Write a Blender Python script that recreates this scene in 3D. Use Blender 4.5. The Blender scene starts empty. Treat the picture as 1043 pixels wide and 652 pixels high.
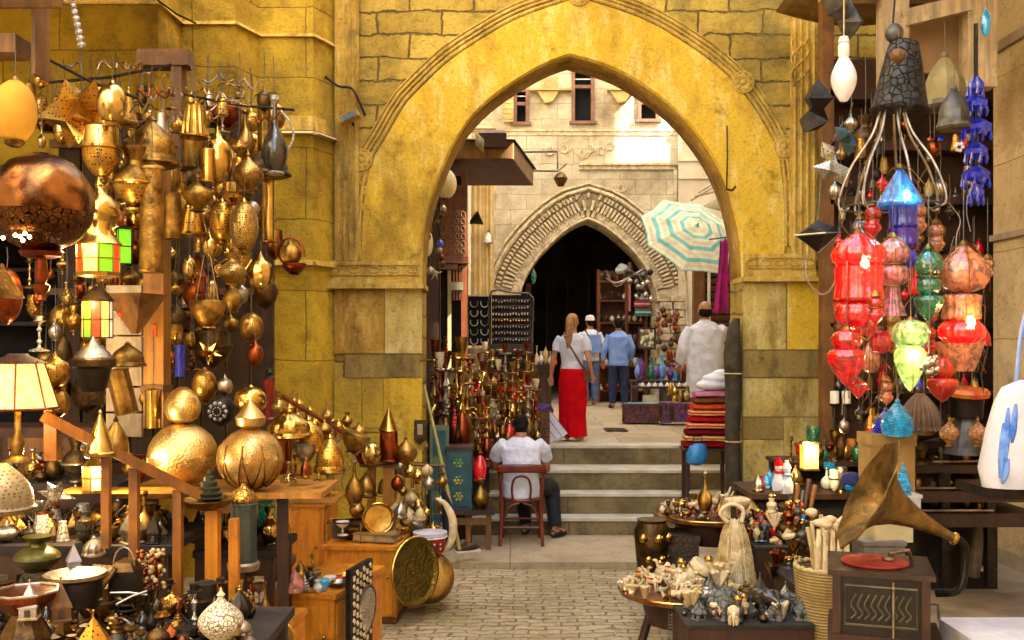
import bpy, bmesh, math, random
from mathutils import Vector, Matrix, Euler
random.seed(11)
R = math.radians
PI = math.pi
scn = bpy.context.scene
COL = scn.collection

# ---------------- camera, sky, sun, exposure ----------------
CAMZ, HY, CX, F = 2.1, 350.0, 521.5, 1000.0
cam = bpy.data.cameras.new('camera')
cam.sensor_width = 36.0
cam.lens = 36.0 * F / 1043.0
cam.shift_y = 24.0 / 1043.0
cam.clip_start = 0.05
cam.clip_end = 400
camo = bpy.data.objects.new('camera', cam)
COL.objects.link(camo)
camo.location = (0, 0, CAMZ)
camo.rotation_euler = (R(90), 0, 0)
scn.camera = camo

SUN = Vector((0.65, -0.25, 0.70)).normalized()      # direction towards the sun
world = bpy.data.worlds.new('World')
scn.world = world
world.use_nodes = True
wn = world.node_tree.nodes
wl = world.node_tree.links
wn.clear()
sky = wn.new('ShaderNodeTexSky')
sky.sky_type = 'NISHITA'
sky.sun_disc = False
sky.sun_elevation = math.asin(SUN.z)
sky.sun_rotation = math.atan2(SUN.x, SUN.y)
sky.dust_density = 6.0
sky.ozone_density = 0.6
sky.air_density = 1.0
tint = wn.new('ShaderNodeMix')
tint.data_type = 'RGBA'
tint.blend_type = 'MULTIPLY'
tint.inputs[0].default_value = 1.0
tint.inputs[7].default_value = (1.0, 0.99, 0.92, 1)
wbg = wn.new('ShaderNodeBackground')
wbg.inputs[1].default_value = 0.15
wout = wn.new('ShaderNodeOutputWorld')
wl.new(sky.outputs[0], tint.inputs[6])
wl.new(tint.outputs[2], wbg.inputs[0])
wl.new(wbg.outputs[0], wout.inputs[0])

sun = bpy.data.lights.new('sun', 'SUN')
sun.energy = 5.0
sun.angle = R(0.5)
sun.color = (1.0, 0.93, 0.80)
suno = bpy.data.objects.new('sun', sun)
COL.objects.link(suno)
suno.location = (12, -4, 20)
suno.rotation_euler = SUN.to_track_quat('Z', 'Y').to_euler()

scn.view_settings.view_transform = 'Standard'
scn.view_settings.look = 'None'
scn.view_settings.gamma = 1
scn.view_settings.exposure = 3.2
scn.render.engine = 'CYCLES'
scn.cycles.max_bounces = 8
scn.cycles.diffuse_bounces = 4
scn.cycles.glossy_bounces = 3
scn.cycles.transmission_bounces = 5
scn.cycles.sample_clamp_indirect = 6
scn.cycles.caustics_reflective = False
scn.cycles.caustics_refractive = False
scn.cycles.use_denoising = True


# ---------------- helpers ----------------
def P(px, py, D):
 "point seen at pixel (px,py) of the photograph, D metres away"
 return Vector(((px - CX) * D / F, D, CAMZ - (py - HY) * D / F))


def S(r, g, b):
 f = lambda c: (c / 255 / 12.92) if c / 255 <= 0.04045 else ((c / 255 + 0.055) / 1.055) ** 2.4
 return (f(r), f(g), f(b), 1.0)


MATS = {}


def _nt(name):
 m = bpy.data.materials.new(name)
 m.use_nodes = True
 nt = m.node_tree
 b = nt.nodes['Principled BSDF']
 return m, nt, b


def N(nt, t, **kw):
 n = nt.nodes.new(t)
 for k, v in kw.items():
  setattr(n, k, v)
 return n


def rgbmix(nt, a, b, fac, mode='MIX'):
 n = nt.nodes.new('ShaderNodeMix')
 n.data_type = 'RGBA'
 n.blend_type = mode
 for i, s in ((6, a), (7, b), (0, fac)):
  if hasattr(s, 'links') or isinstance(s, bpy.types.NodeSocket):
   nt.links.new(s, n.inputs[i])
  else:
   n.inputs[i].default_value = s
 return n.outputs[2]


def ramp(nt, src, a, b, c0=(0, 0, 0, 1), c1=(1, 1, 1, 1)):
 r = nt.nodes.new('ShaderNodeValToRGB')
 r.color_ramp.elements[0].position = a
 r.color_ramp.elements[1].position = b
 r.color_ramp.elements[0].color = c0
 r.color_ramp.elements[1].color = c1
 nt.links.new(src, r.inputs[0])
 return r.outputs[0]


def noise(nt, co, scale, detail=5, rough=.6):
 n = nt.nodes.new('ShaderNodeTexNoise')
 n.inputs['Scale'].default_value = scale
 n.inputs['Detail'].default_value = detail
 n.inputs['Roughness'].default_value = rough
 nt.links.new(co, n.inputs['Vector'])
 return n.outputs['Fac']


def mat(name, c, c2=None, sc=6, rough=.6, metal=0, bump=.12, bsc=40, emit=None, es=0, lo=.35, hi=.65,
  pattern=None, psc=40, pc=None, spec=.5, trans=0, coat=0, sheen=0, alpha=1):
 if name in MATS:
  return MATS[name]
 m, nt, b = _nt(name)
 tc = N(nt, 'ShaderNodeTexCoord').outputs['Object']
 c2 = c2 or tuple(x * .6 for x in c[:3]) + (1,)
 n1 = noise(nt, tc, sc)
 col = rgbmix(nt, c, c2, ramp(nt, n1, lo, hi))
 n2 = noise(nt, tc, bsc, 4)
 hgt = n2
 if pattern in ('pierce', 'cells', 'dots'):
  v = N(nt, 'ShaderNodeTexVoronoi')
  v.inputs['Scale'].default_value = psc
  v.inputs['Randomness'].default_value = .15 if pattern != 'cells' else .8
  nt.links.new(tc, v.inputs['Vector'])
  if pattern == 'cells':
   v.feature = 'DISTANCE_TO_EDGE'
   f = ramp(nt, v.outputs['Distance'], .03, .09)
  else:
   f = ramp(nt, v.outputs['Distance'], .22, .3)
  col = rgbmix(nt, pc or (.01, .006, .003, 1), col, f)
  hgt = f
 if pattern == 'stripe':
  w = N(nt, 'ShaderNodeTexWave')
  w.bands_direction = 'Z'
  w.inputs['Scale'].default_value = psc
  w.inputs['Distortion'].default_value = 2
  nt.links.new(tc, w.inputs['Vector'])
  col = rgbmix(nt, col, pc or c2, ramp(nt, w.outputs['Fac'], .45, .55))
 if pattern == 'wood':
  mp = N(nt, 'ShaderNodeMapping')
  mp.inputs['Scale'].default_value = (9, 9, .8)
  nt.links.new(tc, mp.inputs[0])
  wn_ = noise(nt, mp.outputs[0], psc / 4, 6, .7)
  col = rgbmix(nt, col, pc or tuple(x * .38 for x in c[:3]) + (1,), ramp(nt, wn_, .42, .68))
  dn = noise(nt, tc, 7, 9, .75)
  col = rgbmix(nt, col, tuple(x * .30 for x in c[:3]) + (1,), ramp(nt, dn, .52, .70))
  hgt = wn_
 nt.links.new(col, b.inputs['Base Color'])
 rr = N(nt, 'ShaderNodeMapRange')
 rr.inputs['To Min'].default_value = max(.05, rough - .12)
 rr.inputs['To Max'].default_value = min(1, rough + .14)
 nt.links.new(n1, rr.inputs['Value'])
 nt.links.new(rr.outputs[0], b.inputs['Roughness'])
 b.inputs['Metallic'].default_value = metal
 b.inputs['Specular IOR Level'].default_value = spec
 b.inputs['Transmission Weight'].default_value = trans
 b.inputs['Coat Weight'].default_value = coat
 if emit:
  b.inputs['Emission Color'].default_value = emit
  b.inputs['Emission Strength'].default_value = es
 bp = N(nt, 'ShaderNodeBump')
 bp.inputs['Strength'].default_value = min(1, bump * 2)
 bp.inputs['Distance'].default_value = .01
 nt.links.new(hgt, bp.inputs['Height'])
 nt.links.new(bp.outputs[0], b.inputs['Normal'])
 MATS[name] = m
 return m


def stone(name, axis, c1, c2, mortar, bw, bh, ms=.012, bump=.5, big=None, bigc=None, dist=.02, rough=.85, off=.5, fine=30, mono=False, bigsc=.9, grime=.5):
 "coursed stone: brick texture laid on the real wall, weathering from two noises"
 m, nt, b = _nt(name)
 tc = N(nt, 'ShaderNodeTexCoord').outputs['Object']
 sep = N(nt, 'ShaderNodeSeparateXYZ')
 nt.links.new(tc, sep.inputs[0])
 nd0 = noise(nt, tc, 2.2, 3)
 nd1 = noise(nt, tc, 11, 5, .7)
 nd_ = N(nt, 'ShaderNodeMath', operation='MULTIPLY_ADD')
 nt.links.new(nd1, nd_.inputs[0])
 nd_.inputs[1].default_value = .7 if bump >= .5 else .1
 nt.links.new(nd0, nd_.inputs[2])
 nd = nd_.outputs[0]
 add = []
 for k, o in enumerate(({'x': 'X', 'y': 'Y', 'g': 'X'}[axis], 'Y' if axis == 'g' else 'Z')):
  a = N(nt, 'ShaderNodeMath', operation='MULTIPLY_ADD')
  nt.links.new(nd, a.inputs[0])
  a.inputs[1].default_value = dist * (1.5 if k else 1)
  nt.links.new(sep.outputs[o], a.inputs[2])
  add.append(a.outputs[0])
 cb = N(nt, 'ShaderNodeCombineXYZ')
 nt.links.new(add[0], cb.inputs[0])
 nt.links.new(add[1], cb.inputs[1])
 br = N(nt, 'ShaderNodeTexBrick')
 br.inputs['Color1'].default_value = c1
 br.inputs['Color2'].default_value = c2
 br.inputs['Mortar'].default_value = mortar
 br.inputs['Scale'].default_value = 1
 br.inputs['Mortar Size'].default_value = ms
 br.inputs['Mortar Smooth'].default_value = .6
 br.inputs['Bias'].default_value = 0
 br.inputs['Brick Width'].default_value = bw
 br.inputs['Row Height'].default_value = bh
 br.offset = off
 nt.links.new(cb.outputs[0], br.inputs['Vector'])
 n1 = noise(nt, tc, 5, 8, .7)
 n2 = noise(nt, tc, bigsc, 6, .65)
 n3 = noise(nt, tc, fine, 6, .7)
 col = rgbmix(nt, br.outputs['Color'], tuple(x * grime for x in c1[:3]) + (1,), ramp(nt, n1, .48, .8))
 if bigc:
  col = rgbmix(nt, col, bigc, ramp(nt, n2, *(big or (.52, .7))))
 pit = ramp(nt, n3, .3, .46, (.45, .42, .4, 1), (1, 1, 1, 1))
 col = rgbmix(nt, col, pit, .8, 'MULTIPLY')
 if bump >= .5:
  e_ = noise(nt, tc, .6, 8, .7)
  col = rgbmix(nt, col, (.5, .45, .38, 1), ramp(nt, e_, .48, .66), 'MULTIPLY')
 nt.links.new(col, b.inputs['Base Color'])
 b.inputs['Roughness'].default_value = rough
 b.inputs['Specular IOR Level'].default_value = .25
 h1 = N(nt, 'ShaderNodeMath', operation='MULTIPLY_ADD')
 nt.links.new(br.outputs['Fac'], h1.inputs[0])
 h1.inputs[1].default_value = -1.0
 h2 = N(nt, 'ShaderNodeMath', operation='MULTIPLY_ADD')
 nt.links.new(n1, h2.inputs[0])
 h2.inputs[1].default_value = 1.1
 nt.links.new(n3, h2.inputs[2])
 nt.links.new(h2.outputs[0], h1.inputs[2])
 bp = N(nt, 'ShaderNodeBump')
 bp.inputs['Strength'].default_value = bump
 bp.inputs['Distance'].default_value = .03
 nt.links.new(h1.outputs[0], bp.inputs['Height'])
 nt.links.new(bp.outputs[0], b.inputs['Normal'])
 MATS[name] = m
 return m


class MB:
 def __init__(s):
  s.v, s.f, s.m, s.cur = [], [], [], 0

 def add(s, vs, fs, M=None):
  o = len(s.v)
  for p in vs:
   p = Vector(p)
   s.v.append(M @ p if M else p)
  for f in fs:
   s.f.append(tuple(o + i for i in f))
   s.m.append(s.cur)
  return s

 def box(s, c, d, rot=None, M=None, taper=1.0):
  x, y, z = [k / 2 for k in d]
  t = taper
  vs = [(-x, -y, -z), (x, -y, -z), (x, y, -z), (-x, y, -z), (-x * t, -y * t, z), (x * t, -y * t, z), (x * t, y * t, z), (-x * t, y * t, z)]
  fs = [(0, 3, 2, 1), (4, 5, 6, 7), (0, 1, 5, 4), (1, 2, 6, 5), (2, 3, 7, 6), (3, 0, 4, 7)]
  T = Matrix.Translation(c)
  if rot:
   T = T @ Euler(rot).to_matrix().to_4x4()
  if M:
   T = M @ T
  return s.add(vs, fs, T)

 def box2(s, a, b):
  "box from two corners"
  a, b = Vector(a), Vector(b)
  return s.box((a + b) / 2, [abs(b[i] - a[i]) for i in range(3)])

 def lathe(s, prof, n=24, M=None, mod=None, ph=0, close=False):
  o = []
  k = len(prof)
  for (r, z) in prof:
   r = max(r, 1e-4)
   for i in range(n):
    a = 2 * PI * i / n + ph
    q = r * (mod(a, z) if mod else 1)
    o.append((q * math.cos(a), q * math.sin(a), z))
  fs = []
  for j in range(k - 1):
   for i in range(n):
    a, b = j * n + i, j * n + (i + 1) % n
    fs.append((a, b, b + n, a + n))
  if not close:
   fs.append(tuple(range(n - 1, -1, -1)))
   fs.append(tuple((k - 1) * n + i for i in range(n)))
  return s.add(o, fs, M)

 def tube(s, pts, r, n=8, closed=False, M=None):
  pts = [Vector(p) for p in pts]
  m = len(pts)
  rs = r if isinstance(r, (list, tuple)) else [r] * m
  vs = []
  up = None
  for i, p in enumerate(pts):
   if closed:
    t = pts[(i + 1) % m] - pts[i - 1]
   else:
    t = pts[min(i + 1, m - 1)] - pts[max(i - 1, 0)]
   t = t.normalized() if t.length > 1e-9 else Vector((0, 0, 1))
   if up is None:
    up = t.orthogonal().normalized()
   up = (up - t * up.dot(t))
   up = up.normalized() if up.length > 1e-6 else t.orthogonal().normalized()
   w = t.cross(up)
   for k in range(n):
    a = 2 * PI * k / n
    vs.append(p + (up * math.cos(a) + w * math.sin(a)) * rs[i])
  fs = []
  for j in range(m if closed else m - 1):
   for k in range(n):
    a, b = j * n + k, j * n + (k + 1) % n
    c, d = ((j + 1) % m) * n + (k + 1) % n, ((j + 1) % m) * n + k
    fs.append((a, b, c, d))
  if not closed:
   fs.append(tuple(range(n - 1, -1, -1)))
   fs.append(tuple((m - 1) * n + i for i in range(n)))
  return s.add(vs, fs, M)

 def loft(s, rings, n=16, M=None, flip=False):
  "rings: (centre, rx, ry[, tilt matrix])"
  vs = []
  for rg in rings:
   c, rx, ry = Vector(rg[0]), rg[1], rg[2]
   q = rg[3] if len(rg) > 3 else None
   for k in range(n):
    a = 2 * PI * k / n
    v = Vector((rx * math.cos(a), ry * math.sin(a), 0))
    if q:
     v = q @ v
    vs.append(c + v)
  fs = []
  for j in range(len(rings) - 1):
   for k in range(n):
    a, b = j * n + k, j * n + (k + 1) % n
    fs.append((a, b, b + n, a + n))
  fs.append(tuple(range(n - 1, -1, -1)))
  fs.append(tuple((len(rings) - 1) * n + i for i in range(n)))
  return s.add(vs, fs, M)

 def ball(s, c, r, n=14, M=None):
  r = r if isinstance(r, (tuple, list)) else (r, r, r)
  T = Matrix.Translation(c) @ Matrix.Diagonal((r[0], r[1], r[2], 1))
  if M:
   T = M @ T
  pr = [(math.sin(PI * i / 8), -math.cos(PI * i / 8)) for i in range(9)]
  return s.lathe(pr, n, T)

 def prism(s, pts, a, b, axis='y'):
  "polygon pts (u,v) extruded between a and b along axis"
  n = len(pts)
  def q(u, v, w):
   return {'y': (u, w, v), 'x': (w, u, v), 'z': (u, v, w)}[axis]
  vs = [q(u, v, a) for u, v in pts] + [q(u, v, b) for u, v in pts]
  fs = [tuple(range(n)), tuple(range(2 * n - 1, n - 1, -1))]
  for i in range(n):
   j = (i + 1) % n
   fs.append((i, n + i, n + j, j))
  return s.add(vs, fs)

 def grid(s, fn, nu, nv):
  vs = [fn(i / nu, j / nv) for j in range(nv + 1) for i in range(nu + 1)]
  fs = [(j * (nu + 1) + i, j * (nu + 1) + i + 1, (j + 1) * (nu + 1) + i + 1, (j + 1) * (nu + 1) + i) for j in range(nv) for i in range(nu)]
  return s.add(vs, fs)

 def build(s, name, m, parent=None, loc=None, smooth=True, bevel=0, thick=0, remesh=0, sm=35, jitter=0, rot=None):
  me = bpy.data.meshes.new(name)
  bm = bmesh.new()
  vv = [bm.verts.new(v) for v in s.v]
  for f, mi in zip(s.f, s.m):
   try:
    fc = bm.faces.new([vv[i] for i in f])
    fc.material_index = mi
   except ValueError:
    pass
  if bevel:
   es = [e for e in bm.edges if len(e.link_faces) == 2 and e.calc_face_angle(0) > R(40)]
   bmesh.ops.bevel(bm, geom=es, offset=bevel, segments=2, affect='EDGES', clamp_overlap=True)
  if not remesh:
   bmesh.ops.recalc_face_normals(bm, faces=bm.faces)
  for f in bm.faces:
   f.smooth = smooth
  if smooth:
   for e in bm.edges:
    if len(e.link_faces) == 2 and e.calc_face_angle(0) > R(sm):
     e.smooth = False
  bm.to_mesh(me)
  bm.free()
  ms = m if isinstance(m, (list, tuple)) else [m]
  for k in ms:
   me.materials.append(k)
  o = bpy.data.objects.new(name, me)
  COL.objects.link(o)
  if parent:
   o.parent = parent
  if loc is not None:
   o.location = loc
  if rot:
   o.rotation_euler = rot
  if remesh:
   md = o.modifiers.new('remesh', 'REMESH')
   md.mode = 'VOXEL'
   md.voxel_size = remesh
   md.use_smooth_shade = True
   ms2 = o.modifiers.new('smooth', 'SMOOTH')
   ms2.factor = .6
   ms2.iterations = 4
  if thick:
   md = o.modifiers.new('solid', 'SOLIDIFY')
   md.thickness = thick
  return o


def tag(o, label=None, cat=None, group=None, kind=None):
 if label:
  o['label'] = label
 if cat:
  o['category'] = cat
 if group:
  o['group'] = group
 if kind:
  o['kind'] = kind
 return o


def T(name, label, cat, loc=(0, 0, 0), rz=0, group=None, rot=None):
 o = bpy.data.objects.new(name, None)
 COL.objects.link(o)
 o.empty_display_size = .05
 o.location = loc
 o.rotation_euler = rot or (0, 0, rz)
 return tag(o, label, cat, group)


KIDS = {}


def copy_tree(o, loc=None, rz=None, label=None, parent=None, scale=None):
 c = o.copy()
 COL.objects.link(c)
 if parent:
  c.parent = parent
 if loc is not None:
  c.location = loc
 if rz is not None:
  c.rotation_euler = (0, 0, rz)
 if label:
  c['label'] = label
 if scale:
  c.scale = (scale,) * 3 if not isinstance(scale, (tuple, list)) else scale
 for ch in [q for q in bpy.data.objects if q.parent == o]:
  copy_tree(ch, parent=c)
 return c


def struct(mb, name, m, **kw):
 return tag(mb.build(name, m, **kw), kind='structure')


ORD = ['leftmost', 'second', 'third', 'fourth', 'fifth', 'sixth', 'seventh', 'eighth', 'ninth', 'tenth', 'eleventh', 'twelfth',
  'thirteenth', 'fourteenth', 'fifteenth', 'sixteenth', 'seventeenth', 'eighteenth', 'nineteenth', 'twentieth',
  'twenty-first', 'twenty-second', 'twenty-third', 'twenty-fourth', 'twenty-fifth', 'twenty-sixth', 'twenty-seventh', 'twenty-eighth', 'twenty-ninth', 'thirtieth']


def ordname(i, n):
 if n == 1:
  return 'only'
 if i == 0:
  return 'leftmost'
 if i == n - 1:
  return 'rightmost'
 if i < 30:
  return ORD[i] + ' from left'
 return 'middle'


ADJ = {'brass': 'shiny', 'old_brass': 'dull', 'dark_bronze': 'dark', 'dark_metal': 'blackish', 'red_copper': 'coppery', 'aged_copper': 'coppery', 'tarnished_silver': 'silvery', 'grey_iron': 'grey', 'ivory_white': 'cream',
  'ivory_yellow': 'yellowish', 'pierced_brass': 'pierced', 'engraved_brass': 'patterned', 'filigree_brass': 'patterned', 'white_metal': 'whitish', 'dark_glass': 'black-glass', 'red_glass': 'red', 'white_paint': 'white', 'turquoise_glass': 'turquoise', 'green_glass': 'green', 'cobalt_glass': 'blue', 'grey_soapstone': 'grey'}


def adjust(objs):
 for o in objs:
  c = o.children[0] if o.children else o
  a = ADJ.get(c.data.materials[0].name) if c.type == 'MESH' else None
  l = o['label']
  if a and len(l.split()) < 16 and a not in l:
   o['label'] = a + ' ' + l


def rank(objs, fmt):
 "give each thing its own label by its place from left to right as the camera sees it"
 objs = sorted(objs, key=lambda o: o.location.x / max(o.location.y, .1))
 n = len(objs)
 fmt = fmt.replace('# in the @ row', '#, @ row')
 for i, o in enumerate(objs):
  o['label'] = fmt.replace('#', ordname(i, n))


def catmull(pts, n):
 "resample a polyline smoothly to n points"
 pts = [Vector(p) for p in pts]
 out = []
 ext = [pts[0] * 2 - pts[1]] + pts + [pts[-1] * 2 - pts[-2]]
 for i in range(len(pts) - 1):
  p0, p1, p2, p3 = ext[i:i + 4]
  for k in range(12):
   t = k / 12
   out.append(.5 * ((2 * p1) + (p2 - p0) * t + (2 * p0 - 5 * p1 + 4 * p2 - p3) * t * t + (3 * p1 - p0 - 3 * p2 + p3) * t ** 3))
 out.append(pts[-1])
 L = [0]
 for a, b in zip(out, out[1:]):
  L.append(L[-1] + (b - a).length)
 res = []
 j = 0
 for i in range(n):
  d = L[-1] * i / (n - 1)
  while j < len(out) - 2 and L[j + 1] < d:
   j += 1
  f = (d - L[j]) / max(L[j + 1] - L[j], 1e-9)
  res.append(out[j].lerp(out[j + 1], min(1, f)))
 return res


# ---------------- materials ----------------
ochre = stone('ochre_stone', 'x', S(208, 176, 78), S(178, 148, 60), S(118, 96, 50), .62, .225, .013, 1, bigc=S(140, 122, 68), dist=.07, grime=.3)
ochre_r = stone('ochre_stone_side', 'y', S(222, 178, 56), S(206, 160, 46), S(170, 128, 36), .9, .55, .008, .4, bigc=S(190, 140, 50), dist=.03)
ochre_smooth = stone('ochre_ashlar', 'x', S(208, 174, 50), S(190, 154, 42), S(140, 110, 38), .95, .66, .007, .7, bigc=S(154, 128, 54), grime=.35, dist=.03)
def weathered(name, c, stain, light, s1=1.1, s2=5, bump=.4, rough=.88):
 m, nt, b = _nt(name)
 tc = N(nt, 'ShaderNodeTexCoord').outputs['Object']
 mp = N(nt, 'ShaderNodeMapping')
 mp.inputs['Scale'].default_value = (1.6, 1.6, .55)
 nt.links.new(tc, mp.inputs[0])
 a = noise(nt, mp.outputs[0], s1, 9, .68)
 b_ = noise(nt, tc, s2, 10, .75)
 c_ = noise(nt, tc, 34, 6, .7)
 d_ = noise(nt, mp.outputs[0], s1 * 2.7, 8, .7)
 col = rgbmix(nt, c, light, ramp(nt, d_, .50, .66))
 col = rgbmix(nt, col, stain, ramp(nt, a, .50, .63))
 col = rgbmix(nt, col, tuple(x * .32 for x in c[:3]) + (1,), ramp(nt, b_, .56, .72))
 e_ = noise(nt, tc, .55, 7, .7)
 col = rgbmix(nt, col, (.52, .47, .40, 1), ramp(nt, e_, .50, .68), 'MULTIPLY')
 col = rgbmix(nt, col, ramp(nt, c_, .30, .5, (.5, .47, .42, 1), (1, 1, 1, 1)), .7, 'MULTIPLY')
 nt.links.new(col, b.inputs['Base Color'])
 b.inputs['Roughness'].default_value = rough
 b.inputs['Specular IOR Level'].default_value = .2
 h = N(nt, 'ShaderNodeMath', operation='MULTIPLY_ADD')
 nt.links.new(b_, h.inputs[0]); h.inputs[1].default_value = 2.0
 nt.links.new(c_, h.inputs[2])
 bp = N(nt, 'ShaderNodeBump')
 bp.inputs['Strength'].default_value = bump
 bp.inputs['Distance'].default_value = .03
 nt.links.new(h.outputs[0], bp.inputs['Height'])
 nt.links.new(bp.outputs[0], b.inputs['Normal'])
 MATS[name] = m
 return m


plaster = weathered('ochre_plaster', S(212, 172, 52), S(170, 134, 48), S(226, 198, 112))
plaster_pale = weathered('pale_plaster', S(196, 170, 92), S(146, 124, 64), S(214, 194, 138), 2.2, 7)
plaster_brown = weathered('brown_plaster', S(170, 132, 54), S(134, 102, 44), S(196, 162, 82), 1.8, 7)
greystone = weathered('grey_band_stone', S(146, 124, 66), S(112, 94, 52), S(160, 132, 76), 2.5, 9)
mould = weathered('moulding_stone', S(192, 156, 68), S(140, 114, 54), S(212, 182, 102), 2.2, 8)
beige = stone('courtyard_stone', 'x', S(214, 202, 172), S(196, 182, 150), S(150, 136, 108), .62, .3, .007, .55, bigc=S(172, 156, 122), dist=.03, grime=.55)
beigeplain = mat('courtyard_plaster', S(214, 202, 176), S(190, 174, 142), sc=1.5, rough=.85, bump=.25, bsc=12, spec=.2)
beigetrim = mat('courtyard_trim', S(208, 192, 158), S(170, 152, 118), sc=9, rough=.9, bump=.4, bsc=30, spec=.15, lo=.4, hi=.6)
yellowtrim = mat('yellow_trim', S(200, 174, 116), S(168, 138, 82), sc=3, rough=.85, bump=.3, bsc=20, spec=.2)
pillarstone = stone('pillar_stone', 'y', S(216, 192, 148), S(204, 178, 134), S(150, 126, 92), 1.4, .72, .006, .35, bigc=S(170, 142, 100), dist=.03)
cobble = stone('paving_bricks', 'g', S(204, 182, 140), S(184, 162, 122), S(140, 120, 86), .235, .092, .010, .9, bigc=S(160, 142, 92), dist=.12, rough=.62, fine=22)
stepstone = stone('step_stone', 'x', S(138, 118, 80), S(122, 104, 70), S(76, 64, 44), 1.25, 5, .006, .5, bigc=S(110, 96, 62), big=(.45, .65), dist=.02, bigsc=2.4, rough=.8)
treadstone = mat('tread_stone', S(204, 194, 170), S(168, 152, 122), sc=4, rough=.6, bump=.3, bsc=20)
landing_m = stone('landing_paving', 'g', S(186, 170, 140), S(170, 152, 122), S(120, 104, 80), .9, .6, .01, .35, bigc=S(150, 134, 104), dist=.03, rough=.7)
sidewalk_m = mat('sidewalk_stone', S(176, 156, 128), S(140, 124, 102), sc=4, rough=.75, bump=.35, bsc=18)
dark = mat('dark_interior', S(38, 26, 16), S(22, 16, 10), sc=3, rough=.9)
darkwood = mat('dark_wood', S(74, 40, 20), S(50, 28, 16), sc=5, rough=.5, pattern='wood', psc=10)
redwood = mat('red_brown_wood', S(132, 68, 26), S(96, 46, 18), sc=5, rough=.4, pattern='wood', psc=10)
oldwood = mat('old_brown_wood', S(134, 88, 30), S(92, 58, 20), sc=5, rough=.6, pattern='wood', psc=10)
goldwood = mat('golden_wood', S(188, 128, 36), S(160, 100, 28), sc=5, rough=.5, pattern='wood', psc=10)
orangewood = mat('orange_wood', S(222, 146, 30), S(200, 122, 22), sc=4, rough=.4, pattern='wood', psc=10, pc=S(170, 100, 24))
palewood = mat('pale_wood', S(196, 172, 132), S(170, 144, 106), sc=5, rough=.7, pattern='wood', psc=8)
greywood = mat('grey_wood', S(130, 118, 92), S(92, 84, 64), sc=8, rough=.8, pattern='wood', psc=10)
brass = mat('brass', S(214, 176, 92), S(150, 112, 46), sc=6, rough=.2, metal=1, bump=.06, bsc=30)
brass_v = [mat('brass_a', S(206, 170, 92), S(110, 82, 40), sc=9, rough=.16, metal=1, bump=.08, lo=.45, hi=.7), mat('brass_b', S(190, 146, 68), S(90, 64, 30), sc=14, rough=.38, metal=1, bump=.25, bsc=60),
   mat('brass_c', S(216, 182, 104), S(140, 104, 50), sc=5, rough=.3, metal=1, bump=.3, pattern='cells', psc=70, pc=S(96, 66, 30)), mat('brass_d', S(196, 152, 74), S(110, 76, 34), sc=8, rough=.34, metal=1, bump=.4, pattern='pierce', psc=95, pc=S(30, 18, 8)),
   mat('brass_e', S(222, 192, 120), S(170, 132, 66), sc=6, rough=.17, metal=1, bump=.15)]
globe_m = [mat('pale_globe_brass', S(236, 210, 140), S(196, 156, 80), sc=5, rough=.3, metal=1, bump=.35, bsc=70), mat('pale_petal_brass', S(234, 204, 136), S(186, 140, 70), sc=7, rough=.32, metal=1, bump=.3, pattern='cells', psc=110, pc=S(150, 108, 50)),  # brass paled in its colour so the great globes look strongly lit
   mat('pale_crown_brass', S(240, 214, 140), S(200, 160, 80), sc=7, rough=.34, metal=1, bump=.4, pattern='dots', psc=90, pc=S(70, 46, 18))]
railwood = mat('rail_wood', S(168, 104, 36), S(120, 70, 24), sc=5, rough=.4, pattern='wood', psc=10)
brass_o = mat('old_brass', S(164, 128, 62), S(84, 60, 28), sc=9, rough=.34, metal=1, bump=.2, bsc=45)
brass_p = mat('pierced_brass', S(214, 166, 72), S(168, 120, 46), sc=7, rough=.32, metal=1, bump=.3, pattern='pierce', psc=60)
brass_c = mat('engraved_brass', S(218, 172, 84), S(170, 120, 50), sc=7, rough=.33, metal=1, bump=.3, pattern='cells', psc=45, pc=S(90, 60, 24))
brass_f = mat('filigree_brass', S(226, 190, 104), S(176, 128, 54), sc=9, rough=.35, metal=1, bump=.4, pattern='cells', psc=90, pc=S(50, 32, 12))
copper = mat('aged_copper', S(150, 100, 54), S(70, 36, 18), sc=6, lo=.40, hi=.60, rough=.24, metal=1, bump=.14, bsc=22)
copper_r = mat('red_copper', S(150, 76, 36), S(96, 42, 22), sc=6, rough=.3, metal=1)
silver = mat('tarnished_silver', S(196, 186, 168), S(120, 108, 90), sc=9, rough=.35, metal=1, bump=.15)
whitemetal = mat('white_metal', S(214, 206, 190), S(170, 160, 140), sc=9, rough=.4, metal=.6, bump=.2, pattern='cells', psc=50, pc=S(90, 82, 70))
darkmetal = mat('dark_metal', S(52, 44, 34), S(28, 22, 18), sc=9, rough=.45, metal=.7, bump=.2)
bronze = mat('dark_bronze', S(104, 78, 42), S(48, 34, 20), sc=10, rough=.4, metal=.9, bump=.3)
iron = mat('grey_iron', S(112, 108, 100), S(66, 62, 58), sc=7, rough=.5, metal=.7, bump=.2)
steelpale = mat('pale_steel', S(190, 176, 158), S(130, 112, 96), sc=8, rough=.35, metal=.8)
glassdark = mat('dark_glass', S(60, 50, 34), S(30, 26, 18), sc=4, rough=.1, spec=.8)
ivory = mat('ivory_white', S(226, 208, 166), S(186, 160, 112), sc=14, rough=.5, bump=.25)
ivory2 = mat('ivory_yellow', S(206, 182, 124), S(160, 132, 78), sc=16, rough=.5, bump=.3)
white = mat('white_paint', S(226, 222, 212), S(200, 194, 180), sc=6, rough=.5)
whitecloth = mat('white_cotton', S(216, 214, 218), S(190, 188, 194), sc=5, rough=.95, bump=.4, bsc=14, spec=.1)
skin = mat('skin_brown', S(166, 112, 78), S(150, 98, 66), sc=9, rough=.55, bump=.05)
skinpale = mat('skin_tan', S(196, 138, 100), S(180, 122, 86), sc=9, rough=.55, bump=.05)
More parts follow.
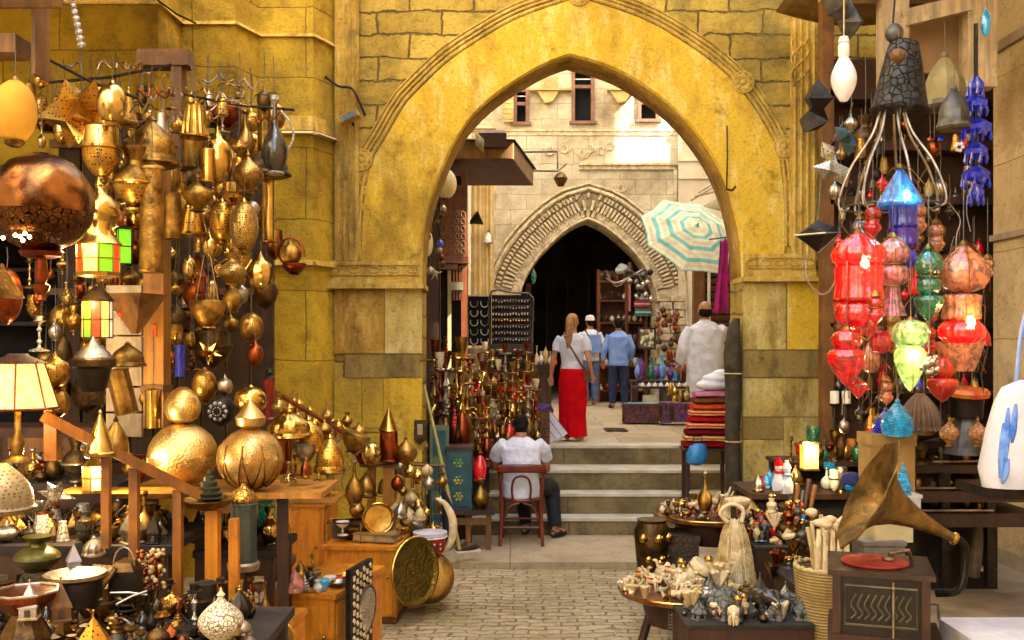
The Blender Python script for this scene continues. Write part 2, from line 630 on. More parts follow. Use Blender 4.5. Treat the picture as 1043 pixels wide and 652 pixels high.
hairdark = mat('dark_hair', S(26, 18, 14), S(14, 10, 8), sc=40, rough=.85, spec=.15, bump=.4, bsc=70)
hairfair = mat('fair_hair', S(182, 132, 66), S(128, 86, 38), sc=30, rough=.5, bump=.5, bsc=60)
redcloth = mat('red_cloth', S(204, 8, 18), S(172, 4, 12), sc=5, rough=.85, bump=.35, bsc=12, spec=.1)
bluecloth = mat('light_blue_cloth', S(132, 160, 214), S(112, 140, 196), sc=6, rough=.9, bump=.4, bsc=14, spec=.1)
jeans = mat('denim', S(52, 62, 88), S(36, 44, 66), sc=8, rough=.9, bump=.3, bsc=30, spec=.1)
jeanspale = mat('faded_denim', S(98, 114, 144), S(74, 90, 120), sc=8, rough=.9, bump=.3, bsc=30, spec=.1)
blackcloth = mat('black_cloth', S(28, 26, 30), S(18, 16, 20), sc=8, rough=.9, bump=.3)
magenta = mat('magenta_cloth', S(172, 14, 118), S(136, 8, 92), sc=5, rough=.8, bump=.3, bsc=10)


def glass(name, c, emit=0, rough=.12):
 c2 = tuple(x * .22 for x in c[:3]) + (1,)  # dark blotches in the colour imitate refraction through the glass
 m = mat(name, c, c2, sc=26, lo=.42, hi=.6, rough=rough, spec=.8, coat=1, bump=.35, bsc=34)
 if emit:  # unlit coloured glass gets a faint glow as well
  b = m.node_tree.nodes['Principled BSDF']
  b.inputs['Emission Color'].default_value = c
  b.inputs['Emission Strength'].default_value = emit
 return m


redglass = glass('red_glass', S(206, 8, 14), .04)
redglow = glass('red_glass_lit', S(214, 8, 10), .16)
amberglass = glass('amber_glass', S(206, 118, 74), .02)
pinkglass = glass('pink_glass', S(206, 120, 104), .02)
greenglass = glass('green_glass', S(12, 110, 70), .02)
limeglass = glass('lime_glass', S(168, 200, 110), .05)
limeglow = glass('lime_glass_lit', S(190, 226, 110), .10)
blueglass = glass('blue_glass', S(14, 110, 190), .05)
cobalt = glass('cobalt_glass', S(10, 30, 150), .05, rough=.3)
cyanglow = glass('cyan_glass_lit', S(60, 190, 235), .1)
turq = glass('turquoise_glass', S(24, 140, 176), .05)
glowyellow = mat('lit_yellow_glass', S(250, 220, 90), S(250, 190, 50), sc=30, rough=.4, emit=S(255, 214, 90), es=.2)
glowmosaic = mat('lit_mosaic_shade', S(250, 236, 150), S(240, 200, 90), sc=30, rough=.4, emit=S(255, 226, 130), es=.12, pattern='cells', psc=70, pc=S(150, 110, 30))
glowgreen = mat('lit_green_glass', S(120, 210, 40), rough=.3, emit=S(120, 220, 30), es=.07)
glowred = mat('lit_red_glass', S(220, 50, 20), rough=.3, emit=S(240, 60, 14), es=.14)
glowwhite = mat('lit_white_glass', S(240, 236, 220), rough=.3, emit=S(255, 244, 214), es=.06)
glowhot = mat('bulb_glow', S(255, 240, 190), rough=.3, emit=S(255, 228, 150), es=3)
# ---------------- the setting ----------------
g = MB()
g.add([(-40, -40, -.004), (60, -40, -.004), (60, 60, -.004), (-40, 60, -.004)], [(0, 1, 2, 3)])
struct(g, 'ground', sidewalk_m)
g = MB()
g.box2((-6.2, -9, -.1), (4.2, 9.15, 0))
struct(g, 'alley_paving', cobble)
g = MB()
g.box2((-1.3, 9.15, -.05), (3.2, 10.452, .062))
struct(g, 'low_stone_step', stone('platform_stone', 'g', S(176, 154, 120), S(164, 142, 108), S(110, 94, 70), 1.3, 3, .006, .4, bigc=S(140, 120, 84), dist=.03, rough=.7), bevel=.012)
# flight of four steps: darker risers and paler treads
edges = [(10.45, .24, .062), (10.72, .46, .24), (11.0, .68, .46), (11.54, .90, .68)]
g = MB()
for k, (d, zt, zb) in enumerate(edges):
 nd = edges[k + 1][0] if k < 3 else 30
 g.box2((-1.6, d + .012, zb - .05), (4.6, 13.0 if k == 3 else nd + .3, zt - .03))
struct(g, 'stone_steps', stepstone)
g = MB()
for k, (d, zt, zb) in enumerate(edges[:3]):
 g.box2((-1.6, d - .006, zt - .03), (4.6, edges[k + 1][0] + .012, zt))
g.box2((-1.6, 11.534, .87), (4.6, 11.9, .9))
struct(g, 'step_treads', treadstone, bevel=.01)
g = MB()
g.box2((-6, 11.9, .6), (8, 34, .896))
struct(g, 'courtyard_paving', landing_m)
g = MB()
g.box2((2.55, 4.0, -.05), (5.4, 9.5, .30))
struct(g, 'stone_sidewalk', sidewalk_m, bevel=.02)

# ---------------- gateway wall with the pointed arch ----------------
D0, D1 = 9.5, 9.98
inner = [(430, 285), (430.5, 262), (433, 235), (441, 200), (452, 170), (465, 143), (480, 121), (497, 104), (518, 88), (546, 71), (565, 62), (580, 57)]
innR = [(580, 57), (606, 64), (632, 74), (658, 90), (678, 105), (697, 122.5), (715.5, 146), (731, 171), (742, 198), (750, 228), (754, 255), (755, 283)]
pin = lambda L, D=D0: [Vector(((x - CX) * D / F, 0, CAMZ - (y - HY) * D / F)) for x, y in L]
cl = catmull(pin(inner), 26)
cr = catmull(pin(innR), 26)
curve = cl + cr[1:]
outL = [(362, 285), (362, 262), (363, 235), (365, 200), (372, 165), (388, 137), (408, 103), (428, 82), (455, 57), (493, 32), (530, 12), (590, -8)]
outR = [(590, -8), (640, 8), (672, 22), (697, 37), (722, 54), (745, 73), (762, 92), (780, 118), (793, 142), (800, 165), (803, 200), (803, 283)]
co_ = catmull(pin(outL), 26) + catmull(pin(outR), 26)[1:]
gate = T('stone_gateway', 'ochre stone gateway wall with a broad pointed arch over the steps', 'gateway')
g = MB()
XL, XR, TOP = -1.72, 5.2, 6.8
x0, x1 = curve[0].x, curve[-1].x
zs = curve[0].z
pts = curve
vs, fs = [], []
for p in pts:
 vs += [(p.x, D0, p.z), (p.x, D0, TOP), (p.x, D1, p.z), (p.x, D1, TOP)]
for i in range(len(pts) - 1):
 a, b = 4 * i, 4 * i + 4
 fs += [(a, b, b + 1, a + 1), (a + 2, a + 3, b + 3, b + 2), (a, a + 2, b + 2, b), (a + 1, b + 1, b + 3, a + 3)]
g.add(vs, fs)
g.box2((XL, D0, 0), (x0, D1, TOP))
g.box2((x1, D0, 0), (XR, D1, TOP))
g.build('wall', ochre, gate, smooth=False)
# smooth plaster ring
g = MB()
vs, fs = [], []
n = len(curve)
ring_out = [c.lerp(o, .90) for c, o in zip(curve, co_)]
for c, o in zip(curve, ring_out):
 d = (o - c).normalized() * .02
 vs += [(c.x, D0, c.z), (c.x + d.x, D0 - .025, c.z + d.z), (o.x, D0 - .025, o.z), (o.x, D0, o.z)]
for i in range(n - 1):
 a, b = 4 * i, 4 * i + 4
 for k in range(3):
  fs.append((a + k, b + k, b + k + 1, a + k + 1))
g.add(vs, fs)
g.build('plaster_ring', plaster, gate)
# soffit lining
g = MB()
vs, fs = [], []
for c in curve:
 vs += [(c.x, D0 + .004, c.z - .004), (c.x, D1 - .004, c.z - .004)]
for i in range(n - 1):
 fs.append((2 * i, 2 * i + 1, 2 * i + 3, 2 * i + 2))
g.add(vs, fs)
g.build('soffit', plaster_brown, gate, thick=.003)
# triple roll moulding round the ring
g = MB()
mid = [o + Vector((0, 0, 0)) for o in co_]
for off, r in ((-.07, .014), (-.03, .02), (.015, .015), (.055, .018), (.09, .01)):
 L = []
 for i, o in enumerate(mid):
  t = (mid[min(i + 1, n - 1)] - mid[max(i - 1, 0)]).normalized()
  nn = Vector((t.z, 0, -t.x))
  if nn.dot(o - curve[i]) < 0:
   nn = -nn
  q = o + nn * off
  if q.z > 2.95:
   L.append((q.x, D0 - .006, q.z))
 g.tube(L, r, 8)
g.build('arch_moulding', mould, gate)
def rosette(px, py, r=.1, D=D0 - .026):
 g = MB()
 c = P(px, py, D)
 for k in range(8):
  a = k * PI / 4
  g.ball((c.x + r * .62 * math.cos(a), c.y, c.z + r * .62 * math.sin(a)), (r * .36, .014, r * .36), 8)
 g.ball(c, (r * .35, .02, r * .35), 10)
 g.tube([(c.x + r * math.cos(a), c.y, c.z + r * math.sin(a)) for a in [i * PI / 10 for i in range(20)]], .012, 6, closed=True)
 g.build('rosette', mould, gate)
for q in ((757, 84), (799, 149), (368, 163), (590, -5)):
 rosette(*q)
# interlaced knot ornament below the left springing
g = MB()
for sx in (-1, 1):
 for k in range(3):
  pts = []
  for i in range(17):
   t = i / 16
   px = 375 + sx * 9 * math.sin(t * PI * 2 + k * 2.1) + k * 3
   pts.append(P(px, 172 + t * 44, D0 - .012))
  g.tube(pts, .012, 6)
for k in range(3):
 g.tube([P(355 + k * 4, 215, D0 - .02), P(356 + k * 4, 240, D0 - .02), P(362 + k * 3, 264, D0 - .02)], .014, 6)
g.build('knot_ornament', mould, gate)
g = MB()
for k in range(3):
 pts = []
 for i in range(17):
  t = i / 16
  pts.append(P(815 + 9 * math.sin(t * PI * 2 + k * 2.1), 40 + t * 48 , D0 - .062))
 g.tube(pts, .01, 6)
g.build('knot_ornament', mould, gate)
g = MB()
for k in range(2):
 for sx in (-1, 1):
  pts = [P(800 + sx * 7 * math.sin(i / 8 * PI * 1.5 + k), 160 + i * 7, D0 - .012) for i in range(14)]
  g.tube(pts, .01, 6)
g.build('knot_ornament', mould, gate)
# pilasters
def pilaster(xa, xb, ztop=TOP, zb=2.9):
 g = MB()
 a, b = (xa - CX) * .0095, (xb - CX) * .0095
 g.box2((a, D0 - .05, zb), (b, D0 + .01, ztop))
 for k in range(4):
  x = a + (b - a) * (k + .5) / 4
  g.tube([(x, D0 - .05, zb), (x, D0 - .05, ztop)], .016, 8)
 g.build('pilaster', mould, gate)
pilaster(342, 366)
pilaster(805, 831)
# imposts
def impost(xa, xb, y, ddx=0):
 g = MB()
 a, b = (xa - CX) * .0095, (xb - CX) * .0095
 z = CAMZ - (y - HY) * .0095
 g.box2((a, D0 - .09, z - .05), (b, D0 + .3, z))
 g.box2((a - .02, D0 - .13, z - .10), (b + .015, D0 + .4, z - .053))
 g.box2((a, D0 - .06, z), (b, D0 + .3, z + .17))
 g.box2((a + .04, D0 - .075, z + .03), (b - .04, D0 - .055, z + .045))
 g.box2((a + .04, D0 - .075, z + .125), (b - .04, D0 - .055, z + .14))
 for k in range(5):
  x = a + (b - a) * (k + .5) / 5
  g.tube([(x + .05 * math.cos(t), D0 - .065, z + .085 + .03 * math.sin(t)) for t in [i * PI / 5 for i in range(10)]], .008, 5, closed=True)
 g.build('impost', mould, gate, bevel=.006)
impost(332, 431, 284)
impost(756.5, 829, 277)
# dressed blocks of the two jambs
def blk(xa, ya, xb, yb, m, pr=.03):
 g = MB()
 za, zb = CAMZ - (yb - HY) * .0095, CAMZ - (ya - HY) * .0095
 a, b = (xa - CX) * .0095, (xb - CX) * .0095
 g.box2((a, D0 - pr, za), (b, D0 + .01, zb))
 g.build('jamb_block', m, gate, bevel=.015)
blk(341, 294, 392, 360, plaster_brown, .034)
blk(392.5, 294, 430, 360, plaster_pale, .03)
blk(352, 361, 428, 384.5, greystone, .04)
blk(341, 385, 391, 440, ochre_smooth, .03)
blk(391.5, 385, 430, 470, plaster, .034)
blk(341, 441, 391, 570, ochre_smooth, .03)
blk(391.5, 471, 430, 571, plaster_brown, .03)
blk(756, 288, 800, 356, plaster_pale, .03)
blk(801, 288, 838, 356, plaster, .025)
blk(756, 357, 838, 384, greystone, .045)
blk(756, 385, 838, 424, plaster_pale, .03)
blk(756, 425, 797, 447, greystone, .026)
blk(797.5, 425, 838, 500, plaster_pale, .03)
blk(756, 448, 797, 571, plaster_pale, .034)

# ---------------- stepped wall on the left ----------------
lw = T('stepped_stone_wall', 'yellow stone wall stepping back beside the left of the arch', 'wall')
plan = [(-7, 8.3), (-2.99, 8.3), (-2.97, 8.82), (-2.48, 8.82), (-2.36, 9.17), (-1.86, 9.17), (-1.715, 9.52)]
g = MB()
H = 10.0
zo = 3.35                                               # top of the shop opening
vs = [(x, y, z) for x, y in plan for z in (0, H)]
fs = []
for i in range(1, len(plan) - 1):
 fs.append((2 * i, 2 * i + 2, 2 * i + 3, 2 * i + 1))
g.add(vs, fs)
g.add([(-7, 8.3, zo), (-2.99, 8.3, zo), (-2.99, 8.3, H), (-7, 8.3, H), (-7, 8.9, zo), (-2.99, 8.82, zo)], [(0, 1, 2, 3), (0, 4, 5, 1)])
g.build('wall', ochre_smooth, lw, smooth=False, thick=0)
def course(z, h, pr, name, m, seg=plan):
 g = MB()
 for (xa, ya), (xb, yb) in zip(seg, seg[1:]):
  d = Vector((xb - xa, yb - ya, 0))
  nn = Vector((d.y, -d.x, 0)).normalized() * pr
  e = d.normalized() * .01
  g.add([Vector((xa, ya, z)) - e, Vector((xb, yb, z)) + e, Vector((xb, yb, z)) + nn + e, Vector((xa, ya, z)) + nn - e,
    Vector((xa, ya, z + h)) - e, Vector((xb, yb, z + h)) + e, Vector((xb, yb, z + h)) + nn * .4 + e, Vector((xa, ya, z + h)) + nn * .4 - e],
    [(0, 1, 2, 3), (4, 7, 6, 5), (3, 2, 6, 7), (0, 4, 5, 1), (0, 3, 7, 4), (1, 5, 6, 2)])
 g.build(name, m, lw)
course(4.96, .035, .035, 'string_course', mould)
course(4.05, .03, .08, 'stone_ledge', mat('ledge_stone', S(214, 186, 130), rough=.8), plan[4:])
course(4.086, .14, .035, 'stone_ledge', mould, plan[4:])
course(2.83, .05, .05, 'string_course', mould, plan[4:])
# shop interior behind the wall opening
sh = T('shop_interior', 'dark shop room behind the hanging brass lamps on the left', 'shop')
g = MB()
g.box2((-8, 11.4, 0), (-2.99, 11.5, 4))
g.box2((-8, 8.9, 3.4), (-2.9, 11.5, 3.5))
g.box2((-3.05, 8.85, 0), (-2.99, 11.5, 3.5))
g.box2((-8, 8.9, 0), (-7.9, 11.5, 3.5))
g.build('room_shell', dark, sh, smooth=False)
g = MB()
for k in range(5):
 g.box2((-7, 10.9, .5 + k * .6), (-3.1, 11.38, .54 + k * .6))
g.build('shelf', darkwood, sh)
# alley's other walls, outside the frame but lighting and shading it
g = MB()
g.box2((-7, -10, 0), (-6.2, 8.3, 12))
tag(g.build('alley_house', beigeplain, smooth=False), 'tall pale house along the left side of the alley', 'house')
rb = T('corner_house', 'tall beige stone house at the right edge of the alley', 'house')
g = MB()
g.box2((4.02, -10, 0), (5.6, 7.66, 17))
g.box2((4.02, 7.664, 0), (5.6, 8.2, 17))
g.build('wall', pillarstone, rb, smooth=False)
g = MB()
g.box2((3.99, 7.2, 2.95), (4.05, 8.21, 3.0))
g.box2((3.985, 7.0, 4.5), (4.05, 8.215, 4.58))
g.box2((4.0, 4.0, .0), (4.06, 8.22, .42))
g.build('string_course', sidewalk_m, rb, bevel=.01)
g = MB()
g.box2((4.9, 8.2, 0), (5.6, 9.5, 17))
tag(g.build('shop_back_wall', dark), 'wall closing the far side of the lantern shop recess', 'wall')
g = MB()
g.box2((-7, -11, 0), (5.6, -10, 5.5))
tag(g.build('alley_house', beigeplain, smooth=False), 'pale house closing the alley behind the viewer', 'house')

# ---------------- courtyard behind the arch ----------------
DB = 19.5
ub = DB / F
bw = T('courtyard_house', 'pale stone house across the courtyard with second pointed arch and windows', 'house')
a2 = [(531, 410), (531, 320), (531, 297), (538.5, 278), (551.5, 259.5), (570, 241), (585, 230), (599, 224)]
a2r = [(599, 224), (614, 231), (631, 244), (647, 259.5), (656, 272), (663, 286), (667, 300), (667, 320), (667, 410)]
ca = catmull(pin(a2, DB), 24) + catmull(pin(a2r, DB), 24)[1:]
wins = [(524, 91, 538, 125), (583, 70, 604.5, 124), (650.5, 90, 670.5, 122)]
xs_l, xs_r = -1.2, 4.7
zmax = 12.0
g = MB()
vs, fs = [], []
zm = CAMZ + (HY - 200) * ub       # wall up to just under the windows
for p in ca:
 vs += [(p.x, DB, p.z), (p.x, DB, zm), (p.x, DB + .8, p.z)]
for i in range(len(ca) - 1):
 a, b = 3 * i, 3 * i + 3
 fs += [(a, b, b + 1, a + 1), (a, a + 2, b + 2, b)]
g.add(vs, fs)
g.add([(xs_l, DB, .8), (ca[0].x, DB, .8), (ca[0].x, DB, zm), (xs_l, DB, zm)], [(0, 1, 2, 3)])
g.add([(ca[-1].x, DB, .8), (xs_r, DB, .8), (xs_r, DB, zm), (ca[-1].x, DB, zm)], [(0, 1, 2, 3)])
# upper wall with window holes: grid of columns
zw = lambda y: CAMZ - (y - HY) * ub
xw = lambda x: (x - CX) * ub
cols = [xs_l] + [v for w in wins for v in (xw(w[0]), xw(w[2]))] + [xs_r]
for i in range(len(cols) - 1):
 a, b = cols[i], cols[i + 1]
 if i % 2 == 0:
  g.add([(a, DB, zm), (b, DB, zm), (b, DB, zmax), (a, DB, zmax)], [(0, 1, 2, 3)])
 else:
  w = wins[i // 2]
  zb_, zt_ = zw(w[3]), zw(w[1])
  g.add([(a, DB, zm), (b, DB, zm), (b, DB, zb_), (a, DB, zb_)], [(0, 1, 2, 3)])
  g.add([(a, DB, zt_), (b, DB, zt_), (b, DB, zmax), (a, DB, zmax)], [(0, 1, 2, 3)])
  # reveals
  g.add([(a, DB, zb_), (b, DB, zb_), (b, DB, zt_), (a, DB, zt_), (a, DB + .35, zb_), (b, DB + .35, zb_), (b, DB + .35, zt_), (a, DB + .35, zt_)],
    [(0, 1, 5, 4), (1, 2, 6, 5), (2, 3, 7, 6), (3, 0, 4, 7)])
g.build('wall', [beige], bw, smooth=False)
for k, w in enumerate(wins):
 fr = MB()
 a, b, zb_, zt_ = xw(w[0]), xw(w[2]), zw(w[3]), zw(w[1])
 t = .05
 fr.box2((a - .02, DB - .03, zb_ - .02), (a + t, DB + .1, zt_))
 fr.box2((b - t, DB - .03, zb_ - .02), (b + .02, DB + .1, zt_))
 fr.box2((a - .06, DB - .05, zb_ - .05), (b + .06, DB + .12, zb_ + .01))
 fr.box2((a + t, DB - .02, zt_ - t), (b - t, DB + .1, zt_))
 zc = zt_ - (.35 if k == 1 else .28)
 fr.box2((a + t, DB + .0, zc - .035), (b - t, DB + .08, zc + .03))
 fo = fr.build('window', mat('window_wood', S(132, 92, 66), rough=.6), bw, bevel=.006)
 pn = MB()
 pn.box2((a, DB + .22, zb_), (b, DB + .24, zt_))
 pn.build('pane', mat('dim_pane', S(20, 16, 14), rough=.6, spec=.2), fo)
 br_ = MB()
 br_.box2((a + t, DB + .03, zc + .14), (b - t, DB + .05, zc + .16))
 br_.build('crossbar', white, fo)
# open shutter left of the first window
g = MB()
g.box2((xw(513), DB - .09, zw(125)), (xw(523), DB - .05, zw(90)))
for k in range(6):
 z = zw(122) + k * .1
 g.box2((xw(514), DB - .10, z), (xw(522), DB - .085, z + .05))
g.build('window_shutter', yellowtrim, bw)
# string courses, panel frame, arabesques
g = MB()
def hb(xa, xb, ya, yb, pr):
 g.box2((xw(xa), DB - pr, zw(yb)), (xw(xb), DB + .005, zw(ya)))
hb(480, 695, 132, 134, .022)
g.build('string_course', beigetrim, bw, bevel=.006)
g = MB()
hb(480, 695, 134.3, 138, .012)
g.build('string_course', beigetrim, bw, bevel=.006)
g = MB()
hb(590, 689, 167, 169, .08)
hb(590, 687, 169.3, 173, .05)
hb(686, 689, 173.3, 262, .05)
g.build('panel_moulding', beigetrim, bw, bevel=.006)
g = MB()
hb(480, 505, 128, 131.5, .07)
g.build('string_course', beigetrim, bw, bevel=.008)
g = MB()
rn = random.Random(3)
for cx_, cy_ in ((600, 150), (612, 152), (594, 156), (575, 150), (560, 152), (620, 147), (606, 190), (570, 203), (585, 196), (632, 190), (555, 215)):
 g = MB()
 for s_ in (1, -1):
  g.tube([P(cx_ + s_ * (6 * math.cos(t * 4) * (1 - t * .7)), cy_ + 7 * math.sin(t * 4) * (1 - t * .6), DB - .01) for t in [i / 10 for i in range(11)]], .018, 5)
 g.build('arabesque_relief', beigetrim, bw)
# outer hood mould following the small arch and cushion voussoirs
def offs(c, d):
 out = []
 for i, p in enumerate(c):
  t = (c[min(i + 1, len(c) - 1)] - c[max(i - 1, 0)]).normalized()
  out.append(p + Vector((-t.z, 0, t.x)) * d)
 return out
g = MB()
sel = [i for i, p in enumerate(ca) if p.z > zw(300)]
for d, r in ((.62, .045), (.72, .03), (.03, .03)):
 oo = [q for q in offs(ca, d)]
 oo = [oo[i] for i in sel]
 g.tube([(q.x, DB - .03, q.z) for q in oo], r, 6)
g.build('hood_moulding', beigetrim, bw)
g = MB()
arc = [ca[i] for i in sel]
arc = catmull(arc, 61)
ino = offs(arc, .30)
for i, p in enumerate(arc[:-1]):
 if i in (22, 23):
  pass
 t = (arc[i + 1] - p).normalized()
 a = math.atan2(t.z, t.x)
 c = (ino[i] + ino[i + 1]) / 2
 g.box((c.x, DB - .01, c.z), (.046, .10, .2), rot=(0, -a, 0))
 c2 = offs(arc, .49)[i]
 g.box((c2.x, DB - .005, c2.z), (.05, .09, .09), rot=(0, -a, 0))
 c3 = offs(arc, .13)[i]
 g.box((c3.x, DB - .0, c3.z), (.066, .05, .14), rot=(0, -a, 0))
g.build('voussoirs', beigetrim, bw, bevel=.008)
g = MB()
oa, ob = offs(arc, .04), offs(arc, .56)
vs, fs = [], []
for p, q in zip(oa, ob):
 vs += [(p.x, DB - .004, p.z), (q.x, DB - .004, q.z)]
for i in range(len(oa) - 1):
 fs.append((2 * i, 2 * i + 1, 2 * i + 3, 2 * i + 2))
g.add(vs, fs)
g.build('voussoir_bed', mat('sooty_joint', S(150, 134, 100), S(116, 102, 74), sc=8, rough=.9), bw, thick=.003)
# rough quoins of the right jamb of the small arch
g = MB()
for k in range(12):
 z = zw(300) - .155 * k
 for q in range(2):
  w_ = .24 + .08 * rn.random()
  xx = xw(668) + q * .28 + (.06 if k % 2 else 0)
  g.box((xx + w_ / 2, DB - .03 - .03 * rn.random(), z - .07), (w_, .16, .135), rot=(0, 0, .04 * (rn.random() - .5)))
g.build('quoins', beigetrim, bw, bevel=.015)
# corbelled lattice screens between the windows
def corbel(xa, xb, xm):
 g = MB()
 g.box2((xw(xa), DB - .14, zw(93.5)), (xw(xb), DB, zw(92)))
 g.prism([(xw(xm - 11), zw(94)), (xw(xm + 11), zw(94)), (xw(xm + 5), zw(104)), (xw(xm - 3), zw(106))], DB - .10, DB - .002)
 for k in range(6):
  x = xw(xm - 7 + k * 3)
  g.tube([(x, DB - .08, zw(91.5)), (x + .05, DB - .08, zw(80))], .012, 5)
  g.tube([(x + .05, DB - .08, zw(91.5)), (x, DB - .08, zw(80))], .012, 5)
 g.build('corbelled_screen', yellowtrim, bw)
corbel(540, 582, 558)
corbel(618, 648, 632)
# yellow pilaster at the left end and right pier
g = MB()
g.box2((xw(481), DB - .15, .9), (xw(503), DB, zw(139)))
for x in (484, 489, 496, 500):
 g.tube([(xw(x), DB - .16, .9), (xw(x), DB - .16, zw(141))], .03, 7)
g.build('pilaster', yellowtrim, bw)
g = MB()
g.box2((xw(690.5), DB - .06, .9), (4.7, DB, 11.5))
for y in (130, 163, 181):
 g.box2((xw(690), DB - .10, zw(y + 2)), (4.7, DB - .055, zw(y)))
g.box2((xw(711), DB - .09, zw(162)), (xw(713), DB - .055, zw(131)))
g.build('corner_pier', beigeplain, bw)
g = MB()
g.box2((xs_l, DB, zmax), (xs_r, DB + .6, zmax + .4))
g.build('cornice', beigetrim, bw)
# dark passage beyond the small arch
ps = T('covered_passage', 'dark covered passage beyond the small arch', 'passage')
g = MB()
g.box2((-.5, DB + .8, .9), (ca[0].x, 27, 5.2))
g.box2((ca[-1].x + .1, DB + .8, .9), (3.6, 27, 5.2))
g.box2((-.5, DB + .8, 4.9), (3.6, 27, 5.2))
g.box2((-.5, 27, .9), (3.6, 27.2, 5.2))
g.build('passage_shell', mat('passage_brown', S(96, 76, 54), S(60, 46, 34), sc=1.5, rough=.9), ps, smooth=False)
g = MB()
for k in range(5):
 g.box2((.3, 21.2 + k * 1.0, .9), (.42, 21.26 + k * 1.0, 3.4))
 g.box2((.3, 21.2 + k, 2.6), (.5, 22.1 + k, 2.68))
 g.box2((.3, 21.3 + k, 1.7), (.6, 22.05 + k, 1.78))
g.build('passage_stalls', oldwood, ps)
g = MB()
for k in range(4):
 x = .35 + k * .55
 g.box2((x, 26.2, .9), (x + .08, 26.3, 4.0))
 g.tube([(x, 25, 4.6), (x + .5, 25, 4.8)], .05, 6)
g.build('passage_beams', darkwood, ps)
# courtyard side walls; the unseen right-hand ones are added to shape the light
g = MB()
g.box2((4.62, 9.985, 0), (4.9, 18.0, 13.3))
g.box2((4.62, 18.0, 0), (4.9, 19.5, 6.4))
tag(g.build('courtyard_side_wall', beigeplain, smooth=False), 'unseen pale wall added along the right of the courtyard to block sun', 'house')
g = MB()
hx0, hx1, hz0, hz1 = 5.96, 7.32, 9.9, 11.75  # opening of the added wall, placed to cast the far sun patch
g.box2((4.9, 17.9, 6), (hx0, 18.0, 15))
g.box2((hx1, 17.9, 6), (14, 18.0, 15))
g.box2((hx0, 17.9, 6), (hx1, 18.0, hz0))
g.box2((hx0, 17.9, hz1), (hx1, 18.0, 15))
tag(g.build('sun_patch_wall', beigeplain, smooth=False), 'unseen added wall with an opening that shapes the sun patch across the courtyard', 'wall')
g = MB()
g.box2((-2.4, 13.6, 0), (-.80, 19.5, 13))
g.box2((-3.6, 9.99, 0), (-1.5, 13.59, 10))
tag(g.build('courtyard_side_wall', beigeplain, smooth=False), 'ochre house along the left side of the courtyard behind the shop', 'house')

# unseen cloths added above the two stalls to cut the sky light
for nm, a, b, lb in (('sky_shade_cloth', (-6.1, 3.6, 5.55), (-1.9, 8.25, 5.2), 'unseen brown cloth added high over the left stall to shade it'), ('sky_shade_cloth', (2.5, 4.2, 5.6), (3.95, 9.3, 5.25), 'unseen brown cloth added high over the lantern shop to shade it')):
 g = MB()
 g.grid(lambda u_, v_, a=a, b=b: (a[0] + (b[0] - a[0]) * u_, a[1] + (b[1] - a[1]) * v_, a[2] + (b[2] - a[2]) * v_ - .12 * math.sin(PI * u_) * (1 + .3 * math.sin(v_ * 9))), 14, 14)
 tag(g.build(nm, mat('sky_shade_fabric', S(150, 120, 70), S(120, 92, 54), rough=.95), thick=.01), lb, 'awning')
# dark brown stall boards put behind the hanging brass for contrast
t = T('stall_backboard', 'dark brown board wall behind the hanging brass lamps', 'board wall')
for k in range(9):
 xa = 60 + k * 24.5
 g = MB(); g.box2(P(xa, 500, 7.95 + .01 * (k % 3)), P(xa + 23.8, 122 + (k * 37) % 23, 8.0 + .01 * (k % 3))); g.build('board', mat('dark_stall_wood', S(72, 46, 20), S(44, 28, 14), sc=5, rough=.8, pattern='wood', psc=10), t, bevel=.004)
g = MB(); g.box2(P(50, 150, 7.9), P(284, 143, 7.945)); g.build('batten', oldwood, t, bevel=.004)
g = MB(); g.box2(P(50, 300, 7.9), P(284, 294, 7.945)); g.build('batten', oldwood, t, bevel=.004)

t = T('wall_rod', 'thin dark iron rod with a hook on the right side of the arch ring', 'rod')
g = MB(); g.tube([P(740.5, 128, 9.44), P(741, 160, 9.43), P(740, 193, 9.44)], .007, 6); g.build('rod', darkmetal, t)
g = MB(); g.tube([P(740, 193, 9.46), P(746, 194, 9.38), P(749, 190, 9.4)], .012, 6); g.build('hook', copper_r, t)
g = MB(); L_ = catmull([P(331, 78, 9.35), P(345, 88, 9.38), P(358, 90, 9.38), P(366, 104, 9.38), P(372, 118, 9.4)], 16); g.tube([p - L_[0] for p in L_], .012, 6)
tag(g.build('wall_cable', darkmetal, loc=L_[0]), 'dark cable sagging across the left pilaster of the gateway', 'cable')
t = T('flood_lamp', 'small dusty flood lamp fixed on the left pilaster of the gateway', 'lamp', P(356, 120, 9.3), rot=(0, R(-25), 0))
g = MB(); g.box((0, 0, 0), (.2, .14, .07)); g.build('housing', mould, t, bevel=.012)
g = MB(); g.box((0, -.075, 0), (.16, .01, .05)); g.build('glass', glassdark, t)
g = MB(); g.tube([(0, .05, 0), (0, .16, -.04)], .014, 6); g.build('bracket', darkmetal, t)
# ---------------- turned-metal things ----------------
def arc(r0, z0, r1, z1, bulge, n=6):
 "curved run of a profile; bulge pushes outwards at mid-height"
 return [(r0 + (r1 - r0) * t + bulge * math.sin(PI * t), z0 + (z1 - z0) * t) for t in [i / n for i in range(n + 1)]]


def sph(z0, z1, r=.5, n=10, a0=0.0, a1=1.0):
 return [(r * math.sin(PI * (a0 + (a1 - a0) * i / n)), z0 + (z1 - z0) * (.5 - .5 * math.cos(PI * (a0 + (a1 - a0) * i / n)))) for i in range(n + 1)]


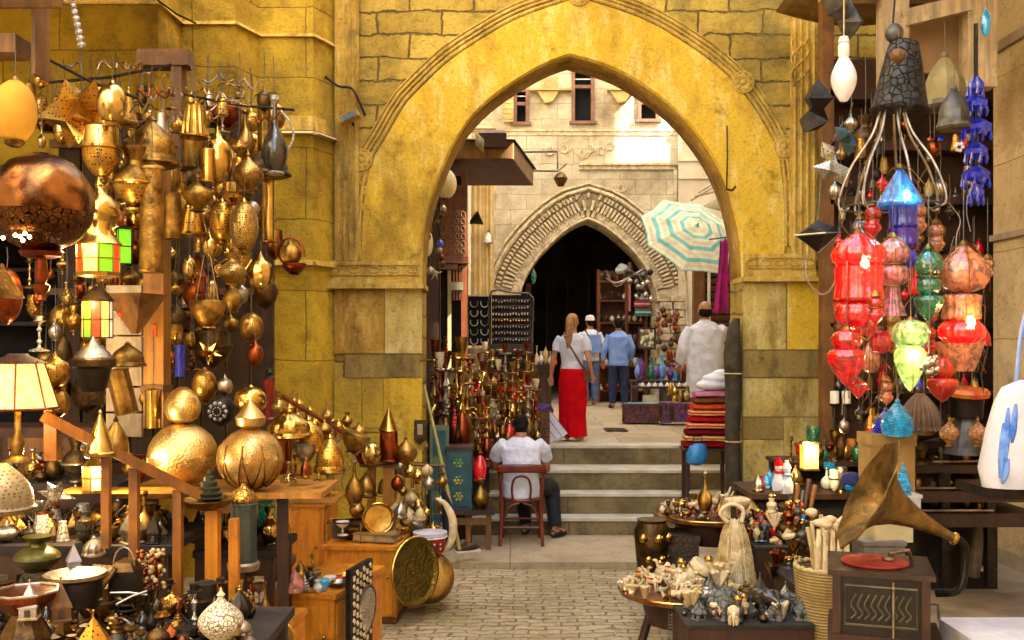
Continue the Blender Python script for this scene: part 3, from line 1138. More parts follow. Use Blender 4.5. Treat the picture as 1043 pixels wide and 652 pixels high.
# kind -> list of (part name, normalised profile, material slot 0/1/2)
KIND = {
 'globe': [('globe', sph(.01, .99), 0), ('finial', [(.05, .97), (.09, .985), (.03, .98), (.015, 1)], 1), ('bottom_cap', [(.02, -.02), (.1, 0), (.16, .04)], 1)],
 'onion': [('body', [(.12, .1)] + arc(.16, .14, .12, .78, .38, 10) + [(.05, .86)], 0), ('finial', [(.06, .84), (.1, .88), (.04, .93), (.01, 1)], 1),
    ('collar', [(.1, 0), (.26, .04), (.2, .09), (.14, .13)], 1)],
 'drop': [('body', [(.03, .03)] + sph(.03, .86, .5, 8, .06, .72)[1:] + [(.2, .78), (.07, .9), (.015, 1)], 0), ('bottom_knob', [(.01, 0), (.07, .03), (.03, .07)], 1)],
 'egg': [('body', sph(.05, .95), 0), ('cap', [(.16, .9), (.1, .95), (.05, 1)], 1), ('base_ring', [(.1, 0), (.2, .03), (.24, .08)], 1)],
 'tube': [('body', [(.47, 0), (.5, .01), (.5, .03), (.46, .035), (.46, .965), (.5, .97), (.5, .99), (.47, 1)], 0), ('cap', [(.44, 1), (.2, 1.03), (.03, 1.05)], 1)],
 'bucket': [('body', [(.5, 0), (.48, .03), (.36, .95), (.38, 1)], 0), ('rim', [(.5, -.02), (.53, .0), (.53, .05), (.49, .07)], 1), ('cap', [(.3, 1), (.1, 1.08), (.03, 1.16)], 1)],
 'bell': [('body', [(.5, .12), (.46, .2)] + arc(.45, .2, .08, .88, .12, 7), 0), ('rim', [(.44, 0), (.52, .05), (.5, .13), (.42, .15)], 1), ('finial', [(.07, .86), (.1, .91), (.02, 1)], 1)],
 'cone': [('body', [(.5, .1), (.46, .16), (.04, .92)], 0), ('rim', [(.4, 0), (.5, .04), (.52, .1), (.48, .13)], 1), ('finial', [(.05, .9), (.07, .94), (.01, 1)], 1)],
 'drum': [('cover', [(.3, 1), (.42, .96), (.45, .62)][::-1], 0), ('rim', [(.46, .55), (.52, .57), (.52, .62), (.44, .63)], 1), ('bowl', [(.1, .06)] + arc(.2, .1, .46, .55, .08, 5), 2), ('bottom_knob', [(.02, 0), (.09, .03), (.08, .08)], 1)],
 'pot': [('body', [(.22, .05)] + arc(.24, .07, .2, .72, .26, 8), 0), ('neck', [(.2, .7), (.15, .8), (.24, .93), (.3, 1), (.27, 1)], 0), ('foot', [(.26, 0), (.27, .03), (.2, .07)], 1)],
 'lamp': [('bowl', [(.1, .22)] + arc(.14, .24, .5, .5, .06, 5), 2), ('rim', [(.5, .49), (.55, .51), (.55, .54), (.48, .55)], 1), ('dome', [(.49, .54)] + arc(.49, .55, .2, .76, .07, 5), 0), ('neck', [(.19, .75), (.16, .82), (.26, .95), (.28, 1), (.2, 1)], 0),
    ('tassel_knob', [(.22, .2), (.22, .17), (.05, .12), (.08, .05), (.02, 0)][::-1], 1)],
 'flask': [('body', [(.26, .03)] + arc(.28, .05, .1, .62, .22, 8) + [(.08, .72), (.07, .9)], 0), ('lip', [(.08, .9), (.15, .95), (.13, 1), (.05, 1)], 1), ('foot', [(.28, 0), (.3, .02), (.24, .05)], 1)],
 'goblet': [('cup', [(.05, .5)] + arc(.1, .52, .46, .96, .14, 6) + [(.5, 1)], 0), ('stem', [(.05, .1), (.05, .2), (.12, .28), (.05, .36), (.06, .5)], 1), ('foot', [(.4, 0), (.38, .04), (.1, .1)], 1)],
 'candlestick': [('shaft', [(.1, .1), (.06, .2), (.14, .28), (.05, .36), (.07, .55), (.13, .62), (.05, .7), (.1, .8)], 0), ('socket', [(.1, .8), (.3, .86), (.16, .88), (.18, 1), (.12, 1)], 1), ('foot', [(.5, 0), (.48, .04), (.2, .08), (.1, .12)], 1)],
 'hookah': [('base_vase', [(.36, 0), (.38, .02)] + arc(.3, .04, .12, .34, .2, 7), 2), ('shaft', [(.12, .33), (.18, .37), (.08, .41), (.08, .46), (.2, .5), (.09, .54), (.06, .6), (.16, .65), (.06, .7), (.06, .8)], 0),
    ('tray', [(.1, .79), (.5, .815), (.48, .825), (.1, .81)], 0), ('tobacco_bowl', [(.08, .82), (.2, .9), (.26, .97), (.28, 1), (.18, 1)], 1)],
 'vase': [('body', [(.2, .02)] + arc(.22, .03, .14, .7, .3, 9) + [(.1, .78), (.12, .9), (.24, 1), (.2, 1)], 0), ('foot', [(.25, 0), (.24, .025), (.2, .04)], 1)],
 'pinecone': [('body', [(.4, .1), (.5, .16), (.42, .2), (.46, .3), (.36, .34), (.38, .46), (.27, .5), (.28, .62), (.18, .66), (.17, .78), (.07, .84)], 0), ('finial', [(.07, .82), (.09, .88), (.01, 1)], 1), ('foot', [(.44, 0), (.44, .04), (.3, .12)], 1)],
 'plate': [('dish', [(.2, 0), (.22, .1), (.4, .4), (.5, .9), (.5, 1), (.4, .6), (.2, .2)], 0)],
 'bowl': [('bowl', [(.15, .1)] + arc(.2, .12, .5, .95, .1, 6) + [(.46, 1)], 0), ('foot', [(.24, 0), (.22, .05), (.15, .12)], 1)],
 'shade': [('shade', [(.5, .08), (.3, .9)], 0), ('rim', [(.5, 0), (.52, .03), (.52, .09), (.48, .1)], 1), ('top_ring', [(.3, .9), (.32, .92), (.3, 1), (.1, 1)], 1)],
}


VR = random.Random(99)


def V(kind, x0, y0, x1, y1, D, label, m=None, m1=None, m2=None, name=None, cat='lamp', group=None, hang=0, tilt=0, n=20, mod=None, rz=0, lean=0, ring=False, handle=None, spout=False, sy=1, skip=()):
 "a turned thing that fills the photograph's box (x0,y0)-(x1,y1) at distance D"
 u = D / F
 w, h = (x1 - x0) * u, (y1 - y0) * u
 base = P((x0 + x1) / 2, y1, D)
 t = T(name or kind + '_lamp', label, cat, base, group=group, rot=(lean, tilt, rz))
 m = m or brass
 if m is brass:
  m = VR.choice([brass, brass] + brass_v)
 elif m is brass_o:
  m = VR.choice([brass_o, brass_o, brass_v[1], brass_v[3]])
 ms = [m, m1 or m, m2 or m]
 ph_, am_ = VR.uniform(0, 6), VR.uniform(.004, .014)
 dent = lambda a, z: 1 + am_ * math.sin(2 * a + ph_) + am_ * .6 * math.sin(3 * a + ph_ * 2 + z * 9)
 if mod is None:
  mod = dent
  if VR.random() < .22 and h > .08:
   k_ = VR.choice([8, 10, 12, 16])
   mod = lambda a, z: dent(a, z) * (1 + .05 * math.cos(k_ * a))
   n = max(n, 40)
 for pn, prof, k in KIND[kind]:
  if pn in skip:
   continue
  g = MB()
  g.lathe([(r * w, z * h) for r, z in prof], n, M=Matrix.Diagonal((1, sy, 1, 1)), mod=mod if k == 0 else None)
  g.build(pn, ms[k], t)
 if ring:
  g = MB()
  g.tube([(w * .3 * math.cos(a), 0, h + w * .26 + w * .3 * math.sin(a)) for a in [i * PI / 8 for i in range(16)]], w * .035, 6, closed=True)
  g.build('ring', ms[1], t)
 if handle:
  s = -1 if handle == 'l' else 1
  g = MB()
  g.tube([(s * w * (.18 + .42 * math.sin(PI * a)), 0, h * (.2 + .62 * a)) for a in [i / 8 for i in range(9)]], w * .04, 6)
  g.build('handle', ms[1], t)
 if spout:
  s = 1 if handle == 'l' else -1
  g = MB()
  g.tube([(s * w * (.2 + .45 * a), 0, h * (.3 + .5 * a ** 1.6)) for a in [i / 6 for i in range(7)]], [w * (.09 - .06 * i / 6) for i in range(7)], 7)
  g.build('spout', ms[1], t)
 if hang:
  g = MB()
  r = .0022 if D < 6 else .003
  g.tube([(0, 0, h * .98), (0.004, 0, h + hang * u * .5), (0, 0, h + hang * u)], r, 5)
  g.build('chain', iron, t)
 return t


ribs = lambda k, a=.06: (lambda t, z: 1 + a * abs(math.cos(k * t / 2)) - a / 2)
flut = lambda k, a=.05: (lambda t, z: 1 + a * math.cos(k * t))


def lantern(x0, y0, x1, y1, D, label, panes, m=brass, n=8, base=.08, dome=.22, hang=0, name='glass_lantern', rz=0, light=0, group=None, tilt=0, domeprof=None):
 "box or drum lantern with bars, coloured panes, dome, base"
 u = D / F
 w, h = (x1 - x0) * u, (y1 - y0) * u
 t = T(name, label, 'lantern', P((x0 + x1) / 2, y1, D), rot=(0, tilt, rz), group=group)
 zb, zt = h * base, h * (1 - dome)
 r = w / 2 * .92
 ph = PI / n
 for k in range(n):
  a, b = 2 * PI * k / n + ph, 2 * PI * (k + 1) / n + ph
  am = (a + b) / 2
  g = MB()
  ra = r * .985
  pa, pb = Vector((ra * math.cos(a), ra * math.sin(a), 0)), Vector((ra * math.cos(b), ra * math.sin(b), 0))
  q = (pb - pa) * .06
  i_ = Vector((-math.cos(am), -math.sin(am), 0)) * .004
  A, B = pa + q, pb - q
  g.add([A + Vector((0, 0, zb)), B + Vector((0, 0, zb)), B + Vector((0, 0, zt)), A + Vector((0, 0, zt)),
    A + i_ + Vector((0, 0, zb)), B + i_ + Vector((0, 0, zb)), B + i_ + Vector((0, 0, zt)), A + i_ + Vector((0, 0, zt))],
    [(0, 1, 2, 3), (7, 6, 5, 4), (0, 4, 5, 1), (1, 5, 6, 2), (2, 6, 7, 3), (3, 7, 4, 0)])
  g.build('pane', panes[k % len(panes)], t, smooth=False)
 g = MB()
 for k in range(n):
  a = 2 * PI * k / n + ph
  g.tube([(r * math.cos(a), r * math.sin(a), zb), (r * math.cos(a), r * math.sin(a), zt)], w * .022, 5)
 g.lathe([(r * 1.04, (zb + zt) / 2 - .003), (r * 1.04, (zb + zt) / 2 + .003)], n, M=Matrix.Rotation(ph, 4, 'Z'))
 g.build('frame', m, t)
 g = MB()
 g.lathe([(w * .3, 0), (w * .5, zb * .3), (w * .5, zb)], max(n, 8))
 g.build('base', m, t)
 g = MB()
 g.lathe([(rr * w, zt + (h - zt) * z) for rr, z in (domeprof or [(.5, 0), (.53, .06), (.46, .16), (.34, .45), (.15, .72), (.07, .84), (.09, .9), (.02, 1)])], 18)
 g.build('dome', m, t)
 if hang:
  g = MB()
  g.tube([(0, 0, h), (0, 0, h + hang * u)], .0025, 5)
  g.build('chain', iron, t)
 if light:
  l = bpy.data.lights.new('lantern_bulb', 'POINT')
  l.energy = light * .5
  l.color = (1, .72, .36)
  l.shadow_soft_size = .03
  o = bpy.data.objects.new('bulb_light', l)
  COL.objects.link(o)
  o.parent = t
  o.location = (0, -r * 2.2, (zb + zt) / 2 + h * .3)
 return t


# ---------------- LEFT: upper hanging brassware ----------------
BR = brass
t = T('beam_frame', 'old brown timber frame holding hanging wares at the upper left corner', 'timber frame', (0, 0, 0))
for nm, a, b in (('post', P(32, 75, 4.6), P(51, -60, 4.75)), ('beam', P(-60, 53, 4.6), P(31.5, 44, 4.75)), ('beam', P(-60, 9, 4.6), P(62, -6, 4.58)), ('beam', P(-60, -14, 4.4), P(150, -22, 4.5))):
 g = MB()
 g.box2(a, b)
 g.build(nm, oldwood, t, bevel=.006)
t = T('wall_bracket', 'brown wooden bracket post behind the brass bucket shade', 'bracket')
g = MB(); g.box2(P(139, 66, 6.4), P(199, 56.5, 6.55)); g.build('arm', oldwood, t, bevel=.006)
g = MB(); g.box2(P(174, 170, 6.42), P(190, 66.3, 6.52)); g.build('post', oldwood, t, bevel=.006)
# scattered twisted wires and hooks over the wares
rn = random.Random(5)
wires = []
for k in range(30):
 x, y = rn.uniform(60, 290), rn.uniform(62, 120)
 if y < 80 and x > 200:
  y += 30
 D = rn.uniform(4.8, 5.6)
 L = [P(x + (i - 3) * rn.uniform(3, 7), y + rn.uniform(-6, 6), D + rn.uniform(-.05, .05)) for i in range(7)]
 L = catmull(L, 20)
 g = MB()
 g.tube([p - L[0] for p in L], rn.uniform(.003, .006), 5)
 wires.append(tag(g.build('twisted_wire', rn.choice([copper_r, brass_o, iron, steelpale]), loc=L[0]), 'x', 'wire', 'twisted wires over the hanging lamps'))
rank(wires, 'bent wire, # of those tangled over the brass lamps')
for xa, ya, xb, yb, D, lab in ((50, 84, 175, 66, 5.4, 'thin iron rod above the brass star lantern'), (186, 96, 300, 112, 5.9, 'thin iron rod above the brass pear lamps'), (48, 60, 140, 100, 4.9, 'sagging iron rod behind the brass star lantern'), (160, 0, 200, 24, 8.0, 'dark iron rod high on the left wall')):
 g = MB()
 a, b = P(xa, ya, D), P(xb, yb, D)
 g.tube([(0, 0, 0), (b - a) * .5 - Vector((0, 0, .02)), b - a], .008, 6)
 tag(g.build('hanging_rod', darkmetal, loc=a), lab, 'rod')

# yellow pleated cloth shade far left
V('egg', -6, 78, 36, 150, 4.3, 'yellow pleated cloth shade hanging at the far left edge above the copper globe', mat('yellow_cloth', S(206, 152, 40), S(186, 130, 34), rough=.9), brass_o, mod=ribs(16), name='pleated_lamp', hang=30)
# white crystal string
t = T('crystal_string', 'string of white crystal beads hanging at the top left', 'ornament', P(84, 50, 5.2), rot=(0, R(-12), 0))
for k in range(7):
 g = MB(); g.ball((0, 0, .02 + k * .036), (.022 - .001 * k, .022 - .001 * k, .02), 8); g.build('bead', whitemetal, t)
g = MB(); g.box((0, 0, .30), (.065, .05, .06)); g.build('cap', white, t, bevel=.006)
# big copper globe with lit hole, lower ring and turned finial
t = V('globe', -9, 155, 93, 258, 4.0, 'very large aged copper globe lamp at the left edge', copper, copper, name='copper_globe', n=40, hang=40, mod=lambda a, z: 1 + .004 * math.sin(3 * a))
g = MB(); g.lathe([(.2045 * math.cos(x), .206 + .203 * math.sin(x)) for x in [-1.0 + .1 * i for i in range(9)]], 48, close=True); g.build('pierced_band', mat('pierced_copper', S(130, 84, 44), S(70, 38, 18), sc=8, rough=.35, metal=1, bump=.4, pattern='cells', psc=40, pc=S(18, 9, 4)), t)
g = MB(); g.lathe([(.05, -.02), (.075, -.012), (.085, .005), (.07, .02)], 32); g.build('base_ring', copper_r, t)
g = MB(); g.lathe([(.002, -.2), (.02, -.19), (.012, -.17), (.03, -.15), (.034, -.13), (.018, -.12), (.026, -.1), (.02, -.02), (.02, .0)], 14); g.build('bottom_finial', copper_r, t)
g = MB()
for dx, dz in ((0, .05), (.018, .062), (-.02, .055), (.035, .048), (-.07, .045), (.01, .035)):
 g.ball((dx, -.172 + abs(dx) * .1, dz + .0), .008, 8)
g.build('lit_hole', glowhot, t)
# pierced star lantern (stellated polyhedron)
def star(x0, y0, x1, y1, D, label, m, name='star_lantern', cat='lantern', spikes=14, seed=0, hang=0, inner=.5):
 u = D / F
 r = (x1 - x0) * u / 2
 t = T(name, label, cat, P((x0 + x1) / 2, (y0 + y1) / 2, D))
 bm = bmesh.new()
 bmesh.ops.create_icosphere(bm, subdivisions=1, radius=r * inner)
 vs = [v.co.copy() for v in bm.verts]
 fs = [tuple(v.index for v in f.verts) for f in bm.faces]
 bm.free()
 body = MB()
 body.add(vs, fs)
 body.build('core', m, t, smooth=False)
 rnd = random.Random(seed)
 picks = fs[:]
 rnd.shuffle(picks)
 for f in picks[:spikes]:
  A = [vs[i] for i in f]
  c = sum(A, Vector()) / 3
  g = MB()
  g.add(A + [c.normalized() * r * rnd.uniform(.9, 1.1)], [(0, 1, 3), (1, 2, 3), (2, 0, 3), (2, 1, 0)])
  g.build('spike', m, t, smooth=False)
 if hang:
  g = MB(); g.tube([(0, 0, r * .6), (0, 0, r + hang * u)], .003, 5); g.build('chain', iron, t)
 return t
star(42, 76, 124, 158, 4.9, 'big pierced brass star lantern with many points above the copper globe', brass_p, spikes=18, seed=2, hang=20, inner=.6)
V('egg', 99, 82, 129, 129, 4.7, 'smooth brass egg lamp right of the big star lantern', hang=24, name='brass_egg')
V('cone', 121, 88, 141, 129, 5.0, 'narrow brass cone shade tucked behind the smooth brass egg', hang=24, name='cone_lamp')
V('bell', 128, 118, 181, 170, 5.2, 'wide brass dome shade hanging left of the bucket shade', hang=60, name='dome_lamp')
V('drum', 83, 128, 123, 184, 4.8, 'brass drum lamp with pierced bowl above the brass onion lamp', BR, BR, brass_p, hang=10, name='drum_lamp')
V('globe', 34, 73, 48, 90, 4.8, 'small brass ball at the foot of the timber post', name='brass_ball', hang=10)
# onion lamp over a lit red-green lantern
lantern(78, 226, 122, 283, 4.5, 'lit lantern with red and green panes below the brass onion lamp', [glowgreen, glowred, glowyellow], n=8, base=.1, dome=.42, light=1.5, domeprof=[(.5, 0), (.53, .04), (.42, .3), (.33, .5), (.3, .8), (.3, 1)])
V('onion', 80, 180, 121, 246, 4.52, 'brass onion lamp directly above the red and green lit lantern', skip=('collar',), hang=50, name='onion_lamp')
V('lamp', 115, 150, 158, 228, 4.9, 'brass mosque lamp with a rimmed pierced bowl left of the long brass tube', BR, BR, brass_p, hang=40, name='mosque_lamp')
lantern(117, 229, 136, 272, 5.0, 'lantern with bright green panes left of the long brass tube', [glowgreen], m=darkmetal, n=4, base=.08, dome=.12, hang=20, rz=.5)
V('tube', 142, 170, 167, 278, 4.9, 'longest polished brass tube pendant on the wooden post', brass, brass_o, name='tube_pendant', cat='tube lamp', hang=50)
V('tube', 167, 197, 185, 244, 5.4, 'short polished brass tube pendant right of the longest tube', brass, brass_o, name='tube_pendant', cat='tube lamp', hang=50)
V('tube', 266, 175, 280.5, 247, 6.0, 'slim brass tube pendant against the yellow wall', brass, brass_o, name='tube_pendant', cat='tube lamp', hang=30)
V('tube', 147, 397, 165, 436, 5.3, 'short brass tube pendant low on the wooden post', brass, brass_o, name='tube_pendant', cat='tube lamp', hang=60)
V('tube', 262, 96, 276, 172, 6.3, 'dark brass tube pendant at the right end of the upper rod', brass_o, brass_o, name='tube_pendant', cat='tube lamp', hang=10)
V('bucket', 184, 108, 213, 140, 5.3, 'brass bucket shade hanging below the wooden bracket', hang=26, name='bucket_lamp')
V('tube', 185, 142, 211, 172, 5.5, 'dull stubby brass cylinder under the bucket shade', brass_o, brass_o, name='brass_cylinder', hang=10)
V('drop', 207, 128, 236, 190, 5.4, 'tall brass teardrop lamp with dark slot right of the bucket shade', hang=30, name='teardrop_lamp')
V('tube', 204, 152, 219, 186, 5.3, 'small brass sleeve left of the tall teardrop lamp', brass, name='brass_sleeve', hang=14)
# dark vase with chimney on the right end
t = V('flask', 264, 98, 296, 178, 5.8, 'dark glass ewer with a pale cap and handle against the yellow wall', glassdark, whitemetal, name='glass_ewer', cat='ewer', handle='r', hang=6)
V('bell', 243, 150, 296, 180, 5.9, 'shallow dark bronze bowl under the glass ewer', bronze, bronze, name='bronze_bowl', cat='bowl', hang=10)
V('onion', 237, 152, 268, 200, 5.6, 'brass onion lamp left of the slim tube pendant', hang=40, name='onion_lamp')
V('onion', 187, 176, 216, 217, 5.3, 'polished brass onion lamp below the stubby brass cylinder', hang=30, name='onion_lamp')
V('egg', 234, 202, 263, 260, 5.5, 'large filigree brass egg lantern left of the slim tube pendant', brass_f, brass, name='filigree_egg', hang=30, n=28)
V('egg', 213, 202, 240, 250, 5.6, 'pierced brass egg lantern left of the large filigree egg', brass_p, brass, name='pierced_egg', hang=30)
V('shade', 182, 210, 211, 240, 5.6, 'pierced brass lamp shade below the polished onion lamp', brass_p, brass, name='pierced_lamp', hang=40)
V('drop', 206, 236, 221, 264, 5.4, 'tiny brass drop ornament under the pierced shade', name='drop_ornament', cat='ornament', hang=20)
V('pot', 222, 258, 252, 290, 5.4, 'brass teapot hanging under the pierced egg lantern', brass, brass, name='teapot', cat='teapot', handle='l', spout=True, hang=30)
V('drop', 253, 256, 278, 298, 5.5, 'ribbed brass drop lamp under the slim tube pendant', brass, mod=ribs(10, .1), name='ribbed_drop', hang=10)
V('drop', 284, 243, 307, 272, 5.9, 'small brass kettle with a ring handle on the yellow wall', brass, name='kettle', cat='kettle', hang=10, ring=False)
g = MB(); g.tube([P(284 + 12 - 14 * math.cos(a), 262 - 20 * math.sin(a), 5.9) - P(296, 262, 5.9) for a in [i * PI / 10 for i in range(11)]], .008, 6)
tag(g.build('copper_hoop', copper_r, loc=P(296, 262, 5.9)), 'copper ring handle looped over the small brass kettle', 'handle')
V('bowl', 288, 268, 312, 280, 5.9, 'small reddish copper bowl under the brass kettle', copper_r, name='copper_bowl', cat='bowl')
V('bowl', 194, 306, 229, 334, 5.3, 'polished brass bowl lamp hanging in front of the dark shop', brass, brass, name='bowl_lamp', hang=50)
for k, dx in enumerate((-12, 12)):
 g = MB(); g.tube([(0, 0, 0), (-dx * .004, 0, .26)], .0025, 5)
 tag(g.build('lamp_chain', steelpale, loc=P(211 + dx, 309, 5.3)), ('left' if dx < 0 else 'right') + ' slanting chain of the hanging brass bowl lamp', 'chain')
V('globe', 244, 318, 268, 349, 5.6, 'small brass globe lamp against the yellow wall', brass, name='globe_lamp', hang=60)
V('drop', 252, 345, 268, 374, 5.5, 'red copper drop ornament under the small brass globe', copper_r, copper_r, name='drop_ornament', cat='ornament', hang=10)
V('drum', 196, 336, 236, 376, 5.9, 'dark bronze drum lamp inside the shop opening', bronze, bronze, bronze, name='drum_lamp', hang=60)
star(198, 346, 226, 374, 5.3, 'small brass star ornament below the hanging bowl lamp', brass, spikes=12, seed=4, name='star_ornament', cat='ornament', hang=40, inner=.35)
V('vase', 186, 262, 222, 320, 6.4, 'reddish copper vase lamp deep in the shop opening', copper_r, copper_r, name='copper_vase', hang=60)
V('onion', 170, 300, 190, 345, 6.6, 'dim bronze onion lamp deep in the shop opening', bronze, name='onion_lamp', hang=60)
V('pot', 226, 286, 248, 318, 5.8, 'brass pot lamp left of the small brass globe', brass_o, name='pot_lamp', hang=40)
V('drop', 160, 158, 184, 200, 6.0, 'old brass teardrop lamp behind the short tube pendant', brass_o, name='teardrop_lamp', hang=40)
V('flask', 238, 112, 262, 160, 6.2, 'old brass flask lamp left of the dark tube pendant', brass_o, name='flask_lamp', hang=10)
V('bowl', 214, 110, 246, 132, 6.2, 'small copper bowl above the tall teardrop lamp', copper_r, name='copper_bowl', cat='bowl', hang=10)
V('drum', 226, 186, 250, 214, 6.1, 'small pierced brass drum lamp behind the onion lamps', brass_o, brass_o, brass_p, name='drum_lamp', hang=40)
# more old brass deep behind, filling the hung wall of wares
fill = []
rn = random.Random(21)
kinds = ['onion', 'egg', 'drop', 'bell', 'pot', 'drum', 'lamp', 'flask', 'globe', 'bucket']
k = 0
for x in range(52, 284, 17):
 for y in range(118, 400, 34):
  xx, yy = x + rn.uniform(-7, 7), y + rn.uniform(-9, 9)
  if (xx > 166 and yy > 340) or (xx > 250 and yy > 300) or (xx < 95 and yy < 260 and yy > 140):
   continue
  if rn.random() < .25:
   continue
  w = rn.uniform(16, 28)
  h = w * rn.uniform(1.1, 1.8)
  mm = rn.choice([brass_o, brass_o, bronze, copper_r, brass_p, brass, copper])
  fill.append(V(rn.choice(kinds), xx - w / 2, yy - h / 2, xx + w / 2, yy + h / 2, rn.uniform(6.5, 7.6), 'x', mm, mm, mm, name='hanging_lamp', group='old brass lamps hung deep in the shop', hang=40, n=14))
for x in range(34, 286, 12):
 for y in range(100, 420, 22):
  xx, yy = x + rn.uniform(-6, 6), y + rn.uniform(-8, 8)
  if (xx > 164 and yy > 385) or (xx > 262 and yy > 110) or (xx < 100 and 140 < yy < 265) or (xx < 60 and yy > 340) or (xx < 100 and 340 < yy) or (xx > 240 and yy > 300) or rn.random() < .30 or len(fill) > 280:
   continue
  w = rn.uniform(8, 17)
  h = w * rn.uniform(1.1, 2.1)
  mm = rn.choice([brass_o, brass, brass, bronze, copper_r, brass_p, brass_c, silver, brass_v[4]])
  fill.append(V(rn.choice(kinds + ['pinecone', 'candlestick']), xx - w / 2, yy - h / 2, xx + w / 2, yy + h / 2, rn.uniform(5.7, 6.9), 'x', mm, rn.choice([brass_o, mm]), mm, name='hanging_lamp', group='old brass lamps hung deep in the shop', hang=34, n=14))
def rankyx(objs, fmt):
 ys = sorted(objs, key=lambda o: HY - (o.location.z - CAMZ) / o.location.y * F)
 k = max(1, min(13, math.ceil(len(ys) / 14)))
 rows = {}
 for i, o in enumerate(ys):
  rows.setdefault(i * k // len(ys), []).append(o)
 names = ['top', 'second', 'third', 'fourth', 'fifth', 'sixth', 'seventh', 'eighth', 'ninth', 'tenth', 'eleventh', 'twelfth', 'thirteenth']
 for i, r_ in enumerate(sorted(rows)):
  rank(rows[r_], fmt.replace('# in the @ row', '#, @ row').replace('@', names[min(i, 12)]))
 adjust(objs)
for o in fill:
 pass
rankyx(fill, 'old metal lamp, # in the @ row of the crowded back lamps')

# ---------------- LEFT: middle ----------------
t = T('wooden_post', 'tall golden wooden post behind the brass tubes', 'post')
g = MB(); g.box2(P(146, 436, 5.5), P(174, 160, 5.62)); g.build('shaft', goldwood, t, bevel=.006)
g = MB(); g.box2(P(143, 400, 5.48), P(176, 392, 5.64)); g.build('collar', oldwood, t, bevel=.004)
g = MB(); g.box2(P(155, 343, 5.49), P(160, 331, 5.5)); g.build('switch_plate', mat('orange_plate', S(226, 90, 20)), t, bevel=.002)
t = T('plank_screen', 'panel of pale cream boards behind the silver lamp', 'panel')
for k in range(6):
 g = MB(); g.box2(P(108, 315 + k * 26, 5.75), P(146, 291 + k * 26, 5.78)); g.build('board', palewood, t, bevel=.003)
lantern(83, 288, 115, 345, 4.7, 'lit stained glass drum lantern with green, yellow and red panes', [glowgreen, glowred, glowyellow, glowwhite, glowred, glowyellow], n=10, base=.03, dome=.34, light=1.5, hang=30, m=bronze)
# inverted wooden pyramid
t = T('pyramid_lamp', 'upside-down wooden pyramid shade beside the stained glass drum', 'shade', P(138, 340, 5.3))
g = MB(); g.lathe([(.02, 0), (.155, .2), (.16, .215)], 4, M=Matrix.Rotation(.5, 4, 'Z')); g.build('shade', oldwood, t, smooth=False)
g = MB(); g.ball((-.06, -.06, .1), .012); g.build('lit_bulb', glowred, t)
# silver cone lamp, drum, funnel
t = T('silver_lamp', 'dark lamp with a shining silver cone top and funnel body', 'lamp', P(95, 412, 4.5))
for nm, pr, m_ in (('cone_top', [(.085, .215), (.07, .24), (.03, .27), (.012, .295), (.004, .31)], silver), ('drum', [(.098, .175), (.1, .18), (.1, .205), (.095, .21), (.084, .214)], bronze),
     ('funnel', [(.05, .06), (.06, .08), (.08, .165), (.096, .174)], darkmetal), ('foot', [(.05, 0), (.05, .06)], bronze)):
 g = MB(); g.lathe(pr, 24); g.build(nm, m_, t)
# glowing mosaic lamp shade
t = T('mosaic_table_lamp', 'glowing yellow mosaic lampshade on a turned stand at the left edge', 'table lamp', P(18, 470, 4.1))
g = MB(); g.lathe([(.155, .225), (.1, .41)], 8, ph=PI / 8); g.build('lamp_shade', glowmosaic, t, smooth=False)
g = MB()
for k in range(8):
 a = k * PI / 4 + PI / 8
 g.tube([(.157 * math.cos(a), .157 * math.sin(a), .222), (.101 * math.cos(a), .101 * math.sin(a), .412)], .004, 5)
for r_, z_ in ((.158, .222), (.102, .414)):
 g.tube([(r_ * math.cos(k * PI / 4 + PI / 8), r_ * math.sin(k * PI / 4 + PI / 8), z_) for k in range(8)], .006, 5, closed=True)
g.build('shade_frame', copper_r, t)
g = MB(); g.lathe([(.06, 0), (.055, .01), (.02, .03), (.03, .08), (.012, .12), (.014, .3), (.02, .42)], 14); g.build('stand', brass_o, t)
g = MB(); g.lathe([(.12, .412), (.05, .44), (.04, .45)], 8); g.build('top_cap', darkwood, t)
l = bpy.data.lights.new('lamp_bulb', 'POINT'); l.energy = 1.2; l.color = (1, .74, .36); l.shadow_soft_size = .04
o = bpy.data.objects.new('bulb_light', l); COL.objects.link(o); o.parent = t; o.location = (0, 0, .18)
V('drop', 41, 358, 71, 396, 4.3, 'brass teardrop ball right of the glowing mosaic shade', brass_o, name='teardrop_ball', cat='ornament', hang=30)
V('globe', 52, 396, 71, 424, 4.3, 'small dull brass ball below the teardrop ball', brass_o, name='brass_ball', cat='ornament')
V('tube', 118, 376, 142, 422, 4.9, 'tilted brass tin can lamp leaning against the boards', brass_o, name='tin_can_lamp', tilt=R(-14), hang=0)
V('bell', 112, 348, 148, 374, 5.0, 'curved brass funnel hood against the pale boards', brass_o, name='funnel_lamp')
t = V('cone', 86, 417, 118, 466, 4.4, 'glowing brass cone lamp beside the handrail', brass, name='cone_lamp')
lantern(84, 462, 112, 502, 4.95, 'lit orange lantern glowing under the sloping handrail', [glowyellow, glowred], n=6, base=.1, dome=.3, light=9)
V('bell', 104, 424, 132, 470, 4.7, 'brass hood with a dark opening behind the handrail', brass_o, darkmetal, name='hooded_lamp')
V('globe', -8, 272, 22, 330, 4.3, 'rusty beaded ball lamp at the left edge', copper_r, name='beaded_ball', hang=20, mod=flut(12))
t = T('cloth_lamp', 'pointed brown cloth shade at the left edge under the copper globe', 'shade', P(2, 304, 4.2))
g = MB(); g.lathe([(.1, 0), (.02, .12), (.005, .15)], 4); g.build('shade', brass_o, t, smooth=False)
V('candlestick', 30, 322, 50, 358, 4.6, 'small white mirror frame in the dark shop', whitemetal, name='mirror_stand', cat='ornament')

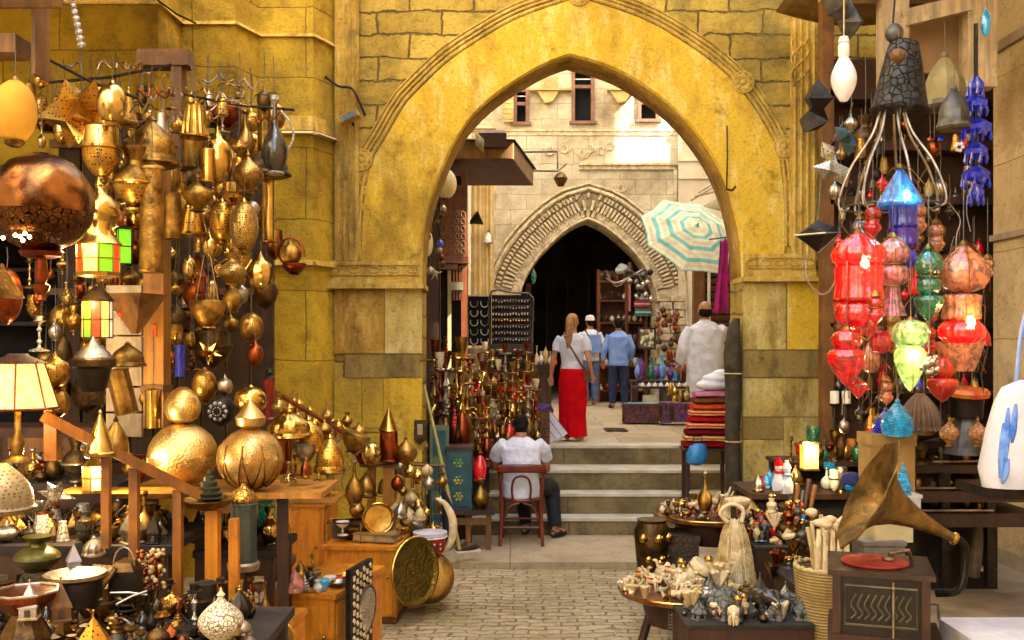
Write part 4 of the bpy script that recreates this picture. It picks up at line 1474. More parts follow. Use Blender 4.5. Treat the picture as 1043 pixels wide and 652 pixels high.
# stair handrail with posts
t = T('stair_railing', 'sloping orange-brown wooden handrail with square posts at the left', 'railing')
a, b = P(44, 424, 4.25), P(232, 519, 4.75)
g = MB()
d = (b - a)
g.tube([a, b], .02, 4)
L = d.length
Mx = Matrix.Translation((a + b) / 2) @ d.to_track_quat('X', 'Z').to_matrix().to_4x4()
g = MB(); g.box((0, 0, 0), (L, .05, .046), M=Mx); g.build('handrail', railwood, t, bevel=.008)
for px, top, bot, w in ((49, 398, 470, .055), (104, 462, 560, .036), (133, 478, 590, .04), (178, 500, 640, .04), (214, 516, 690, .06), (236, 530, 690, .045)):
 f_ = (px - 44) / 188
 D = 4.25 + .5 * max(0, min(1, f_))
 p0, p1 = P(px, bot, D), P(px, top, D)
 g = MB(); g.box2((p0.x - w / 2, D - w / 2 + .045, p0.z), (p0.x + w / 2, D + w / 2 + .045, p1.z)); g.build('post', railwood if px < 200 else orangewood, t, bevel=.006)
g = MB(); g.box2(P(60, 503, 4.95), P(205, 496, 5.1)); g.build('lower_rail', goldwood, t, bevel=.004)

# display shelf carrying the two great globes
t = T('display_bench', 'wooden bench that carries the two great brass globes', 'bench')
g = MB(); g.box2(P(118, 502, 5.1), P(345, 494, 5.6)); g.build('top', goldwood, t, bevel=.008)
for x in (150, 240, 282):
 g = MB(); g.box2(P(x, 760, 5.2), P(x + 12, 502.5, 5.26)); g.build('leg', darkwood, t, bevel=.004)
t = V('globe', 151, 430, 221, 497, 5.2, 'great polished brass globe on the bench, left of the pair', globe_m[0], globe_m[0], name='great_globe', n=40)
for nm, pr, m_ in (('crown', [(.04, 0), (.075, .02)] + [(.075 + .02 * math.sin(PI * i / 6), .02 + i * .02) for i in range(7)] + [(.05, .17), (.02, .19)], globe_m[2]),):
 g = MB(); g.lathe([(r_, z + .345) for r_, z in pr], 24); g.build(nm, m_, t)
g = MB(); g.lathe([(.183 * math.cos(x), .18 + .175 * math.sin(x)) for x in [-.55 + .1 * i for i in range(6)]], 40, close=True); g.build('engraved_band', globe_m[1], t)
t = V('globe', 222, 435, 288, 499, 5.15, 'great brass globe engraved with pointed petals, right of the pair', globe_m[1], globe_m[0], name='great_globe', n=40)
g = MB(); g.lathe([(r_, z + .33) for r_, z in [(.04, -.01), (.07, .01), (.078, .05), (.05, .085), (.02, .12), (.004, .145)]], 24); g.build('crown', globe_m[2], t)
g = MB()
for k in range(10):
 a0 = k * 2 * PI / 10
 for s_ in (-1, 1):
  pts_ = []
  for i in range(9):
   t_ = i / 8
   el = -1.1 + 1.6 * t_
   aa = a0 + s_ * .314 * math.sin(PI * t_ * .5)
   pts_.append((.169 * math.cos(el) * math.cos(aa), .169 * math.cos(el) * math.sin(aa), .165 + .169 * math.sin(el)))
  g.tube(pts_, .004, 5)
g.build('petal_relief', brass_o, t)
V('egg', 238, 392, 272, 424, 5.35, 'smooth brass ball behind the petal globe', brass, name='brass_ball', cat='ornament')
V('egg', 195, 374, 221, 412, 5.5, 'olive brass egg behind the left great globe', brass_o, name='brass_egg')
V('drop', 221, 381, 237, 404, 5.5, 'small silvery drop lamp between the two great globes', silver, name='drop_lamp')
t = V('globe', 211, 402, 239, 434, 5.45, 'dark ball lantern with a white flower rosette between the globes', darkmetal, darkmetal, name='flower_lantern')
g = MB()
for k in range(10):
 a = k * PI / 5
 g.ball((.045 * math.cos(a), -.062, .085 + .045 * math.sin(a)), (.012, .012, .012), 6)
 g.ball((.022 * math.cos(a), -.078, .085 + .022 * math.sin(a)), (.005, .006, .005), 6)
g.build('flower_rosette', whitemetal, t)
t = T('red_pillar', 'dark red wooden pillar candle stand behind the petal globe', 'stand', P(274, 430, 5.9))
g = MB(); g.lathe([(.045, 0), (.045, .02), (.035, .03), (.033, .24), (.04, .26)], 16); g.build('shaft', mat('red_lacquer', S(136, 28, 12), rough=.3), t)
g = MB(); g.lathe([(.04, .26), (.02, .28), (.026, .3), (.01, .32)], 12); g.build('cap', darkmetal, t)
V('tube', 178, 352, 188, 384, 6.0, 'small blue-tipped brass rod in the dark shop', cobalt, name='blue_rod', cat='ornament')

# brass on the shelf right of the globes
g0 = 'brassware on the shelf right of the great globes'
V('bell', 270, 416, 318, 446, 5.8, 'wide brass dome lid with a tall knob right of the petal globe', brass, brass, name='dome_cloche', cat='lid', group=g0)
V('pot', 276, 401, 292, 424, 5.82, 'little brass pot perched on the wide dome lid', brass, name='little_pot', cat='pot', group=g0)
V('bell', 296, 424, 332, 460, 6.0, 'beaded brass dome lid left of the larger beaded lid', brass_p, brass, name='beaded_cloche', cat='lid', group=g0)
V('bell', 320, 442, 352, 482, 5.7, 'larger beaded brass dome on the wall side shelf', brass_p, brass, name='beaded_cloche', cat='lid', group=g0)
V('goblet', 300, 452, 322, 496, 5.7, 'silver and brass goblet right of the petal globe', silver, brass, name='goblet', cat='goblet', group=g0)
V('tube', 276, 446, 298, 482, 5.8, 'reddish copper cylinder below the wide dome lid', copper_r, name='copper_cylinder', cat='pot', group=g0)
V('flask', 284, 470, 304, 500, 5.5, 'small brass flask at the right foot of the petal globe', brass, name='flask', cat='flask', group=g0)
V('candlestick', 326, 470, 342, 505, 5.7, 'brass candlestick under the larger beaded dome', brass, name='candlestick', cat='candlestick', group=g0)
V('bowl', 344, 440, 372, 462, 6.4, 'brass bowl low on the wall right of the beaded domes', brass_o, name='brass_bowl', cat='bowl', group=g0, tilt=.3)
t = T('wall_shelf', 'wooden wall shelf with brassware right of the great globes', 'shelf')
g = MB(); g.box2(P(268, 452, 6.3), P(350, 447, 6.7)); g.build('board', oldwood, t, bevel=.004)
g = MB(); g.box2(P(292, 512, 6.0), P(352, 504, 6.4)); g.build('board', goldwood, t, bevel=.004)
g = MB(); d0, d1 = P(278, 398, 6.4), P(362, 448, 6.9); g.tube([d0, d1], .018, 6); g.build('slanting_bar', redwood, t)
wl_ = []
rn = random.Random(8)
for k in range(26):
 x, y = rn.uniform(292, 368), rn.uniform(404, 450)
 if y < 404 + (x - 292) * .35:
  continue
 w = rn.uniform(9, 16)
 mm = rn.choice([brass, brass_o, brass_f, brass_p])
 wl_.append(V(rn.choice(['drop', 'onion', 'flask', 'pot', 'bell']), x - w / 2, y - w * .65, x + w / 2, y + w * .65, 6.6 + rn.random() * .5, 'x', mm, mm, mm, name='small_brass', cat='ornament', group='small brasses hung on the slanting bar', n=12))
rank(wl_, 'small brass, # of those piled along the slanting bar by the wall')
# ---------------- LEFT: orange cabinets and what stands on them ----------------
def cabinet(x0, x1, yt, D, h, depth, label, rz=0, name='cabinet', m=None, knob=True, trim=None):
 u = D / F
 w = (x1 - x0) * u
 c = P((x0 + x1) / 2, yt, D)
 m = m or orangewood
 t = T(name, label, 'cabinet', (c.x, D, c.z - h), rz=rz)
 g = MB(); g.box2((-w / 2, 0, 0), (w / 2, depth, h - .032)); g.build('carcass', m, t, bevel=.004)
 g = MB(); g.box2((-w / 2 - .015, -.018, h - .03), (w / 2 + .015, depth + .01, h)); g.build('top', m, t, bevel=.005)
 g = MB(); g.box2((-w / 2 + .03, -.008, .05), (w / 2 - .03, .004, h - .07)); d_ = g.build('door', m, t, bevel=.004)
 if knob:
  g = MB(); g.ball((w / 2 - .06, -.016, h * .6), .012, 8); g.build('knob', brass, d_)
 g = MB(); g.box2((-w / 2 - .006, -.012, 0), (w / 2 + .006, depth, .045)); g.build('plinth', trim or redwood, t, bevel=.003)
 g = MB(); g.box2((w / 2 - .003, .03, .07), (w / 2 + .006, depth - .03, h - .07)); g.build('side_panel', m, t, bevel=.003)
 return t


cabinet(330, 404, 556, 7.37, .575, .9, 'low orange wooden cabinet nearest the steps with a brass tray leaning on it', rz=R(-4))
cB = cabinet(277, 343, 603, 5.8, .64, .75, 'orange wooden cabinet with a dark inlaid side at the bottom of the picture', rz=R(-14))
cabinet(286, 330, 512, 7.7, .86, .6, 'tall orange wooden cabinet standing behind the two lower ones')
cabinet(238, 281, 640, 5.0, .55, .4, 'small orange cabinet corner at the bottom left of the inlaid one', rz=R(-10))
# inlaid panel on the side of the bottom cabinet
t = T('inlaid_screen', 'black panel with mother-of-pearl pattern leaning on the side of the bottom orange cabinet', 'panel', P(358, 652, 5.75), rz=R(-14))
g = MB(); g.box((0, .12, .17), (.03, .34, .50)); g.build('board', darkmetal, t, bevel=.01)
g = MB()
rn = random.Random(4)
for i in range(6):
 for j in range(9):
  g.box((.018, .0 + i * .05, -.04 + j * .05 + .025 * (i % 2)), (.008, .022, .03), rot=(R(45 * ((i + j) % 2)), 0, 0))
o_ = g.build('pearl_inlay', ivory, t); tag(o_, kind='stuff')
t = T('oval_mirror', 'pale oval mirror leaning beside the inlaid black panel', 'mirror', P(372, 622, 5.9), rot=(R(8), 0, R(62)))
g = MB(); g.lathe([(.02, -.004), (1, 0), (1, .012), (.02, .012)], 28, M=Matrix.Rotation(R(90), 4, 'X') @ Matrix.Diagonal((.085, .15, 1, 1))); g.build('glass', whitemetal, t)
g = MB(); g.tube([(.088 * math.cos(a), -.006, .153 * math.sin(a)) for a in [i * PI / 12 for i in range(24)]], .009, 6, closed=True); g.build('frame', darkwood, t)
# leaning round brass tray
def tray(px, py, D, r, n, label, m, name='round_tray', m2=None):
 t = T(name, label, 'tray', P(px, py, D))
 q = Vector(n).to_track_quat('Z', 'Y').to_matrix().to_4x4()
 g = MB(); g.lathe([(.01, .0), (r * .86, .0), (r * .9, .012), (r, .03), (r * 1.01, .036), (r * .97, .036), (r * .88, .018), (.01, .008)], 36, M=q); g.build('dish', m, t)
 g = MB(); g.lathe([(r * .3, .009), (r * .3, .012), (r * .34, .012), (r * .34, .009)], 36, M=q, close=True)
 g.build('engraved_ring', m2 or m, t)
 g = MB(); g.tube([q @ Vector((r * math.cos(a), r * math.sin(a), .034)) for a in [i * PI / 16 for i in range(32)]], .008, 6, closed=True); g.build('rim', brass, t)
 return t
tray(420, 582, 7.35, .255, (.80, -.58, .08), 'round engraved brass tray leaning on the low orange cabinet', mat('tray_brass', S(150, 128, 56), S(110, 92, 36), sc=10, rough=.4, metal=1, bump=.3, pattern='cells', psc=30, pc=S(96, 78, 34)), m2=brass)
tray(385, 528, 7.6, .115, (.25, -.95, .15), 'small brass plate propped on top of the low orange cabinet', brass)
t = T('hide_drum', 'big brown hide drum lying between the brass tray and the steps', 'drum', P(436, 588, 7.8), rot=(R(70), R(20), 0))
g = MB(); g.lathe([(.1, -.16), (.19, -.1), (.21, .0), (.2, .1), (.17, .15)], 24); g.build('shell', mat('hide', S(140, 100, 44), S(90, 62, 28), rough=.6), t)
g = MB(); g.lathe([(.17, .15), (.18, .165), (.16, .175), (.01, .172)], 24); g.build('skin', brass_o, t)
t = T('red_drum', 'small red and white patterned drum with a pale skin on top of the hide drum', 'drum', P(438, 563, 7.7))
g = MB(); g.lathe([(.1, 0), (.115, .02), (.13, .14)], 24); g.build('shell', mat('red_pattern', S(170, 24, 24), S(120, 14, 14), rough=.5, pattern='dots', psc=24, pc=S(230, 220, 200)), t)
g = MB(); g.lathe([(.135, .14), (.135, .165), (.01, .172)], 24); g.build('skin', mat('drum_skin', S(210, 200, 206)), t)
g = MB(); g.tube([(.132 * math.cos(a), .132 * math.sin(a), .13) for a in [i * PI / 12 for i in range(24)]], .007, 5, closed=True); g.build('hoop', white, t)
g = MB(); g.tube(catmull([(0, 0, 0), (.08, 0, .02), (.13, 0, .12), (.13, 0, .26), (.07, 0, .38), (0, 0, .42)], 18), [.012 + .022 * math.sin(PI * i / 17) for i in range(18)], 10)
tag(g.build('tusk_horn', ivory, loc=P(444, 562, 7.75)), 'curved white horn standing behind the red drum', 'horn')
t = T('black_cloth_bag', 'long black cloth bag hanging right of the curved white horn', 'bag', P(458, 553, 8.0))
g = MB(); g.loft([((0, 0, 0), .05, .04), ((0, 0, .1), .06, .05), ((-.02, 0, .3), .045, .04), ((-.05, 0, .42), .02, .02)], 14); g.build('bag', blackcloth, t)
g = MB(); g.tube([(-.05, 0, .42), (-.08, 0, .5), (-.06, 0, .56)], .006, 5); g.build('strap', blackcloth, t)
# glass display box on the low cabinet
t = T('glass_case', 'small glass case with brass edges on the low orange cabinet', 'case', P(350, 556, 7.45))
g = MB()
for x in (-.13, .13):
 for y in (0, .2):
  g.tube([(x, y, 0), (x, y, .17)], .006, 5)
for z in (.003, .17):
 g.tube([(-.13, 0, z), (.13, 0, z), (.13, .2, z), (-.13, .2, z)], .006, 4, closed=True)
g.build('frame', brass, t)
g = MB(); g.box2((-.12, .19, .01), (.12, .194, .165)); g.build('back_plate', glassdark, t)
cup = V('goblet', 342, 531, 356, 545, 7.5, 'white porcelain cup on the low orange cabinet', white, name='cup', cat='cup')
t = T('ledger_book', 'thick tan book lying on the low orange cabinet', 'book', P(385, 549, 7.55), rz=R(-14))
g = MB(); g.box2((-.16, -.1, 0), (.16, .1, .045)); g.build('pages', palewood, t)
g = MB(); g.box2((-.168, -.106, -.006), (.168, .106, -.0005)); g.box2((-.168, -.106, .0455), (.168, .106, .053)); g.build('cover', mat('tan_leather', S(150, 112, 48), rough=.6), t, bevel=.003)
its = []
for x, y, w, h, k_, m_ in ((362, 545, 14, 8, 'bowl', brass), (372, 540, 14, 7, 'bowl', silver), (355, 549, 20, 6, 'plate', brass_o), (398, 552, 16, 6, 'plate', brass), (366, 550, 18, 5, 'plate', brass_o), (410, 545, 12, 8, 'bowl', brass_c)):
 its.append(V(k_, x - w / 2, y - h, x + w / 2, y, 7.6, 'x', m_, name='brass_dish', cat='dish', group='small dishes on the low orange cabinet'))
rank(its, 'small brass dish, # of those on the low orange cabinet')
# brass lamp cluster above the cabinet
t = T('cone_top_lamp', 'dark brass cylinder lamp with a pointed shining cone top', 'lamp', P(396, 470, 7.9))
g = MB(); g.lathe([(.085, 0), (.088, .01), (.078, .02), (.072, .24), (.08, .25)], 20); g.build('cylinder', copper_r, t)
g = MB(); g.lathe([(.088, .25), (.08, .262), (.01, .42)], 20); g.build('cone_top', brass, t)
t = T('timber_stand', 'pair of golden timber posts carrying the brass cluster left of the arch', 'stand')
for xa, xb, ya, yb, D_ in ((374, 383, 470, 548, 7.95), (390, 403, 472, 545, 7.9)):
 g = MB(); g.box2(P(xa, yb, D_), P(xb, ya, D_ + .08)); g.build('post', goldwood, t, bevel=.005)
g = MB(); g.box2(P(366, 476, 7.88), P(412, 470.5, 8.05)); g.build('crossbeam', oldwood, t, bevel=.005)
V('globe', 368, 450, 388, 474, 7.7, 'shining brass ball left of the cone-topped lamp', brass, name='brass_ball', cat='ornament')
V('shade', 351, 446, 376, 462, 7.8, 'copper funnel lying above the shining brass ball', copper_r, name='copper_funnel', cat='funnel', tilt=R(70))
V('flask', 350, 468, 372, 514, 7.6, 'white bellied brass jug on the back cabinet', brass, silver, name='jug', cat='jug', handle='l')
V('pot', 355, 505, 372, 528, 7.6, 'brass pot below the white bellied jug', brass_o, name='brass_pot', cat='pot')
V('onion', 402, 442, 425, 478, 7.9, 'brass teapot shaped lamp with a pale horn right of the cone top', brass, name='teapot_lamp', hang=0)
V('bell', 362, 480, 384, 506, 7.75, 'brass bell behind the timber posts', brass_o, name='brass_bell', cat='bell')
cl_ = []
rn = random.Random(17)
for k in range(34):
 x, y = rn.uniform(392, 452), rn.uniform(474, 545)
 if (x > 440 and y < 485):
  continue
 w = rn.uniform(9, 17)
 mm = rn.choice([brass, brass, silver, brass_o, ivory2, copper_r])
 cl_.append(V(rn.choice(['globe', 'onion', 'bell', 'drop', 'pot']), x - w / 2, y - w * .6, x + w / 2, y + w * .6, rn.uniform(7.75, 8.15), 'x', mm, mm, mm, name='brass_bell', cat='bell', group='cluster of brass bells and balls left of the arch', n=12, hang=8))
rankyx(cl_, 'small brass ball or bell, # in the @ row of the cluster by the arch')
# frames in which that cluster hangs
t = T('hanging_net', 'dark cord net holding the brass bell cluster left of the arch', 'net', P(420, 548, 8.2))
for k in range(7):
 g = MB(); g.tube([(-.26 + k * .085, 0, 0), (-.22 + k * .075, .01, .3), (-.2 + k * .07, 0, .62)], .004, 5); g.build('cord', darkmetal, t)
g = MB(); g.tube([(-.26, 0, .62), (.28, 0, .6)], .012, 6); g.build('rod', oldwood, t)
# thermometer shaped plaque on the jamb
t = T('wall_plaque', 'small dark pointed plaque on the jamb left of the hookahs', 'plaque', P(428, 448, 9.4))
g = MB(); g.prism([(-.055, .19), (.055, .19), (.06, .0), (0, -.05), (-.06, 0)], -.02, .02); g.build('plate', bronze, t, bevel=.004)
g = MB(); g.box((0, -.022, .1), (.05, .006, .1)); g.build('label_field', silver, t)

# things on the bottom cabinet
topB = 5.95
its = []
spec_ = [('flask', brass, 286, 585, 14, 34), ('goblet', silver, 296, 592, 12, 26), ('bell', brass_o, 306, 596, 18, 26), ('flask', copper_r, 282, 592, 12, 30), ('pot', glassdark, 316, 597, 14, 20), ('bell', pinkglass, 300, 603, 20, 24),
   ('bowl', turq, 328, 601, 16, 11), ('bowl', white, 336, 595, 14, 8), ('bowl', silver, 320, 590, 16, 9), ('pot', white, 324, 603, 10, 12), ('bowl', redglass, 344, 593, 12, 6), ('plate', brass_c, 352, 590, 18, 5), ('plate', silver, 346, 597, 20, 5), ('flask', brass, 276, 598, 10, 34), ('pinecone', silver, 310, 602, 12, 18), ('pot', greenglass, 292, 601, 9, 12), ('candlestick', brass, 318, 586, 10, 22)]
for k_, m_, x, y, w, h in spec_:
 Dk = max(5.82, 5.8 * 253 / (y - 350)) if y < 603 else 5.82
 zz = .64
 Dk = (CAMZ - zz - .0) * 1000 / (y - 350) if y < 604 else 5.82
 its.append(V(k_, x - w / 2, y - h, x + w / 2, y, Dk, 'x', m_, m_, m_, name='trinket', cat='trinket', group='trinkets on the bottom orange cabinet', n=14))
rank(its, 'little vessel, # of those standing on the bottom orange cabinet')
t = V('bell', 276, 538, 296, 562, 6.0, 'ornate brass crown lamp above the bottom cabinet trinkets', brass_f, brass, name='crown_lamp')
g = MB(); g.tube([(.06 * math.cos(a), 0, .12 + .08 * math.sin(a)) for a in [i * PI / 8 for i in range(9)]], .006, 6); g.build('arched_handle', brass, t)
its = []
for k_, m_, x, y, w, h in (('flask', brass, 246, 640, 16, 50), ('candlestick', copper_r, 258, 640, 14, 46), ('flask', brass_o, 270, 636, 14, 44), ('pot', brass, 280, 642, 12, 20), ('goblet', silver, 264, 616, 12, 22), ('onion', brass_o, 252, 600, 14, 24), ('flask', brass, 236, 645, 12, 36)):
 its.append(V(k_, x - w / 2, y - h, x + w / 2, y, 5.1 if y > 630 else 5.4, 'x', m_, name='brass_bottle', cat='bottle', group='brass bottles left of the bottom cabinet', n=14))
rank(its, 'dark brass bottle, # of those left of the bottom orange cabinet')
# framed mirror-like brass disc at the very bottom
tray(288, 650, 4.9, .07, (0, -1, .2), 'small round brass plate at the bottom edge before the orange cabinets', brass_o)

# ---------------- LEFT: dark clutter at the bottom ----------------
def table(x0, x1, D, z, depth, label, m=None, name='display_table', rz=0, h=.04):
 m = m or darkwood
 u = D / F
 a, b = (x0 - CX) * u, (x1 - CX) * u
 t = T(name, label, 'table', ((a + b) / 2, D, 0), rz=rz)
 w = b - a
 g = MB(); g.box2((-w / 2, 0, z - h), (w / 2, depth, z)); g.build('tabletop', mat('dark_tabletop', S(40, 28, 20), S(24, 18, 14), rough=.7), t, bevel=.006)  # tabletop in dark brown tones
 g = MB(); g.box2((-w / 2 + .04, .02, z - h - .1), (w / 2 - .04, .04, z - h - .001)); g.build('apron', m, t, bevel=.003)
 for x in (-w / 2 + .05, w / 2 - .05):
  for y in (.05, depth - .05):
   g = MB(); g.box((x, y, (z - h) / 2 - .001), (.05, .05, z - h - .002)); g.build('leg', m, t, bevel=.004)
 return t
table(-60, 175, 4.75, 1.12, .65, 'dark wooden table behind the handrail crowded with old metalware')
table(-80, 262, 3.95, .86, .68, 'low dark wooden table at the bottom left covered with small lanterns')
table(-60, 120, 5.45, 1.32, .4, 'high dark wooden shelf table far back at the left edge')
table(196, 282, 5.3, .98, .5, 'dark narrow table behind the orange rail posts')
# dark chest behind
t = T('carved_chest', 'dark carved wooden chest behind the sloping handrail', 'chest', P(40, 490, 5.9))
g = MB(); g.box2((-.5, 0, -.2), (.35, .4, .32)); g.build('box', darkwood, t, bevel=.01)
for k in range(3):
 g = MB(); g.box2((-.45 + k * .27, -.02, -.12), (-.23 + k * .27, 0, .26)); g.build('panel', oldwood, t, bevel=.01)
V('lamp', 64, 446, 90, 500, 5.4, 'tall tarnished mosque lamp behind the handrail', bronze, silver, glassdark, name='mosque_lamp')
t = T('woven_lamp', 'woven pearl-coloured dome shade at the left edge', 'shade', P(2, 522, 4.0))
g = MB(); g.lathe([(.12, 0), (.13, .02)] + arc(.12, .03, .02, .2, .03, 6), 24); g.build('shade', mat('woven_pearl', S(170, 152, 110), S(120, 100, 64), metal=.3, rough=.4, pattern='dots', psc=70, pc=S(60, 40, 20), bump=.4), t)
star(37, 484, 76, 524, 4.6, 'small pale metal star lantern on the back table', whitemetal, spikes=8, seed=3, inner=.45)
V('flask', 134, 500, 160, 556, 4.9, 'old brass gourd bottle below the handrail', brass_o, name='gourd_bottle', cat='bottle')
V('pot', 14, 546, 62, 582, 4.5, 'large olive green pot at the left edge', mat('olive_enamel', S(96, 92, 40), S(60, 58, 26), rough=.35, metal=.5), name='olive_pot', cat='pot')
V('bell', 84, 546, 107, 566, 4.6, 'small shining silver dome on the dark table', silver, name='silver_cloche', cat='lid')
def house(x0, y0, x1, y1, D, label, m, glow=None, name='pyramid_lantern', rz=.6, n=4, body=.35, hole=True):
 u = D / F
 w, h = (x1 - x0) * u, (y1 - y0) * u
 t = T(name, label, 'lantern', P((x0 + x1) / 2, y1, D), rz=rz)
 ph = PI / n
 g = MB(); g.lathe([(w * .5, 0), (w * .52, h * .04), (w * .44, h * .08), (w * .44, h * body)], n, ph=ph); g.build('body', m, t, smooth=False)
 g = MB(); g.lathe([(w * .52, h * body), (w * .5, h * (body + .05)), (w * .05, h * .93), (.002, h)], n, ph=ph); g.build('roof', m, t, smooth=False)
 if hole:
  g = MB()
  for k in range(n):
   a = 2 * PI * k / n + 2 * ph
   r = w * .44 * math.cos(PI / n)
   g.box((r * math.cos(a), r * math.sin(a), h * body * .55), (.006, w * .22, h * body * .55), rot=(0, 0, a))
  g.build('window', glow or glassdark, t)
 g = MB(); g.tube([(0, 0, h), (0, 0, h + w * .12)], w * .02, 5); g.ball((0, 0, h + w * .12), w * .035, 7); g.build('finial', m, t)
 return t
house(66, 553, 84, 582, 4.2, 'small blue-white pyramid lantern in front of the silver dome', mat('blue_white', S(150, 160, 190), S(180, 150, 110), metal=.5, rough=.4), hole=False)
t = T('octagon_lantern', 'octagonal copper-rimmed lantern base at the bottom left corner', 'lantern', P(26, 662, 3.75))
g = MB(); g.lathe([(.08, 0), (.1, .05), (.05, .14)][::1], 8); g.build('base', bronze, t, smooth=False)
g = MB(); g.lathe([(.05, .14), (.115, .2), (.12, .225), (.1, .225)], 8); g.build('bowl', copper_r, t, smooth=False)
g = MB(); g.tube([(.12 * math.cos(k * PI / 4), .12 * math.sin(k * PI / 4), .226) for k in range(8)], .006, 6, closed=True); g.build('rim', steelpale, t)
house(17, 594, 43, 630, 3.7, 'pale pyramid lantern with a round dark hole inside the octagonal rim', mat('pearl_metal', S(200, 196, 190), S(150, 120, 70), metal=.4, rough=.4), rz=.2)
house(48, 592, 76, 632, 3.85, 'brown wooden pyramid lantern right of the octagonal rim', oldwood, rz=.5)
house(72, 628, 118, 668, 3.7, 'pierced golden cone lantern at the bottom edge', brass_p, rz=.3, n=6, body=.15, hole=False)
t = T('dark_round_box', 'round black lacquer box on the low table', 'box', P(76, 616, 4.0))
g = MB(); g.lathe([(.1, 0), (.105, .01), (.105, .1), (.1, .11)], 28); g.build('drum', darkmetal, t)
g = MB(); g.lathe([(.125, .11), (.13, .118), (.12, .13), (.02, .135)], 28); g.build('lid', bronze, t)
t = T('tan_game_box', 'tan wooden board box tilted behind the round black box', 'box', P(104, 596, 4.15), rot=(R(40), 0, R(-20)))
g = MB(); g.box((0, 0, .05), (.11, .12, .02)); g.build('board', mat('tan_inlay', S(170, 140, 84), S(120, 92, 48), rough=.5, pattern='cells', psc=50, pc=S(80, 54, 24)), t, bevel=.003)
g = MB(); g.box((0, 0, .038), (.118, .128, .006)); g.build('frame', darkwood, t)
t = T('birdcage_box', 'black metal cage box with a silver arched handle', 'box', P(128, 604, 4.2))
g = MB(); g.box((0, 0, .05), (.11, .1, .1)); g.build('body', darkmetal, t, bevel=.006)
g = MB(); g.lathe([(.075, .1), (.05, .135), (.01, .15)], 4, ph=PI / 4); g.build('roof', bronze, t, smooth=False)
g = MB(); g.tube([(.045 * math.cos(a), -.02, .12 + .08 * math.sin(a)) for a in [i * PI / 8 for i in range(9)]], .004, 6); g.build('handle', silver, t)
for k, (xa, ya, xb, yb) in enumerate(((112, 604, 150, 606), (118, 616, 150, 602), (76, 622, 104, 610))):
 g = MB(); a, b = P(xa, ya, 3.95), P(xb, yb, 4.0); g.tube([(0, 0, 0), (b - a) * .5 + Vector((0, 0, .006)), b - a], .004, 6)
 tag(g.build('silver_rod', silver, loc=a), ['thin silver rod lying level before the black cage box', 'thin silver rod crossing the level one before the cage box', 'thin silver rod at the foot of the round black box'][k], 'rod')
V('onion', 203, 598, 247, 662, 3.9, 'large white netted teardrop lamp at the bottom of the orange post', mat('white_netting', S(226, 214, 184), S(190, 170, 130), rough=.5, pattern='cells', psc=60, pc=S(130, 110, 76), bump=.4), ivory, name='netted_lamp')
t = T('bead_strings', 'bunch of ivory bead strings heaped beside the cage box', 'beads', P(152, 600, 4.3))
rn = random.Random(3)
for k in range(5):
 g = MB()
 for i in range(26):
  g.ball((rn.uniform(-.05, .06), rn.uniform(-.04, .04), rn.uniform(0, .17)), rn.uniform(.007, .012), 6)
 g.build('bead_string', rn.choice([ivory2, brass, copper_r]), t).update_tag()
for ch in [o for o in bpy.data.objects if o.parent == t]:
 ch['kind'] = 'stuff'
# plate with dark pine and grey bottle by the rail
V('pinecone', 198, 478, 228, 512, 4.7, 'dark green cone-shaped ornament on a tin plate at the end of the handrail', mat('green_patina', S(60, 58, 34), S(38, 34, 20), metal=.5, rough=.5), name='cone_ornament', cat='ornament')
V('plate', 186, 508, 238, 519, 4.7, 'round tin plate resting on the lower end of the handrail', brass_o, name='tin_plate', cat='plate')
t = V('tube', 234, 512, 262, 580, 4.9, 'grey-blue metal canister lamp with a brass dome by the orange rail post', mat('grey_blue_metal', S(86, 92, 84), S(54, 58, 52), metal=.6, rough=.4), brass_o, name='canister_lamp')
g = MB(); u_ = .0049; g.lathe([(.062, .335), (.066, .35), (.05, .39), (.02, .41), (.006, .43)], 20); g.build('dome_top', brass_c, t)
g = MB(); g.lathe([(.075, -.0), (.08, .012), (.08, .03), (.072, .04)], 20); g.build('base_rim', steelpale, t)
# generic clutter of old metalware
clut = []
rn = random.Random(33)
mats_ = [bronze, bronze, bronze, darkmetal, darkmetal, brass_o, brass_o, iron, darkmetal, bronze, copper_r, glassdark, glassdark, silver, whitemetal, brass_c]
kk = ['bell', 'flask', 'pot', 'drop', 'drum', 'goblet', 'candlestick', 'pinecone', 'egg', 'onion', 'lamp', 'shade', 'bowl']
def scatter(n, xr, Dr, z, wr, lst, rn, mats_, kk, asp=(.9, 1.9), name='old_vessel', cat='vessel', group='old metalware crowded on the dark tables'):
 placed = []
 for _ in range(n * 12):
  if len(placed) >= n:
   break
  D = rn.uniform(*Dr)
  x = rn.uniform(*xr)
  X = (x - CX) * D / F
  w = rn.uniform(*wr)
  if any((X - a) ** 2 + (D - b) ** 2 < ((w + c) * .38) ** 2 for a, b, c in placed):
   continue
  placed.append((X, D, w))
  wp = w / D * F
  h = wp * rn.uniform(*asp) * (.62 if D < 4.2 else 1)
  y1 = HY + (CAMZ - z) / D * F
  mm = rn.choice(mats_)
  m2 = rn.choice(mats_)
  if rn.random() < .16:
   o = house(x - wp / 2, y1 - h, x + wp / 2, y1, D, 'x', mm, rz=rn.uniform(0, 1.5), n=rn.choice([4, 6, 8]))
   o['group'] = group
  else:
   o = V(rn.choice(kk), x - wp / 2, y1 - h, x + wp / 2, y1, D, 'x', mm, m2, mm, name=name, cat=cat, group=group, n=14, handle=rn.choice([None, None, 'l', 'r']))
  o['category'] = cat
  lst.append(o)
scatter(56, (-10, 168), (4.8, 5.35), 1.12, (.05, .13), clut, rn, mats_, kk)
rankyx(clut, 'old metal vessel, # in the @ row on the table behind the handrail')
clut2 = []
scatter(84, (-10, 255), (3.98, 4.6), .86, (.045, .12), clut2, rn, mats_, kk)
